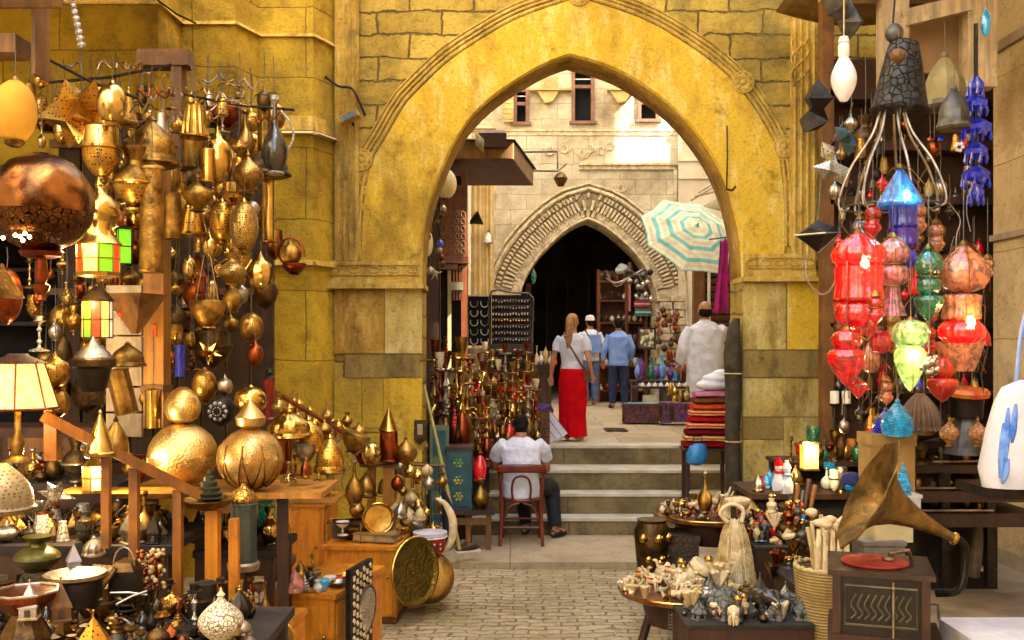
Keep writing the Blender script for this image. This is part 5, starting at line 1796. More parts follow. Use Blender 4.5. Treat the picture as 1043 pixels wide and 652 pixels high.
rankyx(clut2, 'small old vessel, # in the @ row on the low table')
clut3 = []
scatter(12, (-5, 108), (5.5, 5.8), 1.32, (.07, .14), clut3, rn, mats_, kk)
rank(clut3, 'dim old vessel, # on the high shelf table')
clut4 = []
scatter(10, (200, 278), (5.35, 5.7), .98, (.07, .13), clut4, rn, [bronze, brass_o, brass, greenglass, glassdark], kk, asp=(1.3, 2.4))
rank(clut4, 'bronze bottle or lamp, # on the narrow table behind the rail')
clut5 = []
scatter(16, (125, 340), (5.15, 5.5), 1.365, (.05, .09), clut5, rn, [brass, brass_o, brass_c, copper_r], ['flask', 'pot', 'candlestick', 'bell', 'goblet'], asp=(1.2, 2))
for o in list(clut5):
 if 145 < o.location.x / o.location.y * 1000 + CX < 292:
  for c in list(o.children):
   bpy.data.objects.remove(c)
  bpy.data.objects.remove(o)
  clut5.remove(o)
rank(clut5, 'small brass vessel, # on the bench of the great globes')

clut6 = []
scatter(40, (-10, 190), (5.36, 5.44), 1.12, (.03, .06), clut6, rn, mats_, kk)
rankyx(clut6, 'tiny old vessel, # in the @ row behind the handrail table')
# ---------------- CENTRE LEFT: the hookah stall ----------------
t = T('stepped_stand', 'stepped wooden stand crowded with hookahs left of the steps', 'stand')
for D_, z, xa, xb in ((11.9, 1.42, 474, 548), (11.45, 1.22, 470, 550), (11.0, 1.02, 468, 552), (10.6, .84, 466, 500)):
 u = D_ / F
 g = MB(); g.box2(((xa - CX) * u, D_ - .2, z - .05), ((xb - CX) * u, D_ + .2, z)); g.build('tier', redwood, t, bevel=.006)
 g = MB(); g.box2(((xa - CX) * u + .02, D_ + .15, .3), ((xb - CX) * u - .02, D_ + .18, z - .052)); g.build('back_board', darkwood, t)
hk = []
hm = [(brass, copper_r, redglass), (brass, brass_o, copper_r), (copper_r, brass, brass_o), (brass, copper_r, bronze), (silver, copper_r, brass_o), (brass, brass_v[4], brass_o), (copper_r, ivory, bronze), (brass, silver, brass_o)]
protos = []
for i, (a, b, c) in enumerate(hm):
 t = V('hookah', 0, 0, 14, 66, 11, 'x', a, b, c, name='hookah', cat='hookah', group='hookahs crowded on the stepped stand', n=12)
 g = MB()
 s_ = 1 if i % 2 else -1
 g.tube(catmull([(0, 0, .3), (s_ * .06, -.03, .34), (s_ * .09, -.04, .22), (s_ * .07, -.05, .08), (s_ * .05, -.06, .02)], 12), .009, 6)
 g.build('hose', rn.choice([copper_r, brass, darkmetal]), t)
 protos.append(t)
rn = random.Random(9)
first = set()
def puthk(x, y, D, hpx, lst=hk):
 i = rn.randrange(len(protos))
 loc = P(x, y, D)
 s = hpx * D / (66 * 11)
 if i not in first:
  first.add(i)
  o = protos[i]
  o.location = loc
  o.rotation_euler = (0, 0, rn.uniform(0, 6))
  o.scale = (s, s, s)
 else:
  o = copy_tree(protos[i], loc=loc, rz=rn.uniform(0, 6), scale=s)
 lst.append(o)
for row, (D, z, x0_, x1_, n_, hh) in enumerate(((11.85, 1.42, 478, 546, 10, 52), (11.4, 1.22, 474, 548, 10, 56), (10.95, 1.02, 470, 552, 9, 60))):
 for k in range(n_):
  x = x0_ + (x1_ - x0_) * (k + rn.uniform(.3, .7)) / n_
  Dk = D + rn.uniform(-.1, .1)
  puthk(x, HY + (CAMZ - z) / Dk * F, Dk, hh * rn.uniform(.8, 1.15))
for k in range(4):
 puthk(472 + k * 8, HY + (CAMZ - .84) / 10.6 * F, 10.6 + rn.uniform(-.08, .08), 66)
rankyx(hk, 'brass and red hookah, # in the @ row of the stepped stand')
# tall cluster at the jamb
tallhk = []
t = T('tall_stand', 'dark narrow stand carrying the tallest hookahs beside the jamb', 'stand', P(456, 460, 10.3))
g = MB(); g.box2((-.22, -.15, -.03), (.26, .25, 0)); g.build('top', darkwood, t)
g = MB(); g.box2((-.2, -.12, -.95), (.24, .22, -.031)); g.build('body', darkwood, t)
for k in range(7):
 D = 10.2 + rn.uniform(-.05, .3)
 puthk(443 + k * 5.5, HY + (CAMZ - .967) / D * F, D, rn.uniform(80, 118), tallhk)
for o in tallhk:
 o['group'] = 'tall hookahs beside the left jamb'
rank(tallhk, 'tall hookah, # of those beside the left jamb of the arch')
# strings of metal baubles above the stand
st = []
for k in range(13):
 x = 440 + (k % 8) * 5.5 + rn.uniform(-2, 2)
 y = rn.uniform(345, 400) if k < 8 else rn.uniform(400, 430)
 t = T('bauble_string', 'x', 'ornament', P(x, y + 14, 10.05 + rn.uniform(0, .3)), group='strings of baubles beside the left jamb')
 m_ = rn.choice([copper_r, redglass, brass, silver, darkmetal])
 for j in range(5):
  g = MB(); g.ball((rn.uniform(-.012, .012), 0, j * .04), rn.uniform(.014, .024), 8); g.build('bauble', m_, t)
 g = MB(); g.tube([(0, 0, 0), (0, 0, .2), (0, 0, .4)], .002, 4); g.build('cord', darkmetal, t)
 st.append(t)
rankyx(st, 'string of small baubles, # in the @ row beside the left jamb')
# small goods between hookahs
sm_ = []
for k in range(40):
 row = rn.randrange(3)
 D, z = ((11.72, 1.42), (11.28, 1.22), (10.84, 1.02))[row]
 x = rn.uniform(474, 550)
 w = rn.uniform(5, 9)
 y1 = HY + (CAMZ - z) / D * F
 mm = rn.choice([redglass, brass, copper_r, silver, ivory, brass_o, ivory2, brass])
 sm_.append(V(rn.choice(['flask', 'pot', 'goblet', 'bell', 'drop']), x - w / 2, y1 - w * rn.uniform(1.4, 2.6), x + w / 2, y1, D, 'x', mm, brass, mm, name='small_bottle', cat='bottle', group='small bottles between the hookahs', n=10))
rankyx(sm_, 'small bottle, # in the @ row between the hookahs')

# teal painted cabinet, bench, pot with hookah
t = T('painted_cabinet', 'teal painted cabinet with green and gold ornament beside the left jamb', 'cabinet', P(467, 520, 9.75))
teal = mat('teal_paint', S(40, 84, 84), S(28, 62, 70), sc=12, rough=.5)
g = MB(); g.box2((-.12, 0, 0), (.13, .3, .6)); g.build('carcass', teal, t, bevel=.008)
g = MB(); g.box2((-.135, -.015, .6), (.145, .31, .63)); g.build('top', darkwood, t, bevel=.004)
g = MB(); g.box2((-.095, -.012, .04), (.105, .002, .56)); d_ = g.build('door', teal, t, bevel=.006)
g = MB()
for cx_, cz_ in ((0, .47), (0, .3), (0, .14)):
 for k in range(6):
  a = k * PI / 3
  g.ball((cx_ + .035 * math.cos(a), -.014, cz_ + .035 * math.sin(a)), (.014, .006, .014), 6)
 g.ball((cx_, -.014, cz_), (.018, .007, .018), 6)
g.build('painted_flowers', mat('flower_green', S(70, 130, 60), S(170, 150, 60), sc=20, lo=.5, hi=.52), d_)
t = T('painted_screen', 'tall weathered teal door panel leaning against the inner jamb', 'panel', P(447, 545, 9.85))
g = MB(); g.box2((-.09, 0, 0), (.1, .04, 1.1)); g.build('board', mat('teal_old', S(74, 104, 84), S(110, 110, 70), sc=10, rough=.7), t, bevel=.006)
for z in (.1, .45, .8):
 g = MB(); g.box2((-.06, -.012, z), (.07, 0, z + .25)); g.build('raised_panel', teal, t, bevel=.006)
t = T('low_bench', 'low dark bench under the teal cabinet', 'bench', P(477, 524, 9.7))
g = MB(); g.box2((-.25, -.05, 0), (.26, .35, .035)); g.build('top', darkwood, t, bevel=.004)
for x in (-.2, .0, .2):
 for y in (0, .3):
  g = MB(); g.box2((x - .025, y - .02, -.35), (x + .025, y + .02, -.001)); g.build('leg', oldwood, t, bevel=.003)
g = MB(); g.box2((-.2, -.03, -.1), (.2, -.02, -.03)); g.build('apron', oldwood, t)
V('pot', 480, 488, 499, 520, 9.8, 'old brass pot on the low bench', brass_o, name='brass_pot', cat='pot')
o = V('hookah', 481, 412, 497, 490, 9.85, 'tall copper and red hookah rising out of the old brass pot', copper_r, brass, redglass, name='hookah', cat='hookah')
g = MB(); a, b = P(432, 392, 9.2), P(468, 560, 9.0); g.tube([(0, 0, 0), (b - a) * .5 + Vector((.01, 0, 0)), b - a], [.012, .015, .018], 8)
tag(g.build('bamboo_stick', mat('bamboo', S(170, 160, 90), S(140, 124, 64), rough=.5), loc=a), 'pale bamboo stick leaning against the left jamb', 'stick')
t = T('shoe', 'dark shoe left at the end of the low stone step', 'shoe', P(476, 562, 9.2), rz=.5)
g = MB(); g.loft([((-.12, 0, .035), .0, .0), ((-.11, 0, .035), .03, .04)], 6)
g = MB(); g.ball((0, 0, .04), (.13, .045, .04), 12); g.ball((-.05, 0, .07), (.055, .04, .05), 10); g.build('upper', darkwood, t)
g = MB(); g.box((0, 0, .008), (.25, .08, .016)); g.build('sole', white, t, bevel=.005)

# ---------------- jewellery boards ----------------
t = T('jewellery_board', 'black board hung with silver necklaces left of the courtyard arch', 'display board', P(489, 352, 13.2))
g = MB(); g.box2((-.16, 0, 0), (.15, .03, .66)); g.build('panel', mat('black_velvet', S(22, 20, 22), rough=.95), t, bevel=.004)
for j in range(5):
 for i in range(2):
  g = MB()
  cx_, cz_, r = -.08 + i * .14, .57 - j * .125, .05
  g.tube([(cx_ + r * math.cos(a), -.012, cz_ + r * 1.1 * math.sin(a)) for a in [PI * (.15 - 1.3 * k / 12) for k in range(13)]], .007 + .003 * (i + j) % 2 * .01, 6)
  g.build('necklace', white if (i + j) % 3 else silver, t)
g = MB(); g.box2((-.17, -.01, .66), (.16, .04, .68)); g.build('top_rail', steelpale, t)
t = T('earring_rack', 'tall rack of silver earrings in rows left of the courtyard arch', 'display rack', P(520, 382, 13.0))
g = MB(); g.box2((-.25, .03, .36), (.26, .05, 1.06)); g.build('panel', mat('dark_velvet', S(46, 26, 22), rough=.95), t)
rr_ = random.Random(2)
for j in range(8):
 g = MB()
 g.tube([(-.25, -.0, 1.0 - j * .085), (.26, 0, 1.0 - j * .085)], .005, 5)
 g.build('row_rail', iron, t)
 g = MB()
 for i in range(13):
  g.ball((-.23 + i * .038, -.008, .975 - j * .085 + rr_.uniform(-.008, .008)), (.011, .008, .017), 6)
 tag(g.build('earring_row', [silver, silver, white, brass, silver][j % 5], t))['kind'] = 'stuff'
g = MB(); g.tube(catmull([(-.27, 0, -.6), (-.27, 0, .4), (-.27, 0, 1.08), (0, 0, 1.09), (.27, 0, 1.07), (.3, 0, .95), (.29, 0, .4), (.31, 0, -.6)], 40), .012, 6); g.build('frame', iron, t)
t = T('slatted_screen', 'cream slatted panel under the necklace board', 'panel', P(489, 382, 13.1))
for k in range(4):
 g = MB(); g.box2((-.17, 0, .005 + k * .09), (.15, .02, .085 + k * .09)); g.build('slat', palewood, t, bevel=.004)
t = T('cup_shelf', 'small shelf with rows of dark and cream cups under the earring rack', 'shelf', P(517, 384, 12.6))
for k in range(4):
 g = MB(); g.box2((-.24, 0, -.02 + k * .1), (.24, .15, -.008 + k * .1)); g.build('board', darkwood, t)
g = MB(); g.box2((-.25, .15, -.3), (.25, .17, .42)); g.build('back', darkwood, t)
cps = []
for j in range(4):
 for i in range(6):
  o = V('goblet' if (i + j) % 3 == 0 else 'bowl', 0, 0, 5.4, 5.2, 12.65, 'x', [ivory, ivory2, silver, brass][(i + j * 2) % 4], name='cup', cat='cup', group='cups on the small shelf under the earring rack', n=10)
  o.location = P(501.5 + i * 4.2 if i < 4 else 504 + i * 5, 384 + 1.0, 12.66) + Vector((0, 0, .006 + j * .1))
  cps.append(o)
rankyx(cps, 'small cup, # in the @ row of the shelf under the earring rack')
V('vase', 488, 374, 510, 403, 11.6, 'round-bellied brass vase among the hookahs', brass_o, name='brass_vase', cat='vase')
t = T('wooden_box', 'plain wooden box on the stand below the cup shelf', 'box', P(529, 393, 12.2))
g = MB(); g.box2((-.19, 0, 0), (.2, .25, .14)); g.build('body', redwood, t, bevel=.005)
g = MB(); g.box2((-.2, -.01, .14), (.21, .26, .165)); g.build('lid', oldwood, t, bevel=.004)
t = T('brown_crate', 'brown wooden crate behind the woman in red', 'crate', P(548, 454, 11.7))
g = MB(); g.box2((-.14, 0, 0), (.14, .3, .4)); g.build('body', redwood, t, bevel=.006)
for z in (.1, .2, .3):
 g = MB(); g.box2((-.143, -.008, z), (.143, -.001, z + .012)); g.build('batten', darkwood, t)
t = T('purple_cloth', 'purple folded cloth on the brown crate', 'cloth', P(548, 419, 11.7))
g = MB(); g.grid(lambda a, b: (-.15 + .3 * a, .02 + .26 * b, .02 + .05 * math.sin(a * 7 + b * 3) * .5 + .03), 14, 8); g.build('fold', mat('purple', S(88, 40, 130), rough=.9), t, thick=.012)
for k in range(3):
 t = T('picture_print', ['white framed print leaning lowest beside the brown crate', 'white framed print leaning in the middle of three beside the crate', 'white framed print leaning farthest right beside the red skirt'][k], 'print', P(563 + k * 6, 450 - k * 3, 11.75 + k * .06), rot=(R(-12), R(-38), 0))
 g = MB(); g.box2((-.05, 0, 0), (.05, .012, .34)); g.build('sheet', whitecloth, t)
 g = MB(); g.tube([(-.05, 0, 0), (.05, 0, 0), (.05, 0, .34), (-.05, 0, .34)], .006, 4, closed=True); g.build('frame', copper_r, t)
t = T('book_row', 'open tan book standing on the corner of the stand near the red skirt', 'book', P(540, 403, 12.0), rz=.4)
g = MB(); g.add([(-.1, 0, 0), (0, -.03, 0), (.1, 0, 0), (-.13, 0, .16), (-.02, -.03, .17), (.1, 0, .16)], [(0, 1, 4, 3), (1, 2, 5, 4)]); g.build('pages', palewood, t, thick=.015)
# dark pedestal with small figures beside the arch opening
t = T('pedestal', 'dark pedestal with small pale figures beside the courtyard arch', 'pedestal', P(554, 420, 15.5))
g = MB(); g.lathe([(.16, .0), (.15, .05), (.12, .1), (.11, .65), (.17, .72), (.17, .76)], 14); g.build('column', darkwood, t)
its = []
for k in range(5):
 its.append(V(['flask', 'pot', 'drop', 'flask', 'bell'][k], 544 + k * 4.5, 352 + (k % 2) * 6, 549.5 + k * 4.5, 372, 15.4, 'x', [ivory, white, ivory2, ivory, redglass][k], name='figurine', cat='figurine', group='small pale figures on the dark pedestal', n=10))
rank(its, 'small pale figure, # on the dark pedestal beside the courtyard arch')

# ---------------- shop front on the courtyard's left ----------------
t = T('carved_shopfront', 'dark carved wooden shopfront with a wide box awning behind the left jamb', 'shopfront')
u = .012
g = MB(); g.box2(((440 - CX) * u - .4, 12.0, .9), ((447 - CX) * u, 12.2, 4.2)); g.build('post', darkwood, t, bevel=.01)
g = MB(); g.box2(((470 - CX) * u, 11.95, .9), ((476 - CX) * u, 12.15, 4.2)); g.build('post', redwood, t, bevel=.01)
g = MB(); g.box2(((456 - CX) * u, 11.98, .9), ((459.5 - CX) * u, 12.1, 3.0)); g.build('post', mat('cream_post', S(190, 170, 110)), t, bevel=.006)
g = MB(); g.box2(((447 - CX) * u, 12.3, .9), ((470 - CX) * u, 12.34, 4.2)); g.build('back_board', dark, t)
# mashrabiya panel
px0, px1 = (450 - CX) * u, (475 - CX) * u
g = MB(); g.box2((px0, 11.90, CAMZ + (350 - 262) * u), (px1, 11.94, CAMZ + (350 - 190) * u)); g.build('carved_panel', redwood, t, bevel=.006)
g = MB()
for j in range(9):
 for i in range(4):
  cx_, cz_ = px0 + .04 + i * .075, CAMZ + 1.12 + j * .09
  g.tube([(cx_ + .028 * math.cos(a), 11.893, cz_ + .034 * math.sin(a)) for a in [q * PI / 4 for q in range(8)]], .008, 4, closed=True)
tag(g.build('lattice', oldwood, t))['kind'] = 'stuff'
g = MB(); g.box2((px0 - .03, 11.86, CAMZ + (350 - 269) * u), (px1 + .03, 11.96, CAMZ + (350 - 262.5) * u)); g.build('ledge', redwood, t, bevel=.006)
g = MB(); g.box2((px0 - .03, 11.88, CAMZ + (350 - 275) * u), (px1 - .1, 11.97, CAMZ + (350 - 270) * u))
for k in range(4):
 g.box2(((462 + k * 3 - CX) * u, 11.9, CAMZ + 44 * u), ((463.5 + k * 3 - CX) * u, 11.93, CAMZ + 78 * u))
g.build('grille', redwood, t)
g = MB(); g.box2(((458 - CX) * u, 11.88, CAMZ + (350 - 296) * u), ((472 - CX) * u, 11.95, CAMZ + (350 - 288) * u)); g.build('signboard', mat('grey_sign', S(150, 150, 120)), t, bevel=.004)
# box awning
aw = T('box_awning', 'brown wooden box awning with a dark red underside', 'awning')
A0, A1 = P(520, 162, 11.7), P(541, 187, 13.55)
zb = A0.z
g = MB()
g.add([(-1.6, 11.7, zb), (A0.x, 11.7, zb), (A1.x, 13.55, zb - .02), (-1.6, 13.55, zb - .02), (-1.6, 11.7, zb + .02), (A0.x, 11.7, zb + .02), (A1.x, 13.55, zb + .0), (-1.6, 13.55, zb + .0)],
  [(0, 1, 2, 3), (4, 7, 6, 5), (0, 4, 5, 1), (1, 5, 6, 2), (2, 6, 7, 3), (3, 7, 4, 0)])
g.build('soffit', mat('soffit_red', S(96, 34, 24), S(74, 26, 18), rough=.6), aw, smooth=False)
g = MB()
g.add([(-1.6, 11.68, zb + .005), (A0.x, 11.68, zb + .005), (A0.x, 11.68, zb + .21), (-1.6, 11.68, zb + .21), (-1.6, 11.72, zb + .005), (A0.x, 11.72, zb + .005), (A0.x, 11.72, zb + .21), (-1.6, 11.72, zb + .21)],
  [(0, 1, 2, 3), (4, 7, 6, 5), (3, 2, 6, 7), (0, 4, 5, 1), (1, 5, 6, 2)])
g.add([(A0.x + .002, 11.68, zb), (A1.x + .002, 13.55, zb - .02), (A1.x + .002, 13.55, zb + .2), (A0.x + .002, 11.68, zb + .21), (A0.x + .03, 11.68, zb), (A1.x + .03, 13.55, zb - .02), (A1.x + .03, 13.55, zb + .2), (A0.x + .03, 11.68, zb + .21)],
  [(0, 1, 2, 3), (7, 6, 5, 4), (0, 4, 5, 1), (3, 2, 6, 7), (0, 3, 7, 4)])
g.build('fascia', mat('fascia_wood', S(150, 110, 50), S(124, 86, 40), rough=.6, pattern='wood', psc=10), aw, smooth=False)
g = MB()
g.add([(-1.6, 11.62, zb + .22), (A0.x + .05, 11.62, zb + .22), (A1.x + .08, 13.6, zb + .21), (-1.6, 13.6, zb + .21), (-1.2, 12.4, zb + .4), (A0.x - .2, 12.4, zb + .4)],
  [(0, 1, 5, 4), (1, 2, 5), (2, 3, 4, 5), (3, 0, 4), (0, 3, 2, 1)])
g.build('roof', darkmetal, aw, smooth=False)
g = MB(); g.box2(P(487, 150, 11.6), P(516, 138, 11.75)); g.build('shadow_box', darkwood, aw, bevel=.006)  # dark wooden box on top of the awning
g = MB(); a = P(484, 148, 11.55); g.add([a, P(492, 156, 11.5), P(492, 142, 11.5), P(484, 134, 11.55)], [(0, 1, 2, 3)]); g.build('side_flap', mat('flap', S(190, 180, 140)), aw, thick=.02)
g = MB(); g.box2(P(490, 138, 11.62), P(514, 134, 11.7)); g.build('white_edge', whitecloth, aw, bevel=.006)
for k, lb in enumerate(('round white paper lantern under the awning, nearest the jamb', 'round white paper lantern half hidden lower behind the left jamb')):
 b_ = ((444, 172, 465, 203), (429, 234, 441, 262))[k]
 V('globe', *b_, 10.6, lb, mat('paper_white', S(226, 216, 180), S(206, 190, 140), rough=.7), iron, name='paper_lantern', cat='lantern', mod=ribs(12, .05), hang=20)
star(434, 256, 453, 300, 10.4, 'white star shaped lantern hanging by the left jamb', mat('star_white', S(216, 206, 160), rough=.6), spikes=9, seed=6, inner=.28, hang=20)
bb = []
for k in range(10):
 x, y = 436 + rn.uniform(0, 16), 212 + k * 7
 bb.append(V('drop', x - 3, y - 4, x + 3, y + 5, 10.3, 'x', rn.choice([bronze, silver, copper_r, cobalt]), name='hanging_trinket', cat='ornament', group='dark trinkets strung by the left jamb', n=8, hang=10))
rankyx(bb, 'tiny dark hanging trinket, # in the @ row by the left jamb')
# wall lamps
t = T('wall_lamp', 'small white wall lamp on the yellow pilaster', 'wall lamp', P(497, 250, 19.2))
g = MB(); g.lathe([(.05, 0), (.1, .05), (.07, .2), (.03, .25)], 12); g.build('shade', whitemetal, t)
g = MB(); g.tube([(0, 0, .25), (0, .1, .3), (0, .2, .28)], .015, 6); g.build('arm', iron, t)
t = T('wall_speaker', 'small dark horn speaker on the yellow pilaster', 'speaker', P(480, 226, 13.4))
g = MB(); g.lathe([(.03, 0), (.1, .12), (.1, .14)], 12, M=Matrix.Rotation(R(65), 4, 'Y')); g.build('horn', iron, t)
g = MB(); g.box((0, .04, 0), (.04, .08, .05)); g.build('bracket', iron, t)
t = T('bracket_lantern', 'small street lantern on a thin square iron bracket across the courtyard', 'lantern')
D_ = 18.9
g = MB(); g.tube([P(528, 155, 19.4), P(568, 154.5, D_), P(568, 172, D_)], .02, 6); g.tube([P(541, 174, 19.4), P(568, 174.5, D_), P(577, 167, 19.2)], .018, 6); g.build('bracket', iron, t)
g = MB(); c_ = P(571, 190, D_); g.lathe([(.06, 0), (.12, .12), (.14, .16), (.08, .24), (.02, .28)], 6, M=Matrix.Translation(c_)); g.build('lamp_head', bronze, t, smooth=False)
V('drop', 541, 272, 546, 290, 13.0, 'tiny green bottle hung above the earring rack', greenglass, name='green_bottle', cat='bottle', hang=10)
g = MB(); g.box2(P(473, 330, 12.9), P(477, 272, 13.0)); tag(g.build('wall_plaque', redwood, bevel=.005), 'narrow red-brown plaque left of the necklace board', 'plaque')

# ---------------- CENTRE: far shop inside and beside the small arch ----------------
fs_ = T('far_shop_shelving', 'wooden shelving full of small goods at the far shop under the small arch', 'shelving', P(641, 412, 20.0))
w_ = .62
for z in (.25, .75, 1.2, 1.65, 2.1, 2.5):
 g = MB(); g.box2((-w_, .1, z), (w_, .4, z + .03)); g.build('board', redwood, fs_)
for x in (-w_, -.05, .35, w_):
 g = MB(); g.box2((x - .03, .06, 0), (x + .03, .42, 2.75)); g.build('upright', redwood, fs_)
g = MB(); g.box2((-w_, .42, 0), (w_, .45, 2.75)); g.build('back', mat('shop_back', S(120, 74, 50), S(90, 60, 44), rough=.8), fs_)
g = MB(); g.box2((-.02, .0, 1.9), (-.0 + .03, .06, 2.9)); g.build('pole', mat('pink_pole', S(200, 130, 120)), fs_)
its = []
rn = random.Random(12)
for j, z in enumerate((.28, .78, 1.23, 1.68, 2.13, 2.53)):
 for i in range(10):
  x = 612 + i * 5.8 + rn.uniform(-1, 1)
  w = rn.uniform(4, 6)
  o = V(rn.choice(['pot', 'bell', 'flask', 'drop', 'bowl']), 0, 0, w, w * rn.uniform(1, 2), 20.1, 'x', rn.choice([white, ivory, redwood, copper_r, brass, silver, darkmetal, oldwood, bronze]), name='shelf_item', cat='ornament', group='small goods on the far shop shelves', n=8)
  o.location = Vector(((x - CX) * .0202, 20.17, fs_.location.z + z + .003))
  its.append(o)
rankyx(its, 'small item, # in the @ row of the far shop shelves')
for k, (xa, ya, xb, yb, c_, lb) in enumerate(((646, 306, 663, 313, S(190, 60, 60), 'red and white box sign high in the far shop'), (647, 314, 663, 322, S(60, 130, 120), 'teal box sign under the red one in the far shop'), (627, 270, 642, 280, S(220, 226, 230), 'white bundle hung at the top of the far shop'), (650, 298, 660, 305, S(200, 220, 230), 'pale blue box above the red sign in the far shop'))):
 t = T('box_sign' if k != 2 else 'white_bundle', lb, 'sign' if k != 2 else 'bundle', P((xa + xb) / 2, yb, 19.9))
 g = MB(); w = (xb - xa) * .0199 / 2; h = (yb - ya) * .0199
 if k == 2:
  for q in range(7):
   g.ball((rn.uniform(-w, w), rn.uniform(-.05, .05), rn.uniform(0, h)), rn.uniform(.05, .09), 8)
 else:
  g.box2((-w, 0, 0), (w, .08, h))
 g.build('body', mat('sign%d' % k, c_, rough=.5), t, bevel=.006 if k != 2 else 0)
 g = MB(); g.box2((-w, -.006, h * .4), (w, -.001, h * .6)); g.build('stripe', white, t)
# dark bunches hanging
bb = []
for k in range(16):
 x, y = rn.uniform(640, 664), rn.uniform(276, 305)
 bb.append(V('drop', x - 3, y - 4, x + 3, y + 4, 19.3, 'x', rn.choice([darkmetal, bronze, silver, iron]), name='dark_bell', cat='bell', group='dark bells hanging in the small arch', n=8, hang=5))
rankyx(bb, 'small dark bell, # in the @ row hanging in the small arch')
for k in range(3):
 g = MB(); L_ = catmull([P(617, 283 - k * 4, 19.6), P(628, 288 + k * 2, 19.6), P(645, 280, 19.6), P(665, 268 + k * 8, 19.6)], 16); g.tube([p - L_[0] for p in L_], .012, 5)
 tag(g.build('cable', steelpale, loc=L_[0]), ['topmost sagging cable in the small arch', 'middle sagging cable in the small arch', 'lowest sagging cable in the small arch'][k], 'cable')
# picture with white horse-like blotch -> plain framed relief
t = T('framed_picture', 'dark framed picture with a pale abstract shape at the far shop', 'picture', P(659, 356, 18.8))
g = MB(); g.box2((-.17, 0, 0), (.17, .03, .42)); g.build('frame', darkwood, t, bevel=.006)
g = MB(); g.box2((-.135, -.006, .04), (.135, -.001, .38)); g.build('picture', mat('picture_field', S(96, 84, 40), S(220, 210, 170), sc=9, lo=.5, hi=.55, rough=.6), t)
# leather goods hung on the stone jamb
bb = []
for k in range(30):
 x, y = rn.uniform(668, 692), rn.uniform(310, 372)
 bb.append(V(rn.choice(['drop', 'bell', 'pot']), x - 3.2, y - 4.5, x + 3.2, y + 4.5, 18.7, 'x', rn.choice([redwood, darkwood, copper_r, oldwood]), name='leather_pouch', cat='pouch', group='brown pouches hung on the right jamb of the small arch', n=8, hang=4))
rankyx(bb, 'small brown pouch, # in the @ row hung on the right stone jamb')
# display table with white domes
t = T('glass_counter', 'dark-framed counter with white domes on top in front of the far shop', 'counter', P(674, 436, 15.6))
g = MB(); g.box2((-.42, 0, .62), (.5, .4, .66)); g.build('top', darkwood, t)
for x in (-.4, -.02, .48):
 g = MB(); g.box2((x - .02, -.0, -.1), (x + .02, .03, .62)); g.build('upright', darkwood, t)
g = MB(); g.box2((-.3, .01, .06), (-.08, .04, .52)); g.build('cream_panel', mat('cream_panel', S(214, 204, 170)), t)
g = MB(); g.box2((.02, .05, .0), (.46, .08, .6)); g.build('back_panel', mat('grey_green', S(110, 104, 80), S(80, 80, 60)), t)
its = []
for k in range(8):
 its.append(V('bell', 652 + k * 6.2, 389, 657.5 + k * 6.2, 396, 15.65, 'x', white, name='white_dome', cat='ornament', group='white domes on the dark counter', n=12))
rank(its, 'small white dome, # on the dark counter')
its = []
for k in range(14):
 x = 648 + rn.uniform(0, 50)
 its.append(V(rn.choice(['flask', 'drop', 'pot', 'bell']), x - 4, 372 - rn.uniform(0, 10), x + 4, 388, 16.2, 'x', rn.choice([mat('violet', S(110, 60, 130)), turq, bluecloth, copper_r, mat('violet', S(110, 60, 130)), greenglass]), name='coloured_bottle', cat='bottle', group='coloured bottles behind the white domes', n=10))
rank(its, 'coloured bottle, # behind the white domes')
its = []
for k in range(9):
 x = 680 + rn.uniform(0, 20)
 y = 400 + rn.uniform(0, 26)
 its.append(V(rn.choice(['flask', 'vase', 'bell']), x - 4, y - 12, x + 4, y + 2, 15.4, 'x', rn.choice([ivory2, brass, ivory]), name='pale_statuette', cat='ornament', group='pale ornaments inside the dark counter', n=10))
rankyx(its, 'pale ornament, # in the @ row inside the dark counter')
t = T('counter_back', 'dark wooden trestle behind the coloured bottles', 'trestle', P(674, 440, 16.1))
g = MB(); g.box2((-.5, 0, .8), (.6, .4, .84)); g.build('top', darkwood, t)
for x in (-.45, .05, .55):
 g = MB(); g.box2((x - .03, .05, .0), (x + .03, .3, .8)); g.build('leg', darkwood, t)
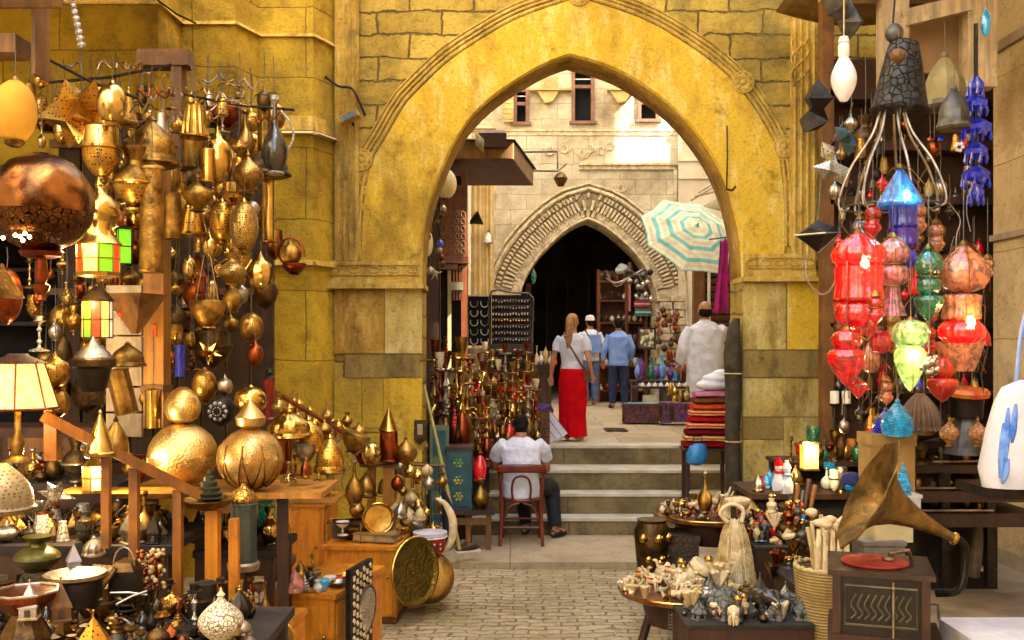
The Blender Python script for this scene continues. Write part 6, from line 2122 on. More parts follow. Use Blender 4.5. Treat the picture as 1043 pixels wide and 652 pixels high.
# painted boxes on the landing
pm = mat('painted_box_red', S(120, 50, 44), S(80, 34, 60), sc=8, lo=.45, hi=.55, rough=.5, pattern='cells', psc=14, pc=S(60, 20, 30))
pv = mat('painted_box_violet', S(96, 56, 120), S(120, 40, 70), sc=9, lo=.45, hi=.55, rough=.5, pattern='cells', psc=14, pc=S(40, 24, 60))
for k, (xa, ya, xb, yb, D_, m_, lb) in enumerate(((634, 411, 671, 431, 14.6, pm, 'low painted red chest with a pale blue round top on the landing'), (673, 409, 684, 431, 14.4, pv, 'upright painted violet box between the two chests'), (685, 410, 712, 430, 14.4, pv, 'painted violet chest nearest the textile stack'))):
 t = T('painted_chest', lb, 'chest', P((xa + xb) / 2, yb, D_), rz=-.1)
 w, h = (xb - xa) * D_ / 2000, (yb - ya) * D_ / 1000
 g = MB(); g.box2((-w, 0, 0), (w, .34, h * .8)); g.build('body', m_, t, bevel=.01)
 g = MB(); g.box2((-w - .01, -.01, h * .8), (w + .01, .35, h * .95)); g.build('lid', m_, t, bevel=.008)
 g = MB()
 g.box2((-w, -.008, h * .05), (-w + .03, -.001, h * .78)); g.build('metal_edge', bronze, t); g = MB(); g.box2((w - .03, -.008, h * .05), (w, -.001, h * .78)); g.build('metal_edge', bronze, t); g = MB(); g.box2((-.02, -.012, h * .6), (.02, -.001, h * .86)); g.build('latch', bronze, t)
 if k == 0:
  g = MB(); g.lathe([(.01, h * .95), (.26, h * .96), (.27, h * .99), (.01, h)], 24, M=Matrix.Translation((0.02, .17, 0)) @ Matrix.Diagonal((1, .62, 1, 1))); g.build('round_top', mat('pale_blue_top', S(150, 190, 200), rough=.25), t)
t = T('drain_grate', 'small rusty drain grate in the landing paving', 'grate', P(627, 438, 13.6))
g = MB(); g.box((0, 0, .006), (.3, .5, .006)); g.build('frame', bronze, t)
for k in range(5):
 g = MB(); g.box((-.1 + k * .05, 0, .011), (.02, .42, .008)); g.build('bar', darkmetal, t)

# ---------------- CENTRE RIGHT ----------------
# umbrella
t = T('sun_umbrella', 'cream and turquoise striped sun umbrella tilted towards the courtyard', 'umbrella', P(710, 230, 13.5))
nrm = Vector((.22, -.74, .64)).normalized()
q = nrm.to_track_quat('Z', 'Y').to_matrix().to_4x4()
cream_ = mat('umbrella_cream', S(238, 236, 196), rough=.85)
cream2 = mat('umbrella_beige', S(234, 222, 180), rough=.85)
aqua_ = mat('umbrella_aqua', S(130, 206, 196), rough=.85)
g = MB()
Rr, dep = .76, .20
bands = [(0, .05, 2), (.05, .13, 0), (.13, .19, 1), (.19, .25, 0), (.25, .32, 2), (.32, .38, 0), (.38, .43, 1), (.43, .49, 0), (.49, .57, 2), (.57, .63, 0), (.63, .68, 1), (.68, .74, 0), (.74, .82, 2), (.82, .88, 0), (.88, .93, 1), (.93, .98, 0), (.98, 1, 2)]
rowpts = {}
def up_(r, k, mid=False):
 a = 2 * PI * k / 8 + .3
 rr = Rr * r
 sag = (math.cos(PI / 8) - .035 * r) if mid else 1
 return q @ Vector((rr * sag * math.cos(a), rr * sag * math.sin(a), -dep * (r ** 1.5)))
for r0, r1, mi in bands:
 g.cur = mi
 for k in range(8):
  pa, pb, pc, pd = up_(r0, k), up_(r0, k + .5, True), up_(r1, k + .5, True), up_(r1, k)
  g.add([pa, pb, pc, pd], [(0, 1, 2, 3)] if r0 > 0 else [(0, 2, 3)])
  pa, pb, pc, pd = up_(r0, k + .5, True), up_(r0, k + 1), up_(r1, k + 1), up_(r1, k + .5, True)
  g.add([pa, pb, pc, pd], [(0, 1, 2, 3)] if r0 > 0 else [(0, 2, 3)])
g.build('canopy', [cream_, cream2, aqua_], t, thick=.004, smooth=False)
for k in range(8):
 g = MB(); g.tube([q @ Vector((0, 0, -.02)), up_(.5, k) - nrm * .01, up_(1, k) - nrm * .008], .006, 5); g.build('rib', mat('rib_metal', S(120, 160, 120)), t)
g = MB(); g.tube([q @ Vector((0, 0, -.0)), q @ Vector((0, 0, -.5)), q @ Vector((0, 0, -.5)) + Vector((.06, .1, -.6)), q @ Vector((0, 0, -.5)) + Vector((.06, .1, -1.9))], .018, 8); g.build('pole', white, t)
g = MB(); g.tube([q @ Vector((0, 0, 0)), q @ Vector((0, 0, .05))], .015, 6); g.build('tip', aqua_, t)
for k, (xa, ya, xb, yb) in enumerate(((704, 204, 738, 184), (708, 200, 752, 190), (712, 196, 745, 176))):
 g = MB(); a, b = P(xa, ya, 14.2), P(xb, yb, 15.0); g.tube([(0, 0, 0), b - a], .014, 6)
 tag(g.build('awning_strut', palewood, loc=a), ['lowest pale strut behind the umbrella', 'middle pale strut behind the umbrella', 'topmost pale strut behind the umbrella'][k], 'strut')
g = MB(); g.add([P(716, 210, 15.2), P(760, 186, 15.0), P(760, 215, 14.8), P(735, 215, 15)], [(0, 1, 2, 3)])
tag(g.build('canvas_flap', mat('canvas', S(170, 160, 126), rough=.9), thick=.01), 'grey canvas flap behind the umbrella top', 'canvas')
# magenta scarves
def hang_cloth(xa, xb, y0, y1, D, label, m, name='scarf', cat='scarf', waves=3, amp=.04, flare=.0, nu=26, nv=14, parts='cloth', slant=0):
 t = T(name, label, cat, P((xa + xb) / 2, y0, D))
 u = D / F
 w, h = (xb - xa) * u, (y1 - y0) * u
 g = MB()
 def fn(a, b):
  ww = w * (1 - flare * (1 - b))
  return (ww * (a - .5) + slant * b + .01 * math.sin(b * 5 + a * 3), amp * math.sin(a * 2 * PI * waves + b * 1.3) * (.4 + .6 * b), -h * b - .02 * math.sin(a * 9))
 g.grid(fn, nu, nv)
 g.build(parts, m, t, thick=.004)
 return t
hang_cloth(731, 745, 244, 318, 13.0, 'long magenta scarf hanging under the umbrella', magenta, waves=2, amp=.03, flare=.35, slant=-.04)
hang_cloth(742, 757, 238, 288, 13.1, 'shorter magenta scarf beside the right jamb', magenta, waves=2.5, amp=.03)
g = MB(); a, b = P(722, 244, 13.05), P(770, 238, 13.05); g.tube([(0, 0, 0), b - a], .01, 6); tag(g.build('scarf_rail', iron, loc=a), 'thin rail carrying the magenta scarves', 'rail')
# wooden booth with slatted shutter
t = T('wooden_booth', 'wooden booth with a brown slatted shutter behind the man in the white robe', 'booth', P(735, 470, 15.2))
g = MB(); g.box2((-.42, 0, -.1), (-.26, .2, 3.3)); g.build('door_post', oldwood, t, bevel=.01)
g = MB(); g.box2((.5, 0, -.1), (.64, .2, 3.3)); g.build('door_post', oldwood, t, bevel=.01)
g = MB(); g.box2((-.25, .12, -.1), (.5, .16, 3.3)); g.build('back_board', darkwood, t)
for k in range(26):
 g = MB(); g.box((.12, .06, .15 + k * .115), (.74, .02, .07), rot=(R(28), 0, 0)); g.build('slat', oldwood if k % 2 else redwood, t)
g = MB(); g.tube([(-.2, -.02, .0), (-.2, -.02, 3.1)], .025, 8); g.build('white_pipe', white, t)
g = MB(); g.box2((-.5, -.1, 3.3), (.7, .25, 3.42)); g.build('lintel', oldwood, t, bevel=.01)
# stone stub wall right of small arch
# rolled dark carpet on the right jamb
t = T('carpet_roll', 'tall dark green and brown carpet roll leaning on the right jamb', 'carpet', (2.125, 9.42, .063))
g = MB(); g.loft([((0, 0, 0), .075, .08), ((0, 0, .7), .08, .09), ((-.01, 0, 1.2), .07, .08), ((0, 0, 1.6), .08, .09), ((-.01, 0, 1.95), .085, .1), ((.0, 0, 2.18), .06, .07), ((.03, 0, 2.28), .03, .03)], 16)
g.build('roll', mat('dark_carpet', S(70, 62, 36), S(44, 30, 22), sc=9, rough=.95, bump=.5, bsc=30), t)
for z in (1.1, 1.75):
 g = MB(); g.tube([(.083 * math.cos(a), .092 * math.sin(a), z) for a in [i * PI / 8 for i in range(16)]], .008, 5, closed=True); g.build('binding_cord', ivory2, t)
# textile stack
st_ = T('textile_stack_stand', 'small dark stand under the folded textiles', 'stand', P(718, 468, 10.5))
g = MB(); g.box2((-.24, -.14, .1), (.26, .2, .13)); g.build('top', darkwood, st_)
for x in (-.2, .22):
 for y in (-.1, .16):
  g = MB(); g.box2((x - .02, y - .02, -.45), (x + .02, y + .02, .1)); g.build('leg', darkwood, st_)
cols_ = [('dark red', S(150, 14, 18)), ('tan striped', S(160, 96, 36)), ('maroon', S(120, 14, 18)), ('bright red', S(200, 24, 22)), ('scarlet', S(186, 20, 18)), ('vermilion', S(212, 44, 22)), ('orange', S(222, 84, 26)), ('brown', S(130, 70, 40)), ('pink', S(206, 130, 160))]
z0_ = st_.location.z + .132
hgt = .066
for k, (cn_, c_) in enumerate(cols_):
 f_ = k / 8
 t = T('folded_textile', 'folded %s textile, %s of the tall stack beside the steps' % (cn_, 'bottom layer' if k == 0 else ('top coloured layer' if k == 8 else ORD[k] + ' layer up')), 'textile', (st_.location.x + .07 * f_, 10.5, z0_ + k * (hgt + .001)), group='folded textiles in the tall stack')
 w = .24 - .05 * f_
 hgt_ = hgt if k < 7 else hgt * .7
 g = MB()
 sq = []
 for i in range(20):
  a = 2 * PI * i / 20
  sq.append((math.copysign(abs(math.cos(a)) ** .5, math.cos(a)), math.copysign(abs(math.sin(a)) ** .6, math.sin(a))))
 def prof_(x, sc_):
  return [Vector((x, .15 * sc_ * p - .0, hgt / 2 + hgt * .49 * sc_ * q + .004 * math.sin(x * 20 + k))) for p, q in sq]
 vs = []
 xs_ = [-w, -w * .985, -w * .6, -w * .2, w * .2, w * .6, w * .985, w]
 for x, sc_ in zip(xs_, (.3, .9, 1, 1.02, 1, 1.01, .9, .3)):
  vs += prof_(x, sc_)
 fs = []
 for a in range(7):
  for b in range(20):
   c = (b + 1) % 20
   fs.append((a * 20 + b, a * 20 + c, (a + 1) * 20 + c, (a + 1) * 20 + b))
 fs += [tuple(range(20)), tuple(range(159, 139, -1))]
 g.add(vs, fs)
 c2_ = S(226, 170, 110) if k in (1, 3, 5) else tuple(x * .6 for x in c_[:3]) + (1,)
 g.build('cloth', mat('textile_%d' % k, c_, tuple(x * .7 for x in c_[:3]) + (1,), sc=20, rough=.95, bump=.4, spec=.1, pattern='stripe', psc=9, pc=c2_), t)
 g = MB()
 for i in range(9):
  g.tube([(w - .02 + .004, -.14 + i * .03, hgt * .6), (w + .03, -.145 + i * .03, hgt * .2), (w + .02 + .012 * (i % 2), -.15 + i * .03, -.02)], .009, 5)
 g.build('fringe', whitecloth, t)
t = T('white_textile', 'loosely folded white textile on top of the stack', 'textile', (st_.location.x + .09, 10.5, z0_ + 9 * .067 + .002))
g = MB(); g.ball((0, 0, .06), (.19, .15, .065), 16); g.ball((.03, -.02, .13), (.16, .12, .06), 14); g.ball((.08, -.04, .18), (.1, .08, .05), 14); g.build('cloth', whitecloth, t, remesh=.012)
t = T('blue_bag', 'bright blue bag hanging under the textile stack', 'bag', P(709, 474, 10.3))
g = MB(); g.loft([((0, 0, 0), .04, .03), ((0, 0, .03), .1, .06), ((.01, 0, .12), .115, .07), ((.02, 0, .2), .09, .05), ((.03, 0, .23), .05, .03)], 16); g.build('bag', mat('blue_plastic', S(50, 130, 180), S(30, 100, 160), rough=.35), t)
g = MB(); g.tube([(-.05, 0, .18), (-.03, -.02, .3), (.05, -.02, .3), (.07, 0, .18)], .006, 5); g.build('handles', mat('dark_blue', S(20, 30, 60)), t)
# ---------------- RIGHT: lantern shop ----------------
sh = T('lantern_shop', 'dark recessed shop front of the coloured glass lanterns at the right', 'shop front')
g = MB(); g.box2(P(846, 640, 8.9), P(1090, 62, 8.95)); g.build('back_board', mat('shop_brown', S(74, 46, 26), S(48, 30, 18), sc=4, rough=.9), sh)
g = MB(); g.box2(P(838, 600, 8.6), P(845, -20, 8.72)); g.build('side_post', oldwood, sh, bevel=.01)
for y in (98, 150, 205, 262, 330, 398):
 g = MB(); g.box2(P(846, y + 3, 8.6), P(1016, y, 8.895)); g.build('shelf', darkwood, sh)
g = MB(); g.box2(P(918, 74, 7.6), P(990, 14, 7.65)); g.build('pink_panel', mat('pink_plaster', S(172, 138, 96), S(150, 116, 78), sc=4, rough=.9), sh)
tf = T('pale_timber_frame', 'pale weathered timber frame over the lantern shop at the upper right', 'timber frame')
for a, b in ((P(900, 84, 7.3), P(918, -30, 7.45)), (P(986, 88, 7.3), P(1006, -30, 7.45))):
 g = MB(); g.box2(a, b); g.build('post', palewood, tf, bevel=.008)
g = MB(); a, b = P(919, 20, 7.32), P(985, 4, 7.32)
d = b - a
g.box((0, 0, 0), (d.length, .1, .12), M=Matrix.Translation((a + b) / 2) @ d.to_track_quat('X', 'Z').to_matrix().to_4x4()); g.build('beam', palewood, tf, bevel=.008)
g = MB(); g.box2(P(842, -6, 7.3), P(1010, -18, 7.5)); g.build('beam', palewood, tf)
# small goods on the shop's dim shelves
its = []
rn = random.Random(41)
for j, y in enumerate((150, 205, 262, 330, 398)):
 for i in range(13):
  x = 852 + i * 12 + rn.uniform(-3, 3)
  w = rn.uniform(7, 12)
  its.append(V(rn.choice(['drop', 'onion', 'pot', 'flask', 'bell', 'goblet', 'bowl']), x - w / 2, y - w * rn.uniform(1, 2.4), x + w / 2, y, 8.75, 'x', rn.choice([bronze, darkmetal, copper_r, silver, brass_o, iron, redglass, cobalt, ivory2]), brass_o, name='shop_vessel', cat='vessel', group='dim vessels on the lantern shop shelves', n=10))
rankyx(its, 'dim vessel, # in the @ row inside the lantern shop')

# bulb pendant
t = T('bulb_pendant', 'big white pear-shaped bulb hanging on a cord beside the shop', 'lamp', P(859.5, 104, 5.2))
g = MB(); g.lathe([(.005, 0)] + arc(.02, .004, .024, .235, .045, 10), 20); g.build('bulb', mat('white_bulb', S(236, 234, 232), rough=.2, spec=.6), t)
g = MB(); g.lathe([(.024, .236), (.03, .245), (.03, .3), (.025, .31), (.03, .315), (.022, .345), (.005, .35)], 16); g.build('socket', white, t)
g = MB(); g.tube([(0, 0, .35), (0.002, 0, .8)], .004, 5); g.build('cord', ivory2, t)
# iron chandelier: hood and curved arms
t = T('iron_chandelier', 'grey iron bell-hooded chandelier with curved arms above the coloured lanterns', 'chandelier', P(909, 214, 6.0))
g = MB(); g.lathe([(.165, .60), (.17, .615), (.155, .64), (.13, .8), (.1, .95), (.085, 1.02), (.02, 1.05)], 48, M=Matrix.Rotation(.07, 4, 'Y'), mod=lambda a, z: 1 + .05 * abs(math.cos(3 * a)) + .02 * math.sin(z * 60)); g.build('hood', mat('sooty_iron', S(78, 74, 68), S(44, 40, 36), sc=9, rough=.5, metal=.7, bump=.4, pattern='cells', psc=22, pc=S(24, 20, 18)), t)
g = MB(); g.ball((.01, 0, 1.08), (.055, .055, .06), 14); g.build('top_ball', iron, t)
g = MB(); g.tube([(.0, 0, 1.1), (.03, 0, 1.5)], .006, 6); g.build('cord', darkmetal, t)
for k in range(7):
 a = k * 2 * PI / 7 + .2
 g = MB(); g.tube(catmull([(.07 * math.cos(a), .07 * math.sin(a), .61), (.12 * math.cos(a), .12 * math.sin(a), .46), (.24 * math.cos(a), .24 * math.sin(a), .27), (.31 * math.cos(a), .31 * math.sin(a), .08), (.30 * math.cos(a), .30 * math.sin(a), .0), (.25 * math.cos(a), .25 * math.sin(a), .02)], 22), .008, 7); g.build('arm', steelpale, t)
g = MB(); g.tube([(.28 * math.cos(a), .28 * math.sin(a), .02) for a in [i * PI / 12 for i in range(24)]], .007, 6, closed=True); g.build('ring', iron, t)
V('egg', 907, 49, 923, 64, 5.7, 'small brown wooden ball in front of the iron hood', oldwood, name='wooden_ball', cat='ornament', hang=20)
V('bell', 940, 52, 984, 112, 6.9, 'old yellowed cloth bell lamp right of the iron hood', mat('old_cloth', S(150, 136, 90), S(112, 98, 60), rough=.9), greywood, name='cloth_bell_lamp', hang=30, mod=ribs(10, .08))
V('bell', 955, 86, 988, 132, 6.6, 'grey smoked glass bell below the yellowed cloth lamp', iron, greywood, name='smoked_bell', hang=20, mod=ribs(8, .08))
V('lamp', 868, 118, 895, 170, 7.4, 'dark bronze mosque lamp behind the chandelier arms', bronze, name='mosque_lamp', hang=60)
# cobalt glass chandelier
t = T('cobalt_chandelier', 'cobalt blue glass chandelier hanging against the corner house', 'chandelier', P(994, 206, 6.6))
for z, r, k_ in ((.02, .05, 7), (.14, .085, 9), (.3, .07, 8), (.46, .095, 9), (.62, .07, 8), (.74, .05, 7)):
 g = MB(); g.lathe([(.02, z + .1), (r * .5, z + .09), (r, z + .05), (r * .9, z + .02), (.02, z)], 32, mod=flut(8, .12)); g.build('glass_tier', cobalt, t)
 g = MB()
 for i in range(k_):
  a = 2 * PI * i / k_
  g.lathe([(.001, z - .045), (.013, z - .025), (.008, z), (.001, z + .035)], 6, M=Matrix.Translation((r * math.cos(a), r * math.sin(a), .01 * math.sin(i * 3))))
 g.build('glass_drops', cobalt, t)['kind'] = 'stuff'
g = MB(); g.tube([(0, 0, -.02), (0, 0, 1.2)], .014, 6); g.build('stem', darkmetal, t)
V('drop', 999, 6, 1009, 38, 6.6, 'small teal glass drop at the upper right corner', turq, name='glass_drop', cat='ornament', hang=20)
# tin origami lanterns
def tin(x, y, s, D, label, m, rz=0, two=True):
 t = T('tin_lantern', label, 'lantern', P(x, y, D), rot=(.3, rz, rz))
 r = s * D / 2000
 for k, (c, q) in enumerate((((0, 0, 0), .5), ((r * .9, .02, -r * .5), 1.3))[:2 if two else 1]):
  g = MB()
  g.add([Vector(c) + Matrix.Rotation(q, 3, 'Y') @ Vector(v) * r for v in ((-1, 0, 0), (1, 0, 0), (0, -.9, .15), (0, .9, .1), (0, 0, .75), (0, 0, -.6))],
    [(0, 2, 4), (2, 1, 4), (1, 3, 4), (3, 0, 4), (2, 0, 5), (1, 2, 5), (3, 1, 5), (0, 3, 5)])
  g.build('faceted_shell', m, t, smooth=False)
 g = MB(); g.tube([(0, 0, r * .7), (0, 0, r * 2.6)], .0025, 5); g.build('chain', iron, t)
 return t
tinm = mat('perforated_tin', S(206, 200, 184), S(160, 150, 130), metal=.6, rough=.4, pattern='dots', psc=50, pc=S(50, 40, 30))
tin(842, 155, 26, 6.4, 'pale perforated tin lantern, upper one beside the right pilaster', tinm, .4)
tin(842, 174, 30, 6.2, 'pale perforated tin lantern, lower one above the black diamond lantern', tinm, -.2)
tin(832, 100, 40, 6.6, 'dark and white folded tin lantern on the right pilaster', darkmetal, .9)
tin(852, 6, 44, 5.6, 'dark folded tin star at the top edge above the white bulb', iron, .2)
tin(858, 138, 26, 7.0, 'small blue-grey tin lantern behind the white tin ones', mat('blue_tin', S(90, 120, 130), metal=.5), .2)
t = T('diamond_lantern', 'black faceted diamond lantern with a pale rim left of the lit red one', 'lantern', P(833, 240, 5.6))
r = 23 * .0056
g = MB(); g.add([(-r, 0, 0), (r, 0, .02), (0, -r, 0), (0, r, 0), (0, 0, .7 * r), (0, 0, -.75 * r), (.5 * r, -.5 * r, .35 * r), (-.5 * r, -.5 * r, .3 * r)],
    [(0, 2, 5), (2, 1, 5), (1, 3, 5), (3, 0, 5), (1, 3, 4), (3, 0, 4), (2, 1, 6), (1, 4, 6), (4, 2, 6), (0, 2, 7), (2, 4, 7), (4, 0, 7)]); g.build('shell', darkmetal, t, smooth=False)
g = MB(); g.tube([(-r, -.003, 0), (0, -r - .003, 0), (r, 0, .02), (0, 0, -.75 * r)], .006, 5); g.build('pale_edge', steelpale, t)
g = MB(); g.tube([(0, 0, r * .7), (0.02, 0, r * 3)], .003, 5); g.build('chain', iron, t)
g = MB(); L_ = catmull([P(820, 255, 5.7), P(822, 285, 5.7), P(838, 300, 5.7), P(850, 288, 5.7), P(852, 262, 5.7)], 20); g.tube([p - L_[0] for p in L_], .006, 5)
tag(g.build('bead_chain', steelpale, loc=L_[0]), 'pale bead chain looping below the black diamond lantern', 'chain')

# coloured glass lanterns: tiers of fluted glass with brass rings
def glasslamp(x0, x1, tiers, D, label, m, lit=None, hang=60, flutes=14, n=56, brassring=True, light=0, lc=(1, .2, .1)):
 "tiers: (ytop, ybottom, width fraction, shape)"
 u = D / F
 w = (x1 - x0) * u
 yb = max(t_[1] for t_ in tiers)
 t = T('glass_lantern', label, 'lantern', P((x0 + x1) / 2, yb, D))
 for k, (ya, yb_, wf, shp) in enumerate(tiers):
  z0, z1 = (yb - yb_) * u, (yb - ya) * u
  r = w * wf / 2
  pr = {'onion': [(.35, 0), (.75, .08), (.98, .25), (1, .42), (.9, .58), (.6, .76), (.3, .88), (.1, 1)],
    'ball': [(.3, 0), (.7, .1), (.95, .3), (1, .5), (.95, .7), (.7, .9), (.35, 1)],
    'heart': [(.03, 0), (.3, .12), (.7, .38), (.97, .66), (1, .8), (.85, .93), (.5, 1)],
    'cup': [(.6, 0), (.75, .3), (.95, .8), (1, 1), (.9, 1)],
    'cone': [(.95, 0), (1, .08), (.8, .3), (.45, .65), (.15, .92), (.03, 1)],
    'flare': [(1, 0), (.9, .12), (.6, .5), (.5, 1)],
    'cyl': [(.8, 0), (.95, .06), (.9, .5), (.95, .94), (.8, 1)]}[shp]
  g = MB()
  sub = []
  for (ra, za), (rb, zb_) in zip(pr, pr[1:]):
   for q in range(3):
    f_ = q / 3
    sub.append((ra + (rb - ra) * f_, za + (zb_ - za) * f_))
  sub.append(pr[-1])
  g.lathe([(a * r, z0 + b * (z1 - z0)) for a, b in sub], n, mod=lambda a, z, k=flutes: 1 + .085 * (abs(math.cos(k * a / 2)) - .6) + .012 * math.sin(z * 160))
  g.build('glass_tier', m[k % len(m)] if isinstance(m, list) else m, t, sm=60)
  if brassring and k < len(tiers) - 1:
   g = MB(); g.tube([(r * .8 * math.cos(a), r * .8 * math.sin(a), z0) for a in [i * PI / 10 for i in range(20)]], .005, 6, closed=True); g.build('brass_ring', brass_o, t)
 if lit is not None:
  g = MB()
  z = (yb - lit[1]) * u
  g.ball(((lit[0] - (x0 + x1) / 2) * u, -w * .40, z), (.022, .02, .03), 12)
  g.build('glowing_bulb', glowhot, t)
  l = bpy.data.lights.new('lantern_bulb', 'POINT'); l.energy = light * .5; l.color = lc; l.shadow_soft_size = .02
  o = bpy.data.objects.new('bulb_light', l); COL.objects.link(o); o.parent = t; o.location = ((lit[0] - (x0 + x1) / 2) * u, -w * .62, z)
 ztop = (yb - min(t_[0] for t_ in tiers)) * u
 g = MB()
 for i in range(6):
  a = i * PI / 3 + .3
  g.tube([(w * .51 * math.cos(a), w * .51 * math.sin(a), (yb - tiers[0][1]) * u), (w * .53 * math.cos(a), w * .53 * math.sin(a), (yb - (tiers[0][0] * .5 + tiers[0][1] * .5)) * u), (w * .2 * math.cos(a), w * .2 * math.sin(a), ztop * .97), (.01, 0, ztop)], .0022, 4)
 g.build('wire_cage', brass_o, t)
 g = MB(); g.lathe([(.03, ztop - .01), (.02, ztop + .01), (.008, ztop + .02)], 10); g.build('cap', brass_o, t)
 if hang:
  g = MB(); g.tube([(0, 0, ztop), (0, 0, ztop + hang * u)], .003, 5); g.build('chain', iron, t)
 return t
glasslamp(848, 901, [(236, 274, 1, 'onion'), (270, 306, .94, 'cyl'), (302, 336, .88, 'ball')], 5.3, 'large lit red glass lantern, the biggest red one', [redglow, redglow, redglass], lit=(873, 270), light=1.5)
glasslamp(850, 898, [(308, 342, 1, 'cup')], 5.5, 'red glass bowl lantern tucked under the big lit red one', redglass, hang=20)
glasslamp(843, 882, [(336, 357, .8, 'ball'), (354, 394, 1, 'heart')], 5.2, 'dark red heart-shaped glass lantern below the lit red one', redglass, hang=70, flutes=8)
glasslamp(864, 884, [(388, 406, 1, 'heart')], 5.3, 'small red glass heart right below the dark red heart lantern', redglass, hang=20, flutes=8)
glasslamp(886, 908, [(336, 360, 1, 'ball')], 5.6, 'red glass ball between the heart lantern and the lime one', redglass, hang=60)
glasslamp(892, 926, [(240, 270, .95, 'onion'), (268, 292, 1, 'ball'), (290, 322, .8, 'flare')], 5.5, 'pink glass tiered lantern between the red and green ones', pinkglass)
glasslamp(894, 940, [(170, 211, 1, 'cone')], 5.6, 'glowing sky-blue glass pyramid at the centre of the chandelier', blueglass, lit=(916, 202), light=.8, lc=(.2, .7, 1), flutes=6)
glasslamp(904, 936, [(212, 232, .9, 'cyl'), (232, 252, 1, 'cyl'), (250, 276, .8, 'ball')], 5.7, 'cobalt and violet glass lantern under the sky-blue pyramid', [cobalt, mat('violet_glass', S(60, 20, 130), rough=.15, coat=.8), cobalt], hang=0)
glasslamp(931, 961, [(252, 282, .95, 'onion'), (280, 302, .8, 'ball'), (300, 328, 1, 'heart')], 5.4, 'deep green glass tiered lantern', greenglass, flutes=8)
glasslamp(957, 1006, [(248, 298, 1, 'onion')], 5.5, 'large amber glass onion lantern at the right of the group', amberglass, flutes=10)
glasslamp(957, 1001, [(300, 326, .9, 'cyl'), (324, 352, 1, 'ball')], 5.45, 'lit orange-red glass lantern under the amber onion', [amberglass, redglow], lit=(981, 329), light=1.2, lc=(1, .35, .12), hang=0)
glasslamp(955, 1000, [(348, 378, 1, 'cup')], 5.5, 'amber fringed glass bowl under the lit orange-red lantern', amberglass, hang=0, flutes=20)
glasslamp(909, 946, [(326, 355, 1, 'ball')], 5.3, 'lime green glass ball above the glowing lime lantern', limeglass, hang=60)
glasslamp(911, 943, [(352, 399, 1, 'heart')], 5.25, 'glowing lime green glass lantern', limeglow, lit=(926, 362), light=.7, lc=(.8, 1, .5), hang=0, flutes=8)
glasslamp(944, 976, [(362, 386, .8, 'ball'), (384, 410, 1, 'heart')], 5.5, 'orange-red petal glass lantern right of the lime one', mat('orange_red_glass', S(200, 50, 20), S(150, 24, 10), rough=.2, coat=.7), flutes=6, hang=20)
glasslamp(925, 946, [(268, 300, 1, 'cyl')], 6.2, 'red glass cylinder lantern behind the green one', redglass)
glasslamp(878, 896, [(345, 380, 1, 'onion')], 6.4, 'dull orange glass drop behind the red glass ball', amberglass)
for x0_, y0_, x1_, D_, m_, lb in ((880, 208, 898, 5.9, redglass, 'small red glass drop lantern left of the cobalt one'), (884, 300, 900, 5.0, redglass, 'small red glass lantern in front of the pink one'), (902, 318, 918, 5.8, mat('gold_glass', S(206, 150, 50), rough=.15, coat=1), 'small golden glass lantern between the pink and lime ones'),
        (936, 330, 954, 5.7, redglass, 'small red glass lantern behind the lime ball'), (926, 206, 944, 6.0, amberglass, 'small amber glass lantern right of the sky-blue pyramid'), (945, 226, 962, 6.1, amberglass, 'small brownish glass lantern above the green one'),
        (868, 222, 884, 6.0, mat('mosaic_glass', S(190, 160, 120), S(60, 90, 150), sc=40, lo=.48, hi=.52, rough=.3), 'small mosaic glass lantern above the big red one'), (896, 386, 910, 5.6, amberglass, 'small orange glass lantern left of the glowing lime one'),
        (940, 300, 956, 5.9, redglass, 'slim red glass lantern right of the green one'), (1000, 262, 1012, 6.0, amberglass, 'small amber lantern half hidden at the corner house')):
 h_ = (x1_ - x0_) * 1.9
 glasslamp(x0_, x1_, [(y0_, y0_ + h_ * .45, .9, 'onion'), (y0_ + h_ * .43, y0_ + h_ * .62, .8, 'cyl'), (y0_ + h_ * .6, y0_ + h_, 1, 'heart')], D_, lb, m_, flutes=8, n=32)
t = T('grape_cluster', 'grey mirrored grape cluster beside the glowing lime lantern', 'ornament', P(946, 380, 5.2))
g = MB()
rn = random.Random(2)
for k in range(16):
 g.ball((rn.uniform(-.045, .045), rn.uniform(-.03, .03), rn.uniform(0, .1)), .02, 8)
tag(g.build('glass_beads', silver, t))['kind'] = 'stuff'
g = MB(); g.tube([(0, 0, .1), (0.01, 0, .6)], .003, 5); g.build('cord', iron, t)
# chains, wires and silver scraps among the lanterns
ww = []
rn = random.Random(14)
for k in range(34):
 x, y = rn.uniform(852, 1000), rn.uniform(190, 400)
 D = rn.uniform(5.8, 6.8)
 L = catmull([P(x + rn.uniform(-10, 10), y - 25, D), P(x + rn.uniform(-6, 6), y - 8, D), P(x, y + 8, D), P(x + rn.uniform(-14, 14), y + 26, D)], 14)
 g = MB(); g.tube([p - L[0] for p in L], rn.uniform(.002, .005), 5)
 ww.append(tag(g.build('curled_wire', rn.choice([steelpale, copper_r, iron, brass_o]), loc=L[0]), 'x', 'wire', 'curled wires hung among the glass lanterns'))
rankyx(ww, 'curled wire, # in the @ row hung among the glass lanterns')
dd = []
for k in range(84):
 x, y = rn.uniform(850, 1003), rn.uniform(120, 250) if k < 30 else rn.uniform(250, 440)
 w = rn.uniform(7, 14)
 dd.append(V(rn.choice(['drop', 'bell', 'onion', 'lamp', 'pot', 'shade']), x - w / 2, y - w * .8, x + w / 2, y + w * .8, rn.uniform(6.6, 8.2), 'x', rn.choice([bronze, darkmetal, copper_r, silver, iron, redglass, brass_o, glassdark]), name='hanging_trinket', cat='ornament', group='dark metal trinkets hung behind the glass lanterns', n=10, hang=30))
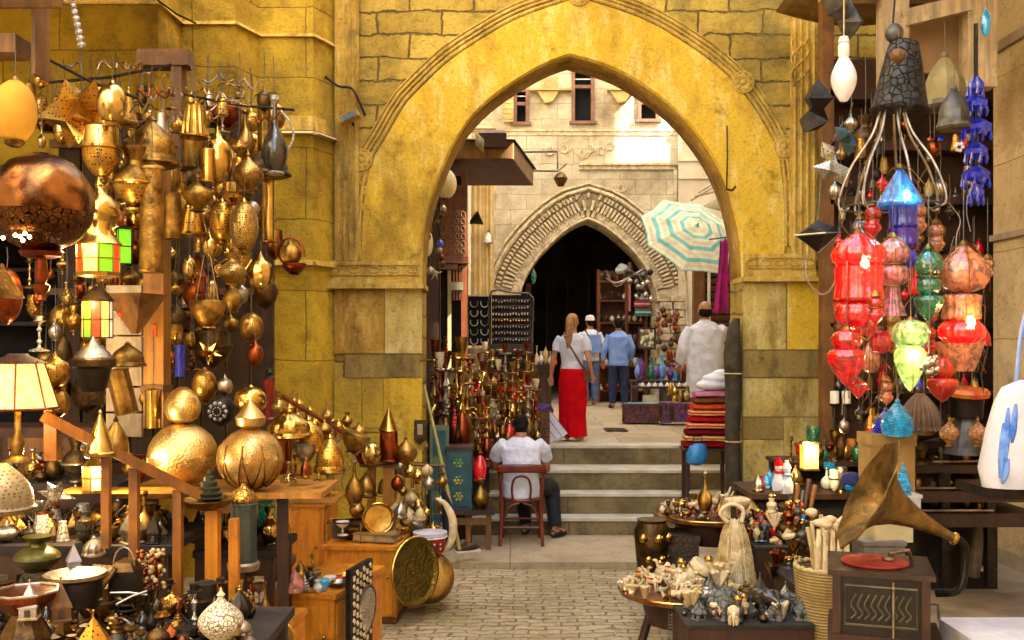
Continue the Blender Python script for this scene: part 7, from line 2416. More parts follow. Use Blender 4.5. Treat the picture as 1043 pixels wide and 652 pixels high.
rankyx(dd, 'dark hanging trinket, # in the @ row behind the glass lanterns')
t = T('white_flower_ornament', 'tiny white flower ornament near the cobalt chandelier', 'ornament', P(977, 150, 6.2))
g = MB()
for k in range(6):
 g.ball((.022 * math.cos(k), 0, .022 * math.sin(k)), .012, 7)
g.build('petals', white, t)

# lower shelf things
def boxy(x0, y0, x1, y1, D, depth, label, m, name='box', cat='box', lid=None, rz=0, legs=False):
 u = D / F
 w, h = (x1 - x0) * u, (y1 - y0) * u
 t = T(name, label, cat, P((x0 + x1) / 2, y1, D), rz=rz)
 g = MB(); g.box2((-w / 2, 0, 0), (w / 2, depth, h * .85)); g.build('body', m, t, bevel=.006)
 g = MB(); g.box2((-w / 2 - .008, -.008, h * .85 + .001), (w / 2 + .008, depth + .008, h)); g.build('lid', lid or m, t, bevel=.004)
 return t
tanb = mat('tan_carton', S(168, 132, 70), S(140, 106, 54), rough=.85)
boxy(889, 443, 932, 520, 6.0, .25, 'tan upright box carrying the turquoise beehive jar', tanb)
t = T('beehive_jar', 'turquoise glass beehive jar with spiral ridges on the tan box', 'jar', P(914, 445, 5.95))
pr = []
for k in range(40):
 f_ = k / 39
 pr.append((.088 * math.sin(PI * (.28 + .70 * f_)) * (1 + .05 * math.sin(k * 2.1)) + .008, .005 + .2 * f_))
g = MB(); g.lathe(pr, 28); g.build('jar', turq, t)
g = MB(); g.ball((0, 0, .212), (.016, .016, .02), 10); g.build('knob', turq, t)
t = copy_tree(t, loc=P(902, 447, 6.15), scale=.85, label='dark blue glass beehive jar half hidden behind the turquoise one')
for c in t.children:
 c.data = c.data.copy(); c.data.materials[0] = cobalt
V('pinecone', 911, 470, 929, 504, 5.7, 'small teal glass pine-shaped jar below the tan box edge', turq, name='pine_jar', cat='jar')
t = V('bell', 916, 394, 958, 444, 6.4, 'large fluted grey-brown dome lamp on a turned stand', mat('fluted_brown', S(128, 100, 76), S(92, 70, 52), rough=.5), bronze, name='fluted_lamp', mod=flut(26, .08), n=78)
g = MB(); g.lathe([(.08, -.18), (.075, -.16), (.03, -.14), (.05, -.08), (.03, -.03), (.1, .0)], 16); g.build('stand', bronze, t)
t = T('mushroom_lamp', 'dark lamp with an orange glass disc top beside the fluted dome', 'lamp', P(984, 462, 6.3))
g = MB(); g.lathe([(.02, .35), (.12, .37), (.128, .395), (.11, .42), (.02, .435)], 28, M=Matrix.Rotation(.1, 4, 'X')); g.build('glass_top', mat('orange_disc', S(224, 130, 40), S(190, 50, 20), sc=12, rough=.25), t)
g = MB(); g.lathe([(.1, .23), (.105, .3), (.11, .36), (.06, .372)], 24); g.build('neck', darkmetal, t)
g = MB(); g.lathe([(.14, 0), (.13, .02), (.08, .16), (.06, .235)], 24, mod=flut(16, .05)); g.build('skirt', iron, t)
for k, (x, lb) in enumerate(((967, 'left of two small amber shell lanterns under the orange disc'), (996, 'right of two small amber shell lanterns under the orange disc'))):
 V('onion', x - 9, 424, x + 9, 456, 6.1, lb, mat('shell_amber', S(200, 150, 90), S(150, 80, 40), sc=12, rough=.4, pattern='cells', psc=40, pc=S(110, 60, 30)), brass_o, name='shell_lantern')
rk = T('metal_rack', 'stack of dark metal shelves with silvery edges under the mushroom lamp', 'rack')
for y, xa, xb in ((446, 924, 1012), (470, 924, 1012), (497, 926, 1012), (520, 930, 1012)):
 g = MB(); g.box2(P(xa, y + 3.5, 6.45), P(xb, y, 7.1)); g.build('shelf', darkwood, rk, bevel=.004)
 g = MB(); g.tube([P(xa, y, 6.44), P(xb, y, 6.44)], .007, 6); g.build('silver_edge', steelpale, rk)
for x in (927, 962, 1008):
 g = MB(); g.box2(P(x - 2, 600, 6.46), P(x + 2, 446, 6.52)); g.build('upright', darkmetal, rk)
g = MB(); g.box2(P(924, 600, 7.12), P(1014, 440, 7.15)); g.build('back', dark, rk)
its = []
for j, y in enumerate((470, 497, 520)):
 for i in range(5):
  x = 936 + i * 16 + rn.uniform(-3, 3)
  w = rn.uniform(9, 14)
  its.append(V(rn.choice(['bell', 'pot', 'drop', 'bowl', 'drum']), x - w / 2, y - rn.uniform(10, 18), x + w / 2, y, 6.6, 'x', rn.choice([bronze, darkmetal, silver, iron, brass_o]), name='rack_vessel', cat='vessel', group='vessels on the dark metal rack', n=12))
rankyx(its, 'dark vessel, # in the @ row of the metal rack')
# leaning pole and hanging bag
g = MB(); a, b = P(991, 586, 6.9), P(1004, 440, 6.6); g.tube([(0, 0, 0), (b - a) * .33 + Vector((.015, 0, 0)), (b - a) * .66 - Vector((.01, 0, 0)), b - a], [.045, .038, .036, .034], 10)
tag(g.build('tree_pole', greywood, loc=a), 'rough grey tree pole standing on the sidewalk before the metal rack', 'pole')
t = T('tray_shelf', 'dark tray shelf under the white and blue bag', 'tray', P(1030, 500, 5.2))
g = MB(); g.box2((-.16, -.1, -.03), (.3, .3, .02)); g.build('board', darkmetal, t, bevel=.006)
g = MB(); g.box2((.2, .1, -1.0), (.26, .16, -.031)); g.build('bracket', darkmetal, t)
t = T('white_blue_bag', 'white cloth bag with blue brush marks hanging at the right edge', 'bag', P(1034, 496, 5.15))
g = MB(); g.loft([((.0, 0, 0), .17, .1), ((.0, 0, .1), .19, .12), ((.01, 0, .3), .16, .1), ((.02, 0, .44), .13, .08), ((.03, 0, .52), .1, .06), ((.05, 0, .56), .03, .03)], 24); g.build('sack', whitecloth, t)
g = MB()
def bagx(z):
 return .19 - .08 * max(0, z - .1) / .4
for k, (x, z0b, z1b) in enumerate(((-.13, .06, .34), (-.105, .14, .42), (-.07, .24, .44), (-.12, .03, .16))):
 pts_ = []
 for i in range(8):
  z = z0b + (z1b - z0b) * i / 7
  ax = bagx(z)
  xx = x + .03 * i / 7
  ry = ax * .62
  pts_.append((xx + .005, -ry * math.sqrt(max(0, 1 - (xx / ax) ** 2)) - .004, z))
 g.tube(pts_, [.006, .012, .016, .017, .015, .014, .01, .005], 6)
g.build('blue_marks', mat('brush_blue', S(50, 100, 190), S(120, 160, 220), sc=14, rough=.9), t)
g = MB(); g.tube([(.0, 0, .5), (.04, .02, .8), (.1, .05, 1.0)], .01, 6); g.tube([(.06, 0, .5), (.09, .02, .8), (.1, .05, 1.0)], .01, 6); g.build('strap', bluecloth, t)
# white slab box and sidewalk bits
t = T('white_box', 'white cloth-covered box at the bottom right corner', 'box', P(1040, 668, 4.9))
g = MB(); g.box2((-.27, -.1, -.5), (.4, .32, .08)); g.build('body', white, t, bevel=.02)
g = MB(); g.box2((-.276, -.106, .0805), (.41, .33, .1)); g.build('lid', whitecloth, t, bevel=.008)
t = T('small_pile', 'small pile of pale rag at the foot of the tree pole', 'rag', P(1003, 584, 6.9))
g = MB()
for k in range(7):
 g.ball((rn.uniform(-.06, .07), rn.uniform(-.04, .04), rn.uniform(.01, .05)), (rn.uniform(.02, .05), .03, .02), 8)
g.build('cloth', ivory2, t, remesh=.01)

# ---------------- gramophone ----------------
t = T('gramophone', 'old gramophone with dark carved box, red record and brass horn', 'gramophone', P(897, 652, 4.95), rz=R(-18))
RZI = Matrix.Rotation(R(18), 3, 'Z')
gz = t.location.z
# geometry is built around (x, y, z) relative to the base
W2 = .225
zt_ = (652 - 588) * .00495
g = MB(); g.box2((-W2, 0, .02), (W2, .42, zt_)); bx_ = g.build('box', mat('ebony_box', S(44, 28, 18), S(24, 16, 12), sc=6, rough=.4, pattern='wood', psc=10), t, bevel=.008)
g = MB(); g.box2((-W2 - .03, -.03, zt_), (W2 + .03, .45, zt_ + .028)); g.build('lid_board', mat('walnut', S(76, 56, 40), S(44, 32, 22), rough=.35, pattern='wood', psc=10), t, bevel=.006)
g = MB(); g.box2((-W2 - .025, -.03, -.02), (W2 + .025, .44, .02)); g.build('plinth', darkwood, t, bevel=.006)
for x in (-W2 - .006, W2 - .034):
 g = MB(); g.box2((x, -.02, .021), (x + .04, .02, zt_ - .001)); g.build('corner_post', darkwood, t, bevel=.006)
g = MB()
g.tube([(-.17, -.008, .07), (.17, -.008, .07), (.17, -.008, zt_ - .05), (-.17, -.008, zt_ - .05)], .008, 6, closed=True)
for k in range(9):
 x = -.13 + k * .0325
 g.tube(catmull([(x - .012, -.008, .1), (x + .012, -.01, .13), (x - .012, -.01, .17), (x + .012, -.008, zt_ - .09)], 12), .005, 5)
g.build('carved_panel', mat('carved_green', S(96, 92, 60), S(60, 54, 34), rough=.5), t)
g = MB(); g.tube([(.0 + .06, -.012, .02), (.06, -.012, zt_ - .02)], .007, 6); g.ball((.06, -.014, zt_ - .05), .014, 8); g.build('latch', silver, t)
g = MB(); g.lathe([(.01, 0), (.165, 0), (.17, .006), (.165, .012), (.05, .013), (.01, .018)], 40, M=Matrix.Translation((-.02, .2, zt_ + .03)) @ Matrix.Diagonal((1, 1, 1, 1))); g.build('record', mat('red_record', S(180, 50, 34), S(150, 36, 26), sc=9, rough=.45), t)
# horn
nend = P(958, 541, 5.2) - t.location
mc = RZI @ (P(886, 504, 5.0) - t.location)
ax = RZI @ Vector((-.88, .13, .46)).normalized()
q = ax.to_track_quat('Z', 'Y').to_matrix().to_4x4()
org = mc - ax * .43
hp = [(.022, -.02), (.026, .03), (.04, .12), (.058, .2), (.085, .28), (.13, .35), (.2, .405), (.29, .435), (.305, .44)]
hp2 = [(r_ - .008, z_ + (.004 if z_ < .4 else .006)) for r_, z_ in hp]
g = MB(); g.lathe(hp + hp2[::-1], 48, M=Matrix.Translation(org) @ q, mod=lambda a, z: 1 + (.035 * math.cos(a * 9) * max(0, (z - .1) / .34)), close=True); g.build('horn', mat('horn_brass', S(150, 118, 58), S(84, 64, 32), sc=12, rough=.48, metal=.85, bump=.3, bsc=30), t, sm=50)
e0 = org - ax * .02
g = MB(); g.tube(catmull([e0, e0 - ax * .06, e0 + Vector((.06, .02, -.13)), e0 + Vector((.03, .0, -.26)), e0 + Vector((-.07, .05, -.30))], 20), [.019] * 20, 10); g.build('elbow', darkmetal, t)
g = MB(); g.lathe([(.032, -.02), (.034, -.01), (.032, .0)], 16, M=Matrix.Translation(e0) @ q); g.build('elbow_ring', brass, t)
g = MB(); g.tube([(.17, .3, zt_ + .03), (.15, .28, zt_ + .09), (.05, .22, zt_ + .075)], .011, 8); g.lathe([(.01, 0), (.035, .004), (.035, .02), (.01, .024)], 16, M=Matrix.Translation((.05, .22, zt_ + .045))); g.build('tone_arm', silver, t)
g = MB(); g.tube([(W2, .2, .15), (W2 + .06, .2, .15), (W2 + .065, .2, .08)], .008, 6); g.build('crank', iron, t)
t = T('gramophone_table', 'plain dark table under the gramophone', 'table', (P(897, 652, 4.95).x, 4.9, gz - .022), rz=R(-18))
g = MB(); g.box2((-.27, -.02, -.05), (.29, .55, 0)); g.build('tabletop', darkwood, t, bevel=.006)
for x in (-.23, .24):
 for y in (.04, .48):
  g = MB(); g.box2((x - .03, y - .03, -gz + .02 + .3), (x + .03, y + .03, -.051)); g.build('leg', darkwood, t, bevel=.004)
boxy(891, 528, 931, 553, 5.75, .2, 'cream coloured block box behind the gramophone horn', mat('cream_block', S(214, 200, 150), S(190, 176, 120), rough=.6), rz=.1)
boxy(880, 552, 922, 580, 5.7, .2, 'grey stack of folded sheets behind the red record', mat('grey_sheets', S(140, 130, 118), S(106, 98, 88), rough=.8), name='sheet_stack', cat='stack')
boxy(918, 504, 938, 528, 5.9, .14, 'small white carton right of the teal pine jar', white, name='carton', cat='carton')
boxy(880, 580, 940, 620, 5.75, .25, 'dark brown trunk hidden behind the gramophone box', darkwood, name='trunk', cat='trunk')

# ---------------- round tray tables and ivory wares ----------------
def rtable(cx_, y, D, r, z, label, legn=3):
 t = T('tray_table', label, 'table', ((cx_ - CX) * D / F, D, 0))
 g = MB(); g.lathe([(.02, z - .03), (r * .9, z - .028), (r, z - .01), (r * 1.02, z + .02), (r * .98, z + .02), (r * .93, z), (.02, z)], 44); g.build('tray', mat('reddish_tray', S(150, 96, 60), S(110, 62, 36), sc=6, rough=.35, metal=.6), t)
 g = MB(); g.tube([(r * 1.01 * math.cos(a), r * 1.01 * math.sin(a), z + .018) for a in [i * PI / 22 for i in range(44)]], .007, 6, closed=True); g.build('rim', brass, t)
 g = MB(); g.lathe([(r * .55, z - .2), (r * .62, z - .1), (r * .62, z - .032)], 16); g.build('apron', darkwood, t)
 for k in range(legn):
  a = 2 * PI * k / legn - PI / 2 + .4
  g = MB(); g.tube([(r * .5 * math.cos(a), r * .5 * math.sin(a), z - .15), (r * .75 * math.cos(a), r * .75 * math.sin(a), .0)], .028, 8); g.build('leg', darkwood, t)
 return t
rtable(722, 525, 7.5, .42, .79, 'upper round tray table heaped with brass and shells')
rtable(694, 604, 6.35, .40, .50, 'lower round tray table heaped with ivory-coloured carvings')
def ivory_piece(kind, loc, s, m, label='x', group=None, rz=0):
 t = T(kind, label, 'carving', loc, rz=rz, group=group)
 g = MB()
 if kind == 'elephant_carving':
  g.ball((0, 0, .062), (.055, .035, .038), 12); g.ball((.055, 0, .075), (.028, .025, .028), 10)
  for x in (-.032, .03):
   for y in (-.018, .018):
    g.tube([(x, y, .055), (x, y, 0)], [.014, .012], 7)
  g.tube(catmull([(.075, 0, .075), (.1, 0, .06), (.105, 0, .03), (.12, 0, .015)], 8), [.012 - .001 * i for i in range(8)], 7)
  for y in (-.026, .026):
   g.ball((.045, y, .08), (.02, .006, .024), 8)
  g.tube([(-.055, 0, .07), (-.065, 0, .03)], .004, 5)
  g.build('body', m, t, remesh=.005)
  g = MB()
  for y in (-.012, .012):
   g.tube([(.078, y, .06), (.1, y * 1.5, .058), (.112, y * 1.6, .07)], [.005, .004, .002], 5)
  g.build('tusks', white, t)
 elif kind == 'camel_carving':
  g.ball((0, 0, .08), (.05, .024, .026), 12); g.ball((.0, 0, .106), (.022, .018, .024), 8)
  for x in (-.035, .035):
   for y in (-.013, .013):
    g.tube([(x, y, .07), (x * 1.05, y, .035), (x, y, 0)], [.011, .008, .008], 6)
  g.tube(catmull([(.045, 0, .085), (.07, 0, .08), (.08, 0, .11), (.084, 0, .135)], 8), .011, 7); g.ball((.096, 0, .14), (.022, .011, .012), 8)
  g.build('body', m, t, remesh=.005)
  g = MB(); g.box((0, 0, .098), (.045, .055, .008)); g.build('saddle', redcloth, t)
 elif kind == 'bust_carving':
  g.lathe([(.03, 0), (.03, .012), (.022, .02), (.036, .05), (.03, .066), (.012, .075)], 12); g.ball((0, 0, .092), (.02, .022, .026), 10); g.ball((0, -.02, .09), .006, 6)
  g.build('bust', m, t, remesh=.004)
  g = MB(); g.lathe([(.022, .1), (.024, .112), (.015, .122), (.002, .126)], 12); g.build('headdress', brass, t)
 elif kind == 'tusk_carving':
  L_ = catmull([(-.08, 0, .02), (-.02, 0, .03), (.04, 0, .06), (.08, 0, .11)], 14)
  g.tube(L_, [.03 - .0019 * i for i in range(14)], 10); g.build('tusk', m, t)
  g = MB(); g.tube([L_[0] + Vector((-.004, 0, 0)), L_[1]], .032, 10); g.build('brass_cap', brass, t)
 elif kind == 'shell':
  L_ = []
  R_ = []
  for i in range(26):
   a = i * .5
   f_ = 1 - i / 27
   L_.append((.03 * f_ * math.cos(a), .03 * f_ * math.sin(a), .03 + .05 * (1 - f_)))
   R_.append(.024 * f_)
  g.tube(L_, R_, 8); g.build('spiral', m, t)
  g = MB(); g.ball((.035, -.02, .02), (.02, .012, .014), 8); g.build('lip', pinkglass, t)
 elif kind == 'coral':
  rnd = random.Random(hash(tuple(round(v, 3) for v in loc)) % 1000)
  for k in range(12):
   a = rnd.uniform(0, 6.28); b = rnd.uniform(.2, 1.0)
   g.tube([(0, 0, .005), (.03 * math.cos(a) * b, .03 * math.sin(a) * b, .04), (.055 * math.cos(a) * b, .055 * math.sin(a) * b, .085)], [.013, .010, .012], 6)
  g.build('branches', m, t)
 t.scale = (s, s, s)
 return t
def heap(n, c, r, z, lst, kinds, ms, srange, group, rn, ey=1.0, layers=1):
 for k in range(n):
  a, q = rn.uniform(0, 2 * PI), math.sqrt(rn.random()) * r
  x, y = c[0] + q * math.cos(a), c[1] + q * math.sin(a) * ey
  zz = z + (max(0, 1 - q / r) * .1 * layers) * rn.random()
  s = rn.uniform(*srange)
  kd = rn.choice(kinds)
  if kd.endswith('_carving') or kd in ('shell', 'coral'):
   lst.append(ivory_piece(kd, Vector((x, y, zz)), s, rn.choice(ms), group=group, rz=rn.uniform(0, 6.28)))
  else:
   w = .055 * s
   D = y
   o = V(kd, 0, 0, w * F / D, w * rn.uniform(1, 2.2) * F / D, D, 'x', rn.choice(ms), rn.choice(ms), name='small_' + {'flask': 'bottle', 'pot': 'pot', 'bell': 'bell', 'goblet': 'goblet', 'drop': 'drop_ornament', 'candlestick': 'candlestick', 'onion': 'teapot', 'bowl': 'bowl', 'vase': 'vase', 'globe': 'ball'}[kd], cat='ornament', group=group, n=12)
   o.location = (x, y, zz)
   lst.append(o)
rn = random.Random(77)
low = []
cL = ((694 - CX) * .00635, 6.35)
heap(54, (cL[0] - .12, cL[1] - .02), .27, .505, low, ['tusk_carving', 'coral', 'coral', 'shell', 'shell', 'bust_carving', 'camel_carving', 'tusk_carving'], [ivory, ivory2, ivory2, ivory], (.55, 1.0), 'ivory-coloured carvings on the lower round tray', rn, layers=1)
heap(16, (cL[0] + .16, cL[1] + .02), .2, .505, low, ['elephant_carving', 'tusk_carving', 'bust_carving', 'coral'], [ivory, ivory2], (.9, 1.5), 'ivory-coloured carvings on the lower round tray', rn, layers=1.4)
rankyx(low, 'ivory-coloured carving, # in the @ row on the lower tray')
t = T('white_block_carving', 'large creamy cylinder block carving tilted on the lower tray', 'carving', P(700, 596, 6.4), rot=(.2, R(35), 0))
g = MB(); g.lathe([(.07, 0), (.08, .02), (.078, .17), (.07, .185), (.02, .186)], 20); g.build('block', ivory, t)
g = MB(); g.tube([(.08 * math.cos(a), .08 * math.sin(a), .13) for a in [i * PI / 10 for i in range(20)]], .006, 5, closed=True); g.build('brass_band', brass_o, t)
upp = []
cU = ((720 - CX) * .0075, 7.5)
heap(46, (cU[0] - .1, cU[1]), .28, .795, upp, ['flask', 'pot', 'bell', 'shell', 'shell', 'onion', 'goblet', 'candlestick'], [brass, brass_o, silver, ivory, bronze, copper_r], (.55, 1.1), 'brass and shells heaped on the upper round tray', rn, layers=.9)
heap(16, (cU[0] + .12, cU[1] + .05), .22, .82, upp, ['coral', 'shell', 'tusk_carving'], [ivory, ivory, ivory2], (.8, 1.3), 'brass and shells heaped on the upper round tray', rn, layers=.8)
rankyx(upp, 'small brass or shell piece, # in the @ row on the upper tray')
V('flask', 709, 480, 727, 522, 7.25, 'tall shining brass bottle standing on the upper tray', brass, silver, name='brass_bottle', cat='bottle')
tray(752, 522, 7.15, .14, (-.1, -.5, .86), 'pale round plate on the right of the upper tray', ivory2, name='pale_plate')
V('bowl', 738, 508, 764, 524, 7.1, 'cream bowl with a coiled cord on the right of the upper tray', ivory, name='cream_bowl', cat='bowl')
t = T('orange_feather', 'bright orange-red feather horn beside the upper tray', 'ornament', P(790, 529, 6.9), rot=(0, R(62), 0))
g = MB(); g.loft([((0, 0, 0), .012, .012), ((0, 0, .06), .035, .025), ((0, 0, .14), .04, .03), ((0, 0, .22), .015, .012)], 12); g.build('plume', mat('orange_plume', S(226, 74, 20), S(190, 44, 14), rough=.7), t)
# dark carved box with brass boss left of trays
t = T('brass_bossed_pot', 'dark pot with brass bosses under the edge of the upper tray', 'pot', P(664, 588, 7.1))
g = MB(); g.lathe([(.08, 0), (.1, .02), (.12, .2), (.13, .34), (.1, .4), (.11, .42)], 20); g.build('body', bronze, t)
g = MB()
for a in (-2.2, -1.3, -.5):
 g.ball((.125 * math.cos(a), .125 * math.sin(a), .3), (.035, .03, .035), 9)
 g.ball((.11 * math.cos(a + .3), .11 * math.sin(a + .3), .15), (.028, .02, .028), 9)
g.build('brass_bosses', brass, t)
boxy(672, 546, 712, 590, 7.15, .3, 'dark openwork wooden box between the two round tray tables', mat('openwork', S(84, 62, 34), S(50, 36, 22), rough=.7, pattern='cells', psc=30, pc=S(14, 10, 6)), name='openwork_box')
# hanging bundle of bone strings
t = T('bone_bead_bundle', 'bundle of long bone bead strings hanging from a rope loop between the trays', 'beads', P(748, 608, 6.5))
for k in range(17):
 g = MB()
 a = k / 16
 x0b, x1b = -.03 + .06 * a, -.15 + .30 * a
 yb_ = -.07 * math.sin(PI * a)
 lens = [rn.uniform(.6, 1.3) for _ in range(7)]
 tot = sum(lens)
 f_ = rn.uniform(0, .04)
 for L_ in lens:
  f2 = min(1, f_ + L_ / tot * rn.uniform(.95, 1.0))
  p0 = Vector((x0b + (x1b - x0b) * f_ ** .55, yb_ * f_ ** .6, .52 - .5 * f_))
  p1 = Vector((x0b + (x1b - x0b) * f2 ** .55, yb_ * f2 ** .6, .52 - .5 * f2))
  r_ = rn.uniform(.007, .0105)
  g.tube([p0, p0.lerp(p1, .06), p0.lerp(p1, .94), p1], [r_ * .6, r_, r_, r_ * .6], 7)
  f_ = f2
 g.build('bead_string', rn.choice([ivory, ivory2, ivory2]), t)
g = MB(); g.tube(catmull([(-.05, -.03, .5), (-.1, -.03, .56), (-.03, -.03, .62), (.05, -.03, .58), (.04, -.03, .5)], 20), .014, 7); g.build('rope_loop', ivory, t)
g = MB(); g.tube([(0, .02, 0), (0, .02, .6)], .02, 7); g.lathe([(.14, -.1), (.12, -.08), (.02, -.07)], 16); g.build('stand', darkwood, t)
# tall basket with ivory canes and cloths
t = T('cane_basket', 'pale wicker basket filled with long ivory canes and cloth strips', 'basket', P(842, 660, 5.7))
g = MB(); g.lathe([(.13, 0), (.15, .1), (.17, .36), (.18, .47), (.165, .47), (.15, .3), (.12, .02)], 30, mod=flut(30, .05), close=True); g.build('basket', mat('wicker', S(196, 174, 112), S(150, 126, 70), rough=.7, pattern='stripe', psc=18, pc=S(120, 96, 50), bump=.5), t)
g = MB(); g.tube([(.176 * math.cos(a), .176 * math.sin(a), .475 + .006 * math.sin(a * 20)) for a in [i * PI / 30 for i in range(60)]], .014, 7, closed=True); g.build('rim', ivory2, t)
cn = T('cane_bundle', 'bundle of pale canes and folded cream cloth standing in the wicker basket', 'canes', P(842, 600, 5.7))
for k in range(22):
 a = rn.uniform(0, 6.28); r_ = rn.uniform(.02, .13)
 x, y = r_ * math.cos(a), r_ * math.sin(a)
 g = MB(); h_ = rn.uniform(.22, .42)
 g.tube([(x * .7, y * .7, -.05), (x * 1.0, y, h_ * .6), (x * 1.25 + rn.uniform(-.02, .02), y * 1.1, h_)], [.016, .014, .012], 7); g.build('cane', rn.choice([ivory, ivory2, palewood]), cn)
g = MB();
for k in range(14):
 g.ball((rn.uniform(-.13, .15), rn.uniform(-.1, .02), rn.uniform(.3, .46)), (rn.uniform(.03, .06), .03, .025), 8)
g.build('cream_cloth', ivory, cn, remesh=.009)
for k in range(5):
 g = MB(); x = -.09 + k * .04
 g.loft([((x - .01, -.13, .02), .012, .006), ((x, -.14, .2), .018, .006), ((x + .01, -.11, .36), .012, .008)], 8); g.build('cloth_strip', ivory, cn)
# things on the ledge under the lit amber lamp
lg = T('goods_ledge', 'dark ledge carrying trinkets and a lit yellow lamp beside the right jamb', 'ledge', P(822, 500, 7.3))
g = MB(); g.box2((-.45, -.15, -.04), (.5, .5, 0)); g.build('board', darkwood, lg, bevel=.006)
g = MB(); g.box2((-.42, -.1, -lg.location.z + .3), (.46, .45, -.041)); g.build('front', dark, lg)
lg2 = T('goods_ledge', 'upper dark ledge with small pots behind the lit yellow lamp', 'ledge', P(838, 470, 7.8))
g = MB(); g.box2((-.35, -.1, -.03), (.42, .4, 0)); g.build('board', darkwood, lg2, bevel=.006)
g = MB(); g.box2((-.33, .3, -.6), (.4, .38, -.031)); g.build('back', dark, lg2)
t = T('lit_glass_lamp', 'small brightly lit square yellow glass lamp beside the right jamb', 'lamp', P(824, 478, 7.1))
g = MB(); g.box2((-.052, -.05, .01), (.052, .05, .18)); g.build('glass', mat('lamp_yellow_lit', S(255, 226, 110), rough=.4, emit=S(255, 190, 50), es=.10), t, bevel=.01)
g = MB(); g.box2((-.06, -.058, -.005), (.06, .058, .01)); g.box2((-.058, -.055, .181), (.058, .055, .2)); g.build('brass_frame', brass, t)
l = bpy.data.lights.new('lamp_bulb', 'POINT'); l.energy = 2; l.color = (1, .74, .3); l.shadow_soft_size = .04
o = bpy.data.objects.new('bulb_light', l); COL.objects.link(o); o.parent = t; o.location = (0, -.2, .16)
led = []
for k in range(22):
 x = 772 + k * 4.6 + rn.uniform(-2, 2)
 if 812 < x < 836:
  continue
 w = rn.uniform(9, 15)
 D = rn.uniform(7.2, 7.6)
 y1 = HY + (CAMZ - lg.location.z) / D * F
 led.append(V(rn.choice(['pot', 'flask', 'goblet', 'bell', 'drop', 'bowl', 'drum']), x - w / 2, y1 - w * rn.uniform(1, 2.2), x + w / 2, y1, D, 'x', rn.choice([ivory, redglass, brass, copper_r, white, silver, turq, ivory2, bronze]), brass, name='small_vessel', cat='vessel', group='small vessels on the ledge by the lit yellow lamp', n=12))
rank(led, 'small vessel, # on the ledge by the lit yellow lamp')
led = []
for k in range(14):
 x = 806 + k * 5.6
 w = rn.uniform(9, 14)
 y1 = HY + (CAMZ - lg2.location.z) / 7.85 * F
 led.append(V(rn.choice(['pot', 'flask', 'goblet', 'drop', 'bowl', 'candlestick']), x - w / 2, y1 - w * rn.uniform(1.2, 3), x + w / 2, y1, 7.85, 'x', rn.choice([brass, brass_o, copper_r, mat('dusty_orange', S(200, 130, 40), S(150, 90, 30)), redglass, bronze, greenglass]), brass_o, name='small_pot', cat='pot', group='small pots on the upper ledge', n=12))
rank(led, 'small pot, # on the upper ledge behind the lit yellow lamp')
for k, (x, lb) in enumerate(((850, 'left white candle on a dark holder above the upper ledge'), (862, 'right white candle on a dark holder above the upper ledge'))):
 t = T('candle', lb, 'candle', P(x, 430, 7.9))
 g = MB(); g.lathe([(.045, 0), (.04, .01), (.015, .03), (.018, .12), (.045, .14), (.045, .15)], 14); g.build('holder', darkmetal, t)
 g = MB(); g.lathe([(.035, .151), (.035, .25), (.005, .252)], 14); g.build('wax', white, t)
# red and white doll figurines and blue bits
for k, (x, y, c_) in enumerate(((793, 500, 'red scarf'), (801, 503, 'white hood'))):
 t = T('cloth_doll', 'small white cloth doll with a %s on the ledge' % c_, 'doll', P(x, y, 6.95))
 g = MB(); g.loft([((0, 0, 0), .045, .035), ((0, 0, .06), .05, .04), ((0, 0, .12), .03, .025), ((0, 0, .14), .02, .02)], 14); g.ball((0, 0, .17), (.03, .03, .034), 12); g.ball((0, -.03, .17), .006, 6); g.build('body', whitecloth, t, remesh=.006)
 g = MB(); g.lathe([(.034, .18), (.03, .2), (.01, .225), (.014, .235)], 12); g.build('cap', redcloth if k == 0 else white, t)
 g = MB(); g.tube([(.034 * math.cos(a), .028 * math.sin(a), .135) for a in [i * PI / 6 for i in range(12)]], .009, 6, closed=True); g.build('scarf', redcloth if k == 0 else bluecloth, t)
t = T('peaked_hat', 'dark blue cap lying on the goods right of the lit yellow lamp', 'hat', P(868, 493, 6.3))
g = MB(); g.lathe([(.075, 0), (.078, .02), (.06, .06), (.02, .075), (.002, .077)], 20); g.build('crown', mat('navy', S(36, 44, 100), rough=.9), t)
g = MB(); g.prism([(-.05, -.06), (.05, -.06), (.04, -.12), (-.04, -.12)], .0, .008, axis='z'); g.build('visor', blackcloth, t)
# brown staves leaning right of upper tray
stv = []
for k in range(5):
 a, b = P(800 + k * 4, 570, 6.9), P(806 + k * 6, 488 + (k % 3) * 6, 7.0)
 g = MB(); g.tube([(0, 0, 0), (b - a) * .5, b - a], [.012, .013, .02], 8)
 stv.append(tag(g.build('walking_stick', rn.choice([darkwood, iron, oldwood]), loc=a), 'x', 'walking stick', 'walking sticks right of the upper tray'))
rank(stv, 'walking stick, # of those leaning right of the upper tray')
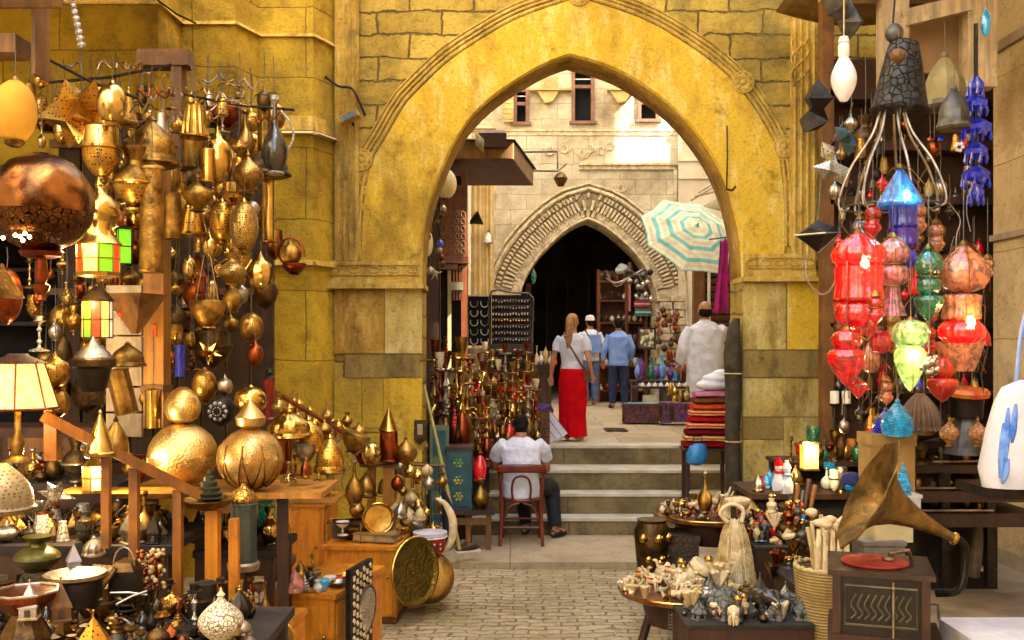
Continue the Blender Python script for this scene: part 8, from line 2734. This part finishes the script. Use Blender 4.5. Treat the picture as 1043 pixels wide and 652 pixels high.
# crates/plinths under the heaps
def plinth(x0, x1, yt, D, depth, label):
 u = D / F
 c = P((x0 + x1) / 2, yt, D)
 t = T('goods_plinth', label, 'plinth', (c.x, D, 0))
 w = (x1 - x0) * u / 2
 g = MB(); g.box2((-w, 0, 0), (w, depth, c.z)); g.build('block', darkwood, t, bevel=.008)
 g = MB(); g.box2((-w - .01, -.01, c.z + .001), (w + .01, depth + .01, c.z + .02)); g.build('cloth_top', mat('dark_baize', S(48, 40, 30), rough=.95), t, bevel=.004)
 return c.z + .021, c, w
z1, c1, w1 = plinth(770, 832, 560, 6.55, .6, 'dark plinth under the figurines between the trays and the basket')
z2, c2, w2 = plinth(700, 828, 640, 5.55, .5, 'low dark plinth with grey stone lanterns at the bottom edge')
z3, c3, w3 = plinth(812, 900, 600, 5.75, .5, 'dark plinth supporting the basket beside the gramophone')
mid_ = []
heap(60, (c1.x, 6.85), .30, z1, mid_, ['bust_carving', 'elephant_carving', 'flask', 'pot', 'coral', 'camel_carving', 'bell', 'vase', 'globe'], [bronze, ivory, iron, copper_r, brass_o, white, ivory2, bronze, redglass, turq, darkmetal, silver], (.7, 1.5), 'figurines heaped between the trays and the basket', rn, ey=.9, layers=1.6)
rankyx(mid_, 'small figurine, # in the @ row of the heap left of the basket')
bot_ = []
stoneg = mat('grey_soapstone', S(120, 120, 112), S(82, 82, 74), rough=.7, bump=.3, pattern='cells', psc=26, pc=S(50, 50, 44))
for k in range(9):
 x = 712 + (k % 5) * 26 + (10 if k > 4 else 0)
 D = 5.65 + (.25 if k > 4 else 0)
 y1 = HY + (CAMZ - z2) / D * F
 s_ = rn.uniform(15, 24)
 bot_.append(house(x - s_ / 2, y1 - s_ * rn.uniform(1.1, 1.6), x + s_ / 2, y1, D, 'x', rn.choice([stoneg, stoneg, whitemetal, iron]), name='stone_lantern', rz=rn.uniform(0, 1.5)))
 bot_[-1]['group'] = 'grey stone lanterns at the bottom edge'
rankyx(bot_, 'grey stone house lantern, # in the @ row at the bottom edge')
bot_ = []
heap(34, (c2.x + .0, 5.8), .36, z2, bot_, ['coral', 'coral', 'elephant_carving', 'bust_carving', 'flask', 'shell'], [ivory, iron, iron, ivory2, whitemetal, glassdark, stoneg, bronze], (.8, 1.5), 'pale carvings among the grey stone lanterns', rn, ey=.7)
rankyx(bot_, 'pale carving, # in the @ row among the grey stone lanterns')
hg = []
for k in range(24):
 x = 786 + rn.uniform(0, 58); y = rn.uniform(520, 600)
 hg.append(ivory_piece(rn.choice(['coral', 'bust_carving', 'shell']), P(x, y, 6.2), rn.uniform(.8, 1.3), rn.choice([ivory, ivory2, copper_r, brass, bronze, iron]), group='carvings leaning on the basket'))
rankyx(hg, 'small carving, # in the @ row leaning beside the cane basket')
t = T('chain_ornament', 'silver chain and pendant hanging under the lower tray', 'ornament', P(683, 650, 6.1))
for k in range(8):
 g = MB(); g.tube([(.012 * math.cos(a), .004, .012 + .02 * k + .014 * math.sin(a)) for a in [i * PI / 5 for i in range(10)]], .003, 5, closed=True); g.build('link', silver, t)
g = MB(); g.lathe([(.01, -.06), (.06, -.05), (.06, -.03), (.012, 0)], 16); g.build('pendant', whitemetal, t)
# stems under the lower tray
V('drum', 700, 606, 726, 650, 5.95, 'green-grey metal drum box below the lower tray', mat('green_grey', S(96, 100, 80), S(60, 64, 50), rough=.6, metal=.3), name='metal_box', cat='box')
# ---------------- people ----------------
FOLD = bpy.data.textures.new('fold_noise', 'CLOUDS')
FOLD.noise_scale = .09
FOLD.noise_depth = 2
_b0 = MB.build


def _folded(self, name, m, parent=None, **kw):
 o = _b0(self, name, m, parent, **kw)
 if any(k in name for k in ('shirt', 'tunic', 'top', 'trousers', 'jeans', 'skirt')) and 'rail' not in name:
  d = o.modifiers.new('folds', 'DISPLACE')
  d.texture = FOLD
  d.strength = .022
  d.mid_level = .42
  d.texture_coords = 'LOCAL'
 return o


MB.build = _folded

def limb(g, pts, rs, n=12):
 g.tube(catmull(pts, 14), [rs[0] + 0 for _ in range(0)] or [interp(rs, i / 13) for i in range(14)], n)


def interp(rs, t):
 k = t * (len(rs) - 1)
 i = min(int(k), len(rs) - 2)
 return rs[i] + (rs[i + 1] - rs[i]) * (k - i)


def hand(g, w, d, s=1.0, side=1, curl=.5):
 "palm and five curled fingers at wrist w, hand pointing along d"
 d = Vector(d).normalized()
 fwd = Vector((0, -1, 0))
 if abs(d.dot(fwd)) > .9:
  fwd = Vector((0, 0, -1))
 lat = d.cross(fwd).normalized() * side
 nrm = lat.cross(d).normalized() * side
 w = Vector(w)
 q = Matrix((lat, nrm, d)).transposed()
 g.loft([(w, .024 * s, .019 * s, q), (w + d * .03 * s, .034 * s, .017 * s, q), (w + d * .075 * s, .041 * s, .015 * s, q), (w + d * .095 * s, .036 * s, .011 * s, q)], 12)
 for k, (o, l) in enumerate(((-.030, .066), (-.0105, .078), (.0095, .072), (.029, .056))):
  b = w + d * .085 * s + lat * o * s
  m1 = b + d * l * .5 * s + nrm * .006 * curl * s
  e = m1 + d * l * .38 * s - fwd * 0 + fwd * l * .4 * curl * s
  g.tube([b, m1, e], [.0098 * s, .0088 * s, .0072 * s], 7)
 b = w + d * .025 * s - lat * .026 * s
 g.tube([b, b + d * .035 * s - lat * .022 * s, b + d * .065 * s - lat * .026 * s + fwd * .012 * s], [.013 * s, .0105 * s, .008 * s], 7)


def head(g, c, s=1.0, q=None, n=18):
 "skull, jaw, nose, ears, eye sockets, lips; face towards -y of q"
 q = q or Matrix.Identity(3)
 M = Matrix.Translation(c) @ q.to_4x4() @ Matrix.Scale(s, 4)
 g.ball((0, .008, .022), (.076, .092, .098), n, M)
 g.ball((0, -.026, -.04), (.052, .058, .068), 14, M)
 g.ball((0, -.094, -.018), (.012, .018, .022), 8, M)
 g.ball((0, -.084, -.058), (.024, .012, .009), 8, M)
 for sx in (-1, 1):
  g.ball((sx * .078, .004, -.008), (.010, .020, .030), 8, M)
  g.ball((sx * .030, -.078, .008), (.014, .010, .009), 8, M)
  g.ball((sx * .030, -.078, .024), (.020, .010, .006), 8, M)
 g.tube([M @ Vector((0, .01, -.05)), M @ Vector((0, .02, -.14))], [.056 * s, .06 * s], 12)


def eyes(t, c, q=None, s=1.0):
 q = q or Matrix.Identity(3)
 g = MB()
 for sx in (-1, 1):
  g.ball(Vector(c) + q @ Vector((sx * .030, -.086, .006)) * s, (.008, .005, .005), 8)
 g.build('eyes', hairdark, t)


def torso(g, rings):
 g.loft(rings, 20)


def leg(g, h, k, a, r=(.088, .058, .05, .036), foot=None):
 g.tube(catmull([h, ((Vector(h) + Vector(k)) / 2), k, ((Vector(k) * .55 + Vector(a) * .45)), a], 16), [interp([r[0], r[0] * .9, r[1], r[2] * 1.02, r[3]], i / 15) for i in range(16)], 12)
 if foot is not None:
  f = Vector(foot).normalized()
  a = Vector(a)
  q = Matrix.Rotation(math.atan2(-f.x, -f.y) * -1, 3, 'Z')
  pts = [a + Vector((0, 0, -.03)) - f * .05, a + Vector((0, 0, -.04)) + f * .03, a + Vector((0, 0, -.052)) + f * .13, a + Vector((0, 0, -.06)) + f * .19]
  g.tube(pts, [.034, .04, .036, .022], 10)


def standing(label, loc, rz, H, sk, armL, armR, spread=.1):
 """body of a standing figure of height H facing -y; arms: (elbow, wrist, hand direction)"""
 s = H / 1.72
 t = T('person', label, 'person', loc, rz=rz)
 t.scale = (s, s, s)
 g = MB()
 torso(g, [((0, 0, .84), .13, .10), ((0, 0, .92), .165, .12), ((0, 0, 1.06), .14, .10), ((0, .0, 1.24), .165, .115), ((0, .005, 1.36), .175, .105), ((0, .01, 1.43), .13, .08), ((0, .01, 1.47), .065, .06), ((0, .0, 1.53), .055, .058)])
 head(g, (0, -.01, 1.61))
 for sx in (-1, 1):
  leg(g, (sx * .09, 0, .88), (sx * spread, -.02, .49), (sx * spread, .02, .09), foot=(sx * .2, -1, 0))
 for sx, a in ((-1, armL), (1, armR)):
  e, w, d = [Vector(v) for v in a]
  sh_ = Vector((sx * .175, .01, 1.39))
  g.tube(catmull([sh_, (sh_ + e) / 2, e, (e + w) / 2, w], 16), [interp([.05, .044, .036, .035, .024], i / 15) for i in range(16)], 11)
  hand(g, w, d, side=sx)
 g.build('body', sk, t, remesh=.0075)
 eyes(t, (0, -.01, 1.61))
 return t


def hairshell(t, c, m, q=None, back=0, s=1.0, bald=False, name='hair'):
 q = q or Matrix.Identity(3)
 g = MB()
 M = Matrix.Translation(c) @ q.to_4x4() @ Matrix.Scale(s, 4)
 if bald:
  g.ball((0, .03, .0), (.083, .078, .075), 18, M)
 else:
  g.ball((0, .018, .034), (.085, .092, .096), 20, M)
  g.ball((0, .05, -.02), (.07, .055, .06), 16, M)
 g.build(name, m, t, remesh=.007)


# --- woman in the red skirt ---
AL = ((-.24, .06, 1.13), (-.27, -.0, .88), (-.05, -.1, -1))
AR = ((.23, .05, 1.13), (.26, -.04, .90), (.05, -.15, -1))
t = standing('woman with fair ponytail, white top and long red skirt atop the steps', P(583, 448, 12.15) * 1, R(160), 1.56, skinpale, ((-.235, .04, 1.13), (-.25, -.08, .92), (.1, -.3, -1)), ((.27, .02, 1.13), (.31, -.02, .88), (.05, -.1, -1)), spread=.07)
t.location.z = .9
g = MB()
g.loft([((0, 0, .86), .175, .135), ((0, 0, .96), .165, .125), ((0, 0, 1.08), .148, .112), ((0, 0, 1.25), .178, .13), ((0, .005, 1.36), .19, .12), ((0, .01, 1.43), .145, .095), ((0, .01, 1.46), .085, .075)], 22)
for sx in (-1, 1):
 g.tube(catmull([(sx * .15, .01, 1.39), (sx * .2, .015, 1.33), (sx * .225, .025, 1.22)], 8), [.07, .07, .066, .064, .062, .06, .06, .06], 12)
g.build('white_top', whitecloth, t, remesh=.009)
g = MB()
def sk_mod(a, z):
 return 1 + (.05 * math.cos(7 * a + z * 3) + .035 * math.cos(12 * a - z * 4 + 1)) * max(0, (.97 - z)) * 1.8
g.lathe([(.168, .98), (.172, .92), (.192, .8), (.195, .6), (.185, .4), (.18, .2), (.185, .06), (.17, .06), (.15, .5)], 90, M=Matrix.Diagonal((1, .82, 1, 1)), mod=sk_mod, close=True)
g.build('red_skirt', redcloth, t, thick=.006)
hairshell(t, (0, -.01, 1.61), hairfair)
g = MB(); g.tube(catmull([(0, .08, 1.68), (0, .14, 1.64), (0, .15, 1.52), (.01, .14, 1.38), (.02, .125, 1.26)], 16), [interp([.035, .05, .052, .045, .02], i / 15) for i in range(16)], 12); g.build('ponytail', hairfair, t)
g = MB(); g.tube([(.115, .01, 1.47), (.08, .10, 1.42), (.0, .135, 1.3), (-.09, .125, 1.15), (-.155, .07, 1.02), (-.17, -.02, .98)], .013, 6); g.build('bag_strap', redwood, t)
g = MB(); g.box((-.2, -.05, .9), (.08, .18, .16)); g.build('shoulder_bag', redwood, t, bevel=.02)

# --- man in the white cap ---
t = standing('man in a white cap and white T-shirt beyond the woman in red', P(601, 413, 19.0), R(200), 1.72, skin, AL, ((.26, .0, 1.14), (.22, -.12, .95), (-.3, -.5, -.6)))
t.location.z = .9
g = MB()
g.loft([((0, 0, .86), .185, .14), ((0, 0, 1.0), .175, .13), ((0, 0, 1.25), .195, .135), ((0, .005, 1.37), .2, .125), ((0, .01, 1.44), .14, .09), ((0, .01, 1.47), .08, .07)], 20)
for sx in (-1, 1):
 g.tube([(sx * .16, .01, 1.39), (sx * .215, .02, 1.28), (sx * .24, .04, 1.18)], [.075, .072, .07], 12)
g.build('white_tshirt', whitecloth, t, remesh=.011)
g = MB()
for sx in (-1, 1):
 leg(g, (sx * .09, 0, .9), (sx * .1, -.02, .49), (sx * .1, .02, .1), r=(.105, .078, .07, .06))
g.ball((0, 0, .9), (.165, .12, .09), 16)
g.build('jeans', jeanspale, t, remesh=.011)
hairshell(t, (0, -.01, 1.61), hairdark)
g = MB(); g.lathe([(.093, .0), (.094, .03), (.08, .08), (.04, .105), (.002, .11)], 20, M=Matrix.Translation((0, .0, 1.645)) @ Matrix.Diagonal((1, 1.1, 1, 1))); g.tube([(-.06, -.08, 1.65), (0, -.15, 1.645), (.06, -.08, 1.65)], .012, 6); g.build('white_cap', white, t)
g = MB(); g.box((0, .17, 1.2), (.24, .12, .34)); g.build('backpack', bluecloth, t, bevel=.04)
g = MB()
for sx in (-1, 1):
 g.tube([(sx * .1, .12, 1.36), (sx * .115, .02, 1.475), (sx * .13, -.12, 1.36), (sx * .13, -.1, 1.1)], .018, 6)
g.build('backpack_strap', blackcloth, t)

# --- man in blue shirt ---
t = standing('man in a light blue long-sleeved shirt and dark jeans walking into the small arch', P(630, 416, 18.2), R(175), 1.66, skin, ((-.26, .0, 1.14), (-.24, -.12, .93), (.1, -.4, -.8)), ((.27, .04, 1.14), (.29, -.02, .9), (0, -.1, -1)), spread=.11)
t.location.z = .9
g = MB()
g.loft([((0, 0, .82), .2, .15), ((0, 0, 1.0), .19, .14), ((0, 0, 1.25), .21, .14), ((0, .005, 1.37), .21, .13), ((0, .01, 1.44), .14, .09), ((0, .01, 1.48), .08, .075)], 20)
for e, w, sx in (((-.26, .0, 1.14), (-.24, -.11, .95), -1), ((.27, .04, 1.14), (.29, -.01, .92), 1)):
 g.tube(catmull([(sx * .165, .01, 1.39), ((sx * .165 + e[0]) / 2, .01, 1.27), e, w], 12), [interp([.075, .068, .06, .048], i / 11) for i in range(12)], 12)
g.build('blue_shirt', bluecloth, t, remesh=.011)
g = MB()
leg(g, (-.09, 0, .88), (-.11, -.02, .49), (-.115, .02, .1), r=(.11, .088, .08, .066)); leg(g, (.09, 0, .88), (.11, -.02, .49), (.115, .02, .1), r=(.11, .088, .08, .066))
g.ball((0, 0, .88), (.17, .12, .09), 16)
g.build('dark_jeans', jeans, t, remesh=.011)
hairshell(t, (0, -.01, 1.61), hairdark)
g = MB()
for sx in (-1, 1):
 g.tube([(sx * .12, .02, .04), (sx * .13, -.06, .04), (sx * .16, -.16, .03)], [.042, .046, .036], 10)
g.build('shoes', blackcloth, t)

# --- man in the white robe ---
t = standing('balding man in a loose white tunic seen from behind beside the textile stack', P(718, 452, 11.8), R(185), 1.70, skin, ((-.33, -.10, 1.30), (-.42, -.25, 1.42), (-.3, -.5, .5)), ((.27, .03, 1.14), (.28, -.12, .95), (0, -.6, -.8)))
t.location.z = .9
g = MB()
g.loft([((0, 0, .62), .18, .15), ((0, 0, .8), .22, .17), ((0, 0, 1.05), .235, .175), ((0, 0, 1.28), .235, .16), ((0, .005, 1.38), .215, .14), ((0, .01, 1.45), .14, .1), ((0, .01, 1.485), .075, .072)], 24)
for L_ in ([(-.17, .01, 1.38), (-.26, -.05, 1.33), (-.34, -.11, 1.30), (-.40, -.2, 1.37)], [(.17, .01, 1.38), (.245, .02, 1.26), (.275, .03, 1.13), (.28, -.08, 1.0)]):
 g.tube(catmull(L_, 12), [interp([.085, .08, .075, .07], i / 11) for i in range(12)], 12)
g.build('white_tunic', whitecloth, t, remesh=.011)
g = MB()
for sx in (-1, 1):
 leg(g, (sx * .08, 0, .88), (sx * .09, -.02, .49), (sx * .09, .02, .1), r=(.1, .08, .075, .07))
g.ball((0, 0, .88), (.16, .12, .09), 16)
g.build('white_trousers', whitecloth, t, remesh=.011)
g = MB(); g.lathe([(.062, 1.475), (.07, 1.49), (.066, 1.505)], 16, M=Matrix.Translation((0, .006, 0))); g.build('collar', white, t)
hairshell(t, (0, -.01, 1.595), hairdark, bald=True)
g = MB()
for sx in (-1, 1):
 g.tube([(sx * .1, .03, .03), (sx * .11, -.06, .03), (sx * .12, -.17, .022)], [.036, .042, .032], 10)
g.build('sandals', darkwood, t)

# --- seated man and his chair ---
CD = 9.92
ch = T('bentwood_chair', 'red-brown bentwood chair under the seated man at the foot of the steps', 'chair', Vector((P(531, 555, CD).x, CD, .063)))
cw = redwood
cm_ = mat('chair_wood', S(128, 52, 26), S(98, 36, 18), sc=6, rough=.35, pattern='wood', psc=8)
for sx in (-1, 1):
 g = MB(); g.tube(catmull([(sx * .215, -.06, 0), (sx * .2, -.01, .25), (sx * .2, .0, .45), (sx * .215, -.03, .65), (sx * .235, -.07, .80)], 18), [interp([.017, .02, .021, .018, .016], i / 17) for i in range(18)], 10); g.build('back_post', cm_, ch)
 g = MB(); g.tube([(sx * .19, .40, 0), (sx * .18, .37, .43)], [.015, .021], 10); g.build('leg', cm_, ch)
 g = MB(); g.tube(catmull([(sx * .2, -.01, .2), (sx * .12, -.0, .38), (sx * .0 + sx * .02, .0, .425)], 10), .011, 8); g.build('brace', cm_, ch)
g = MB(); g.lathe([(.20, .43), (.215, .435), (.218, .45), (.21, .462), (.02, .465)], 32, M=Matrix.Translation((0, .19, 0)) @ Matrix.Diagonal((1, .98, 1, 1))); g.build('seat', cm_, ch)
g = MB()
def rail(a, b):
 x = -.245 + .49 * a
 return Vector((x, -.075 - .05 * math.sin(PI * a), .735 + .085 * b + .012 * math.sin(PI * a)))
g.grid(rail, 16, 3); g.build('top_rail', cm_, ch, thick=.018)
g = MB(); g.tube(catmull([(-.085, -.02, .46), (-.095, -.05, .58), (-.07, -.085, .68), (0, -.1, .71), (.07, -.085, .68), (.095, -.05, .58), (.085, -.02, .46)], 26), .012, 8); g.build('back_hoop', cm_, ch)
g = MB(); g.tube([(-.19, 0, .18), (.19, 0, .18)], .011, 8); g.tube([(-.185, .385, .2), (.185, .385, .2)], .011, 8); g.tube([(-.195, 0, .21), (-.185, .385, .21)], .011, 8); g.tube([(.195, 0, .21), (.185, .385, .21)], .011, 8); g.build('stretcher', cm_, ch)

# local frame: origin on the floor under the seat, facing +y (away from the viewer)
pt = T('person', 'dark-haired man in white T-shirt sitting on the red-brown chair', 'person', Vector((ch.location.x + .0, CD + .17, .063)))
g = MB()
torso(g, [((0, .0, .45), .14, .12), ((0, .0, .52), .17, .135), ((0, -.02, .66), .15, .115), ((0, .0, .84), .175, .12), ((0, .035, .97), .185, .11), ((0, .06, 1.03), .13, .085), ((0, .08, 1.075), .065, .062), ((0, .1, 1.12), .056, .058)])
qh = Matrix.Rotation(R(180), 3, 'Z') @ Matrix.Rotation(R(22), 3, 'X')
hc = (.0, .13, 1.165)
head(g, hc, 1.0, qh)
# legs: thighs forward and to the right, shins down
leg(g, (.09, .02, .53), (.32, .30, .52), (.36, .20, .10), foot=(.5, .7, 0))
leg(g, (-.08, .03, .53), (.02, .42, .52), (.05, .36, .10), foot=(.3, 1, 0))
for sx, e, w, d in ((-1, (-.27, .14, .76), (-.10, .38, .66), (.7, .6, 0)), (1, (.27, .12, .74), (.14, .38, .66), (-.6, .7, 0))):
 sh_ = Vector((sx * .18, .04, 1.0))
 e, w = Vector(e), Vector(w)
 g.tube(catmull([sh_, (sh_ + e) / 2, e, (e + w) / 2, w], 16), [interp([.052, .046, .038, .036, .025], i / 15) for i in range(16)], 11)
 hand(g, w, d, side=-sx)
g.build('body', skin, pt, remesh=.0075)
eyes(pt, hc, qh)
g = MB()
g.loft([((0, -.01, .46), .19, .15), ((0, -.01, .55), .19, .15), ((0, -.03, .66), .18, .135), ((0, -.005, .84), .20, .14), ((0, .03, .96), .205, .13), ((0, .055, 1.03), .15, .10), ((0, .075, 1.07), .085, .078)], 24)
for sx in (-1, 1):
 g.tube(catmull([(sx * .16, .04, 1.0), (sx * .225, .08, .93), (sx * .26, .12, .83)], 9), [interp([.08, .078, .072], i / 8) for i in range(9)], 12)
g.build('white_tshirt', whitecloth, pt, remesh=.009)
g = MB()
leg(g, (.09, .02, .53), (.32, .30, .53), (.36, .20, .12), r=(.11, .085, .075, .065))
leg(g, (-.08, .03, .53), (.02, .42, .53), (.05, .36, .12), r=(.11, .085, .075, .065))
g.ball((0, .0, .52), (.185, .14, .08), 16)
g.build('black_trousers', blackcloth, pt, remesh=.009)
hairshell(pt, hc, hairdark, qh)
g = MB()
for a, f in (((.36, .20, .05), (.5, .7)), ((.05, .36, .05), (.3, 1))):
 f = Vector((f[0], f[1], 0)).normalized(); a = Vector(a)
 g.tube([a - f * .05, a + f * .04, a + f * .13 + Vector((0, 0, -.012)), a + f * .19 + Vector((0, 0, -.018))], [.038, .044, .038, .026], 10)
g.build('shoes', blackcloth, pt)
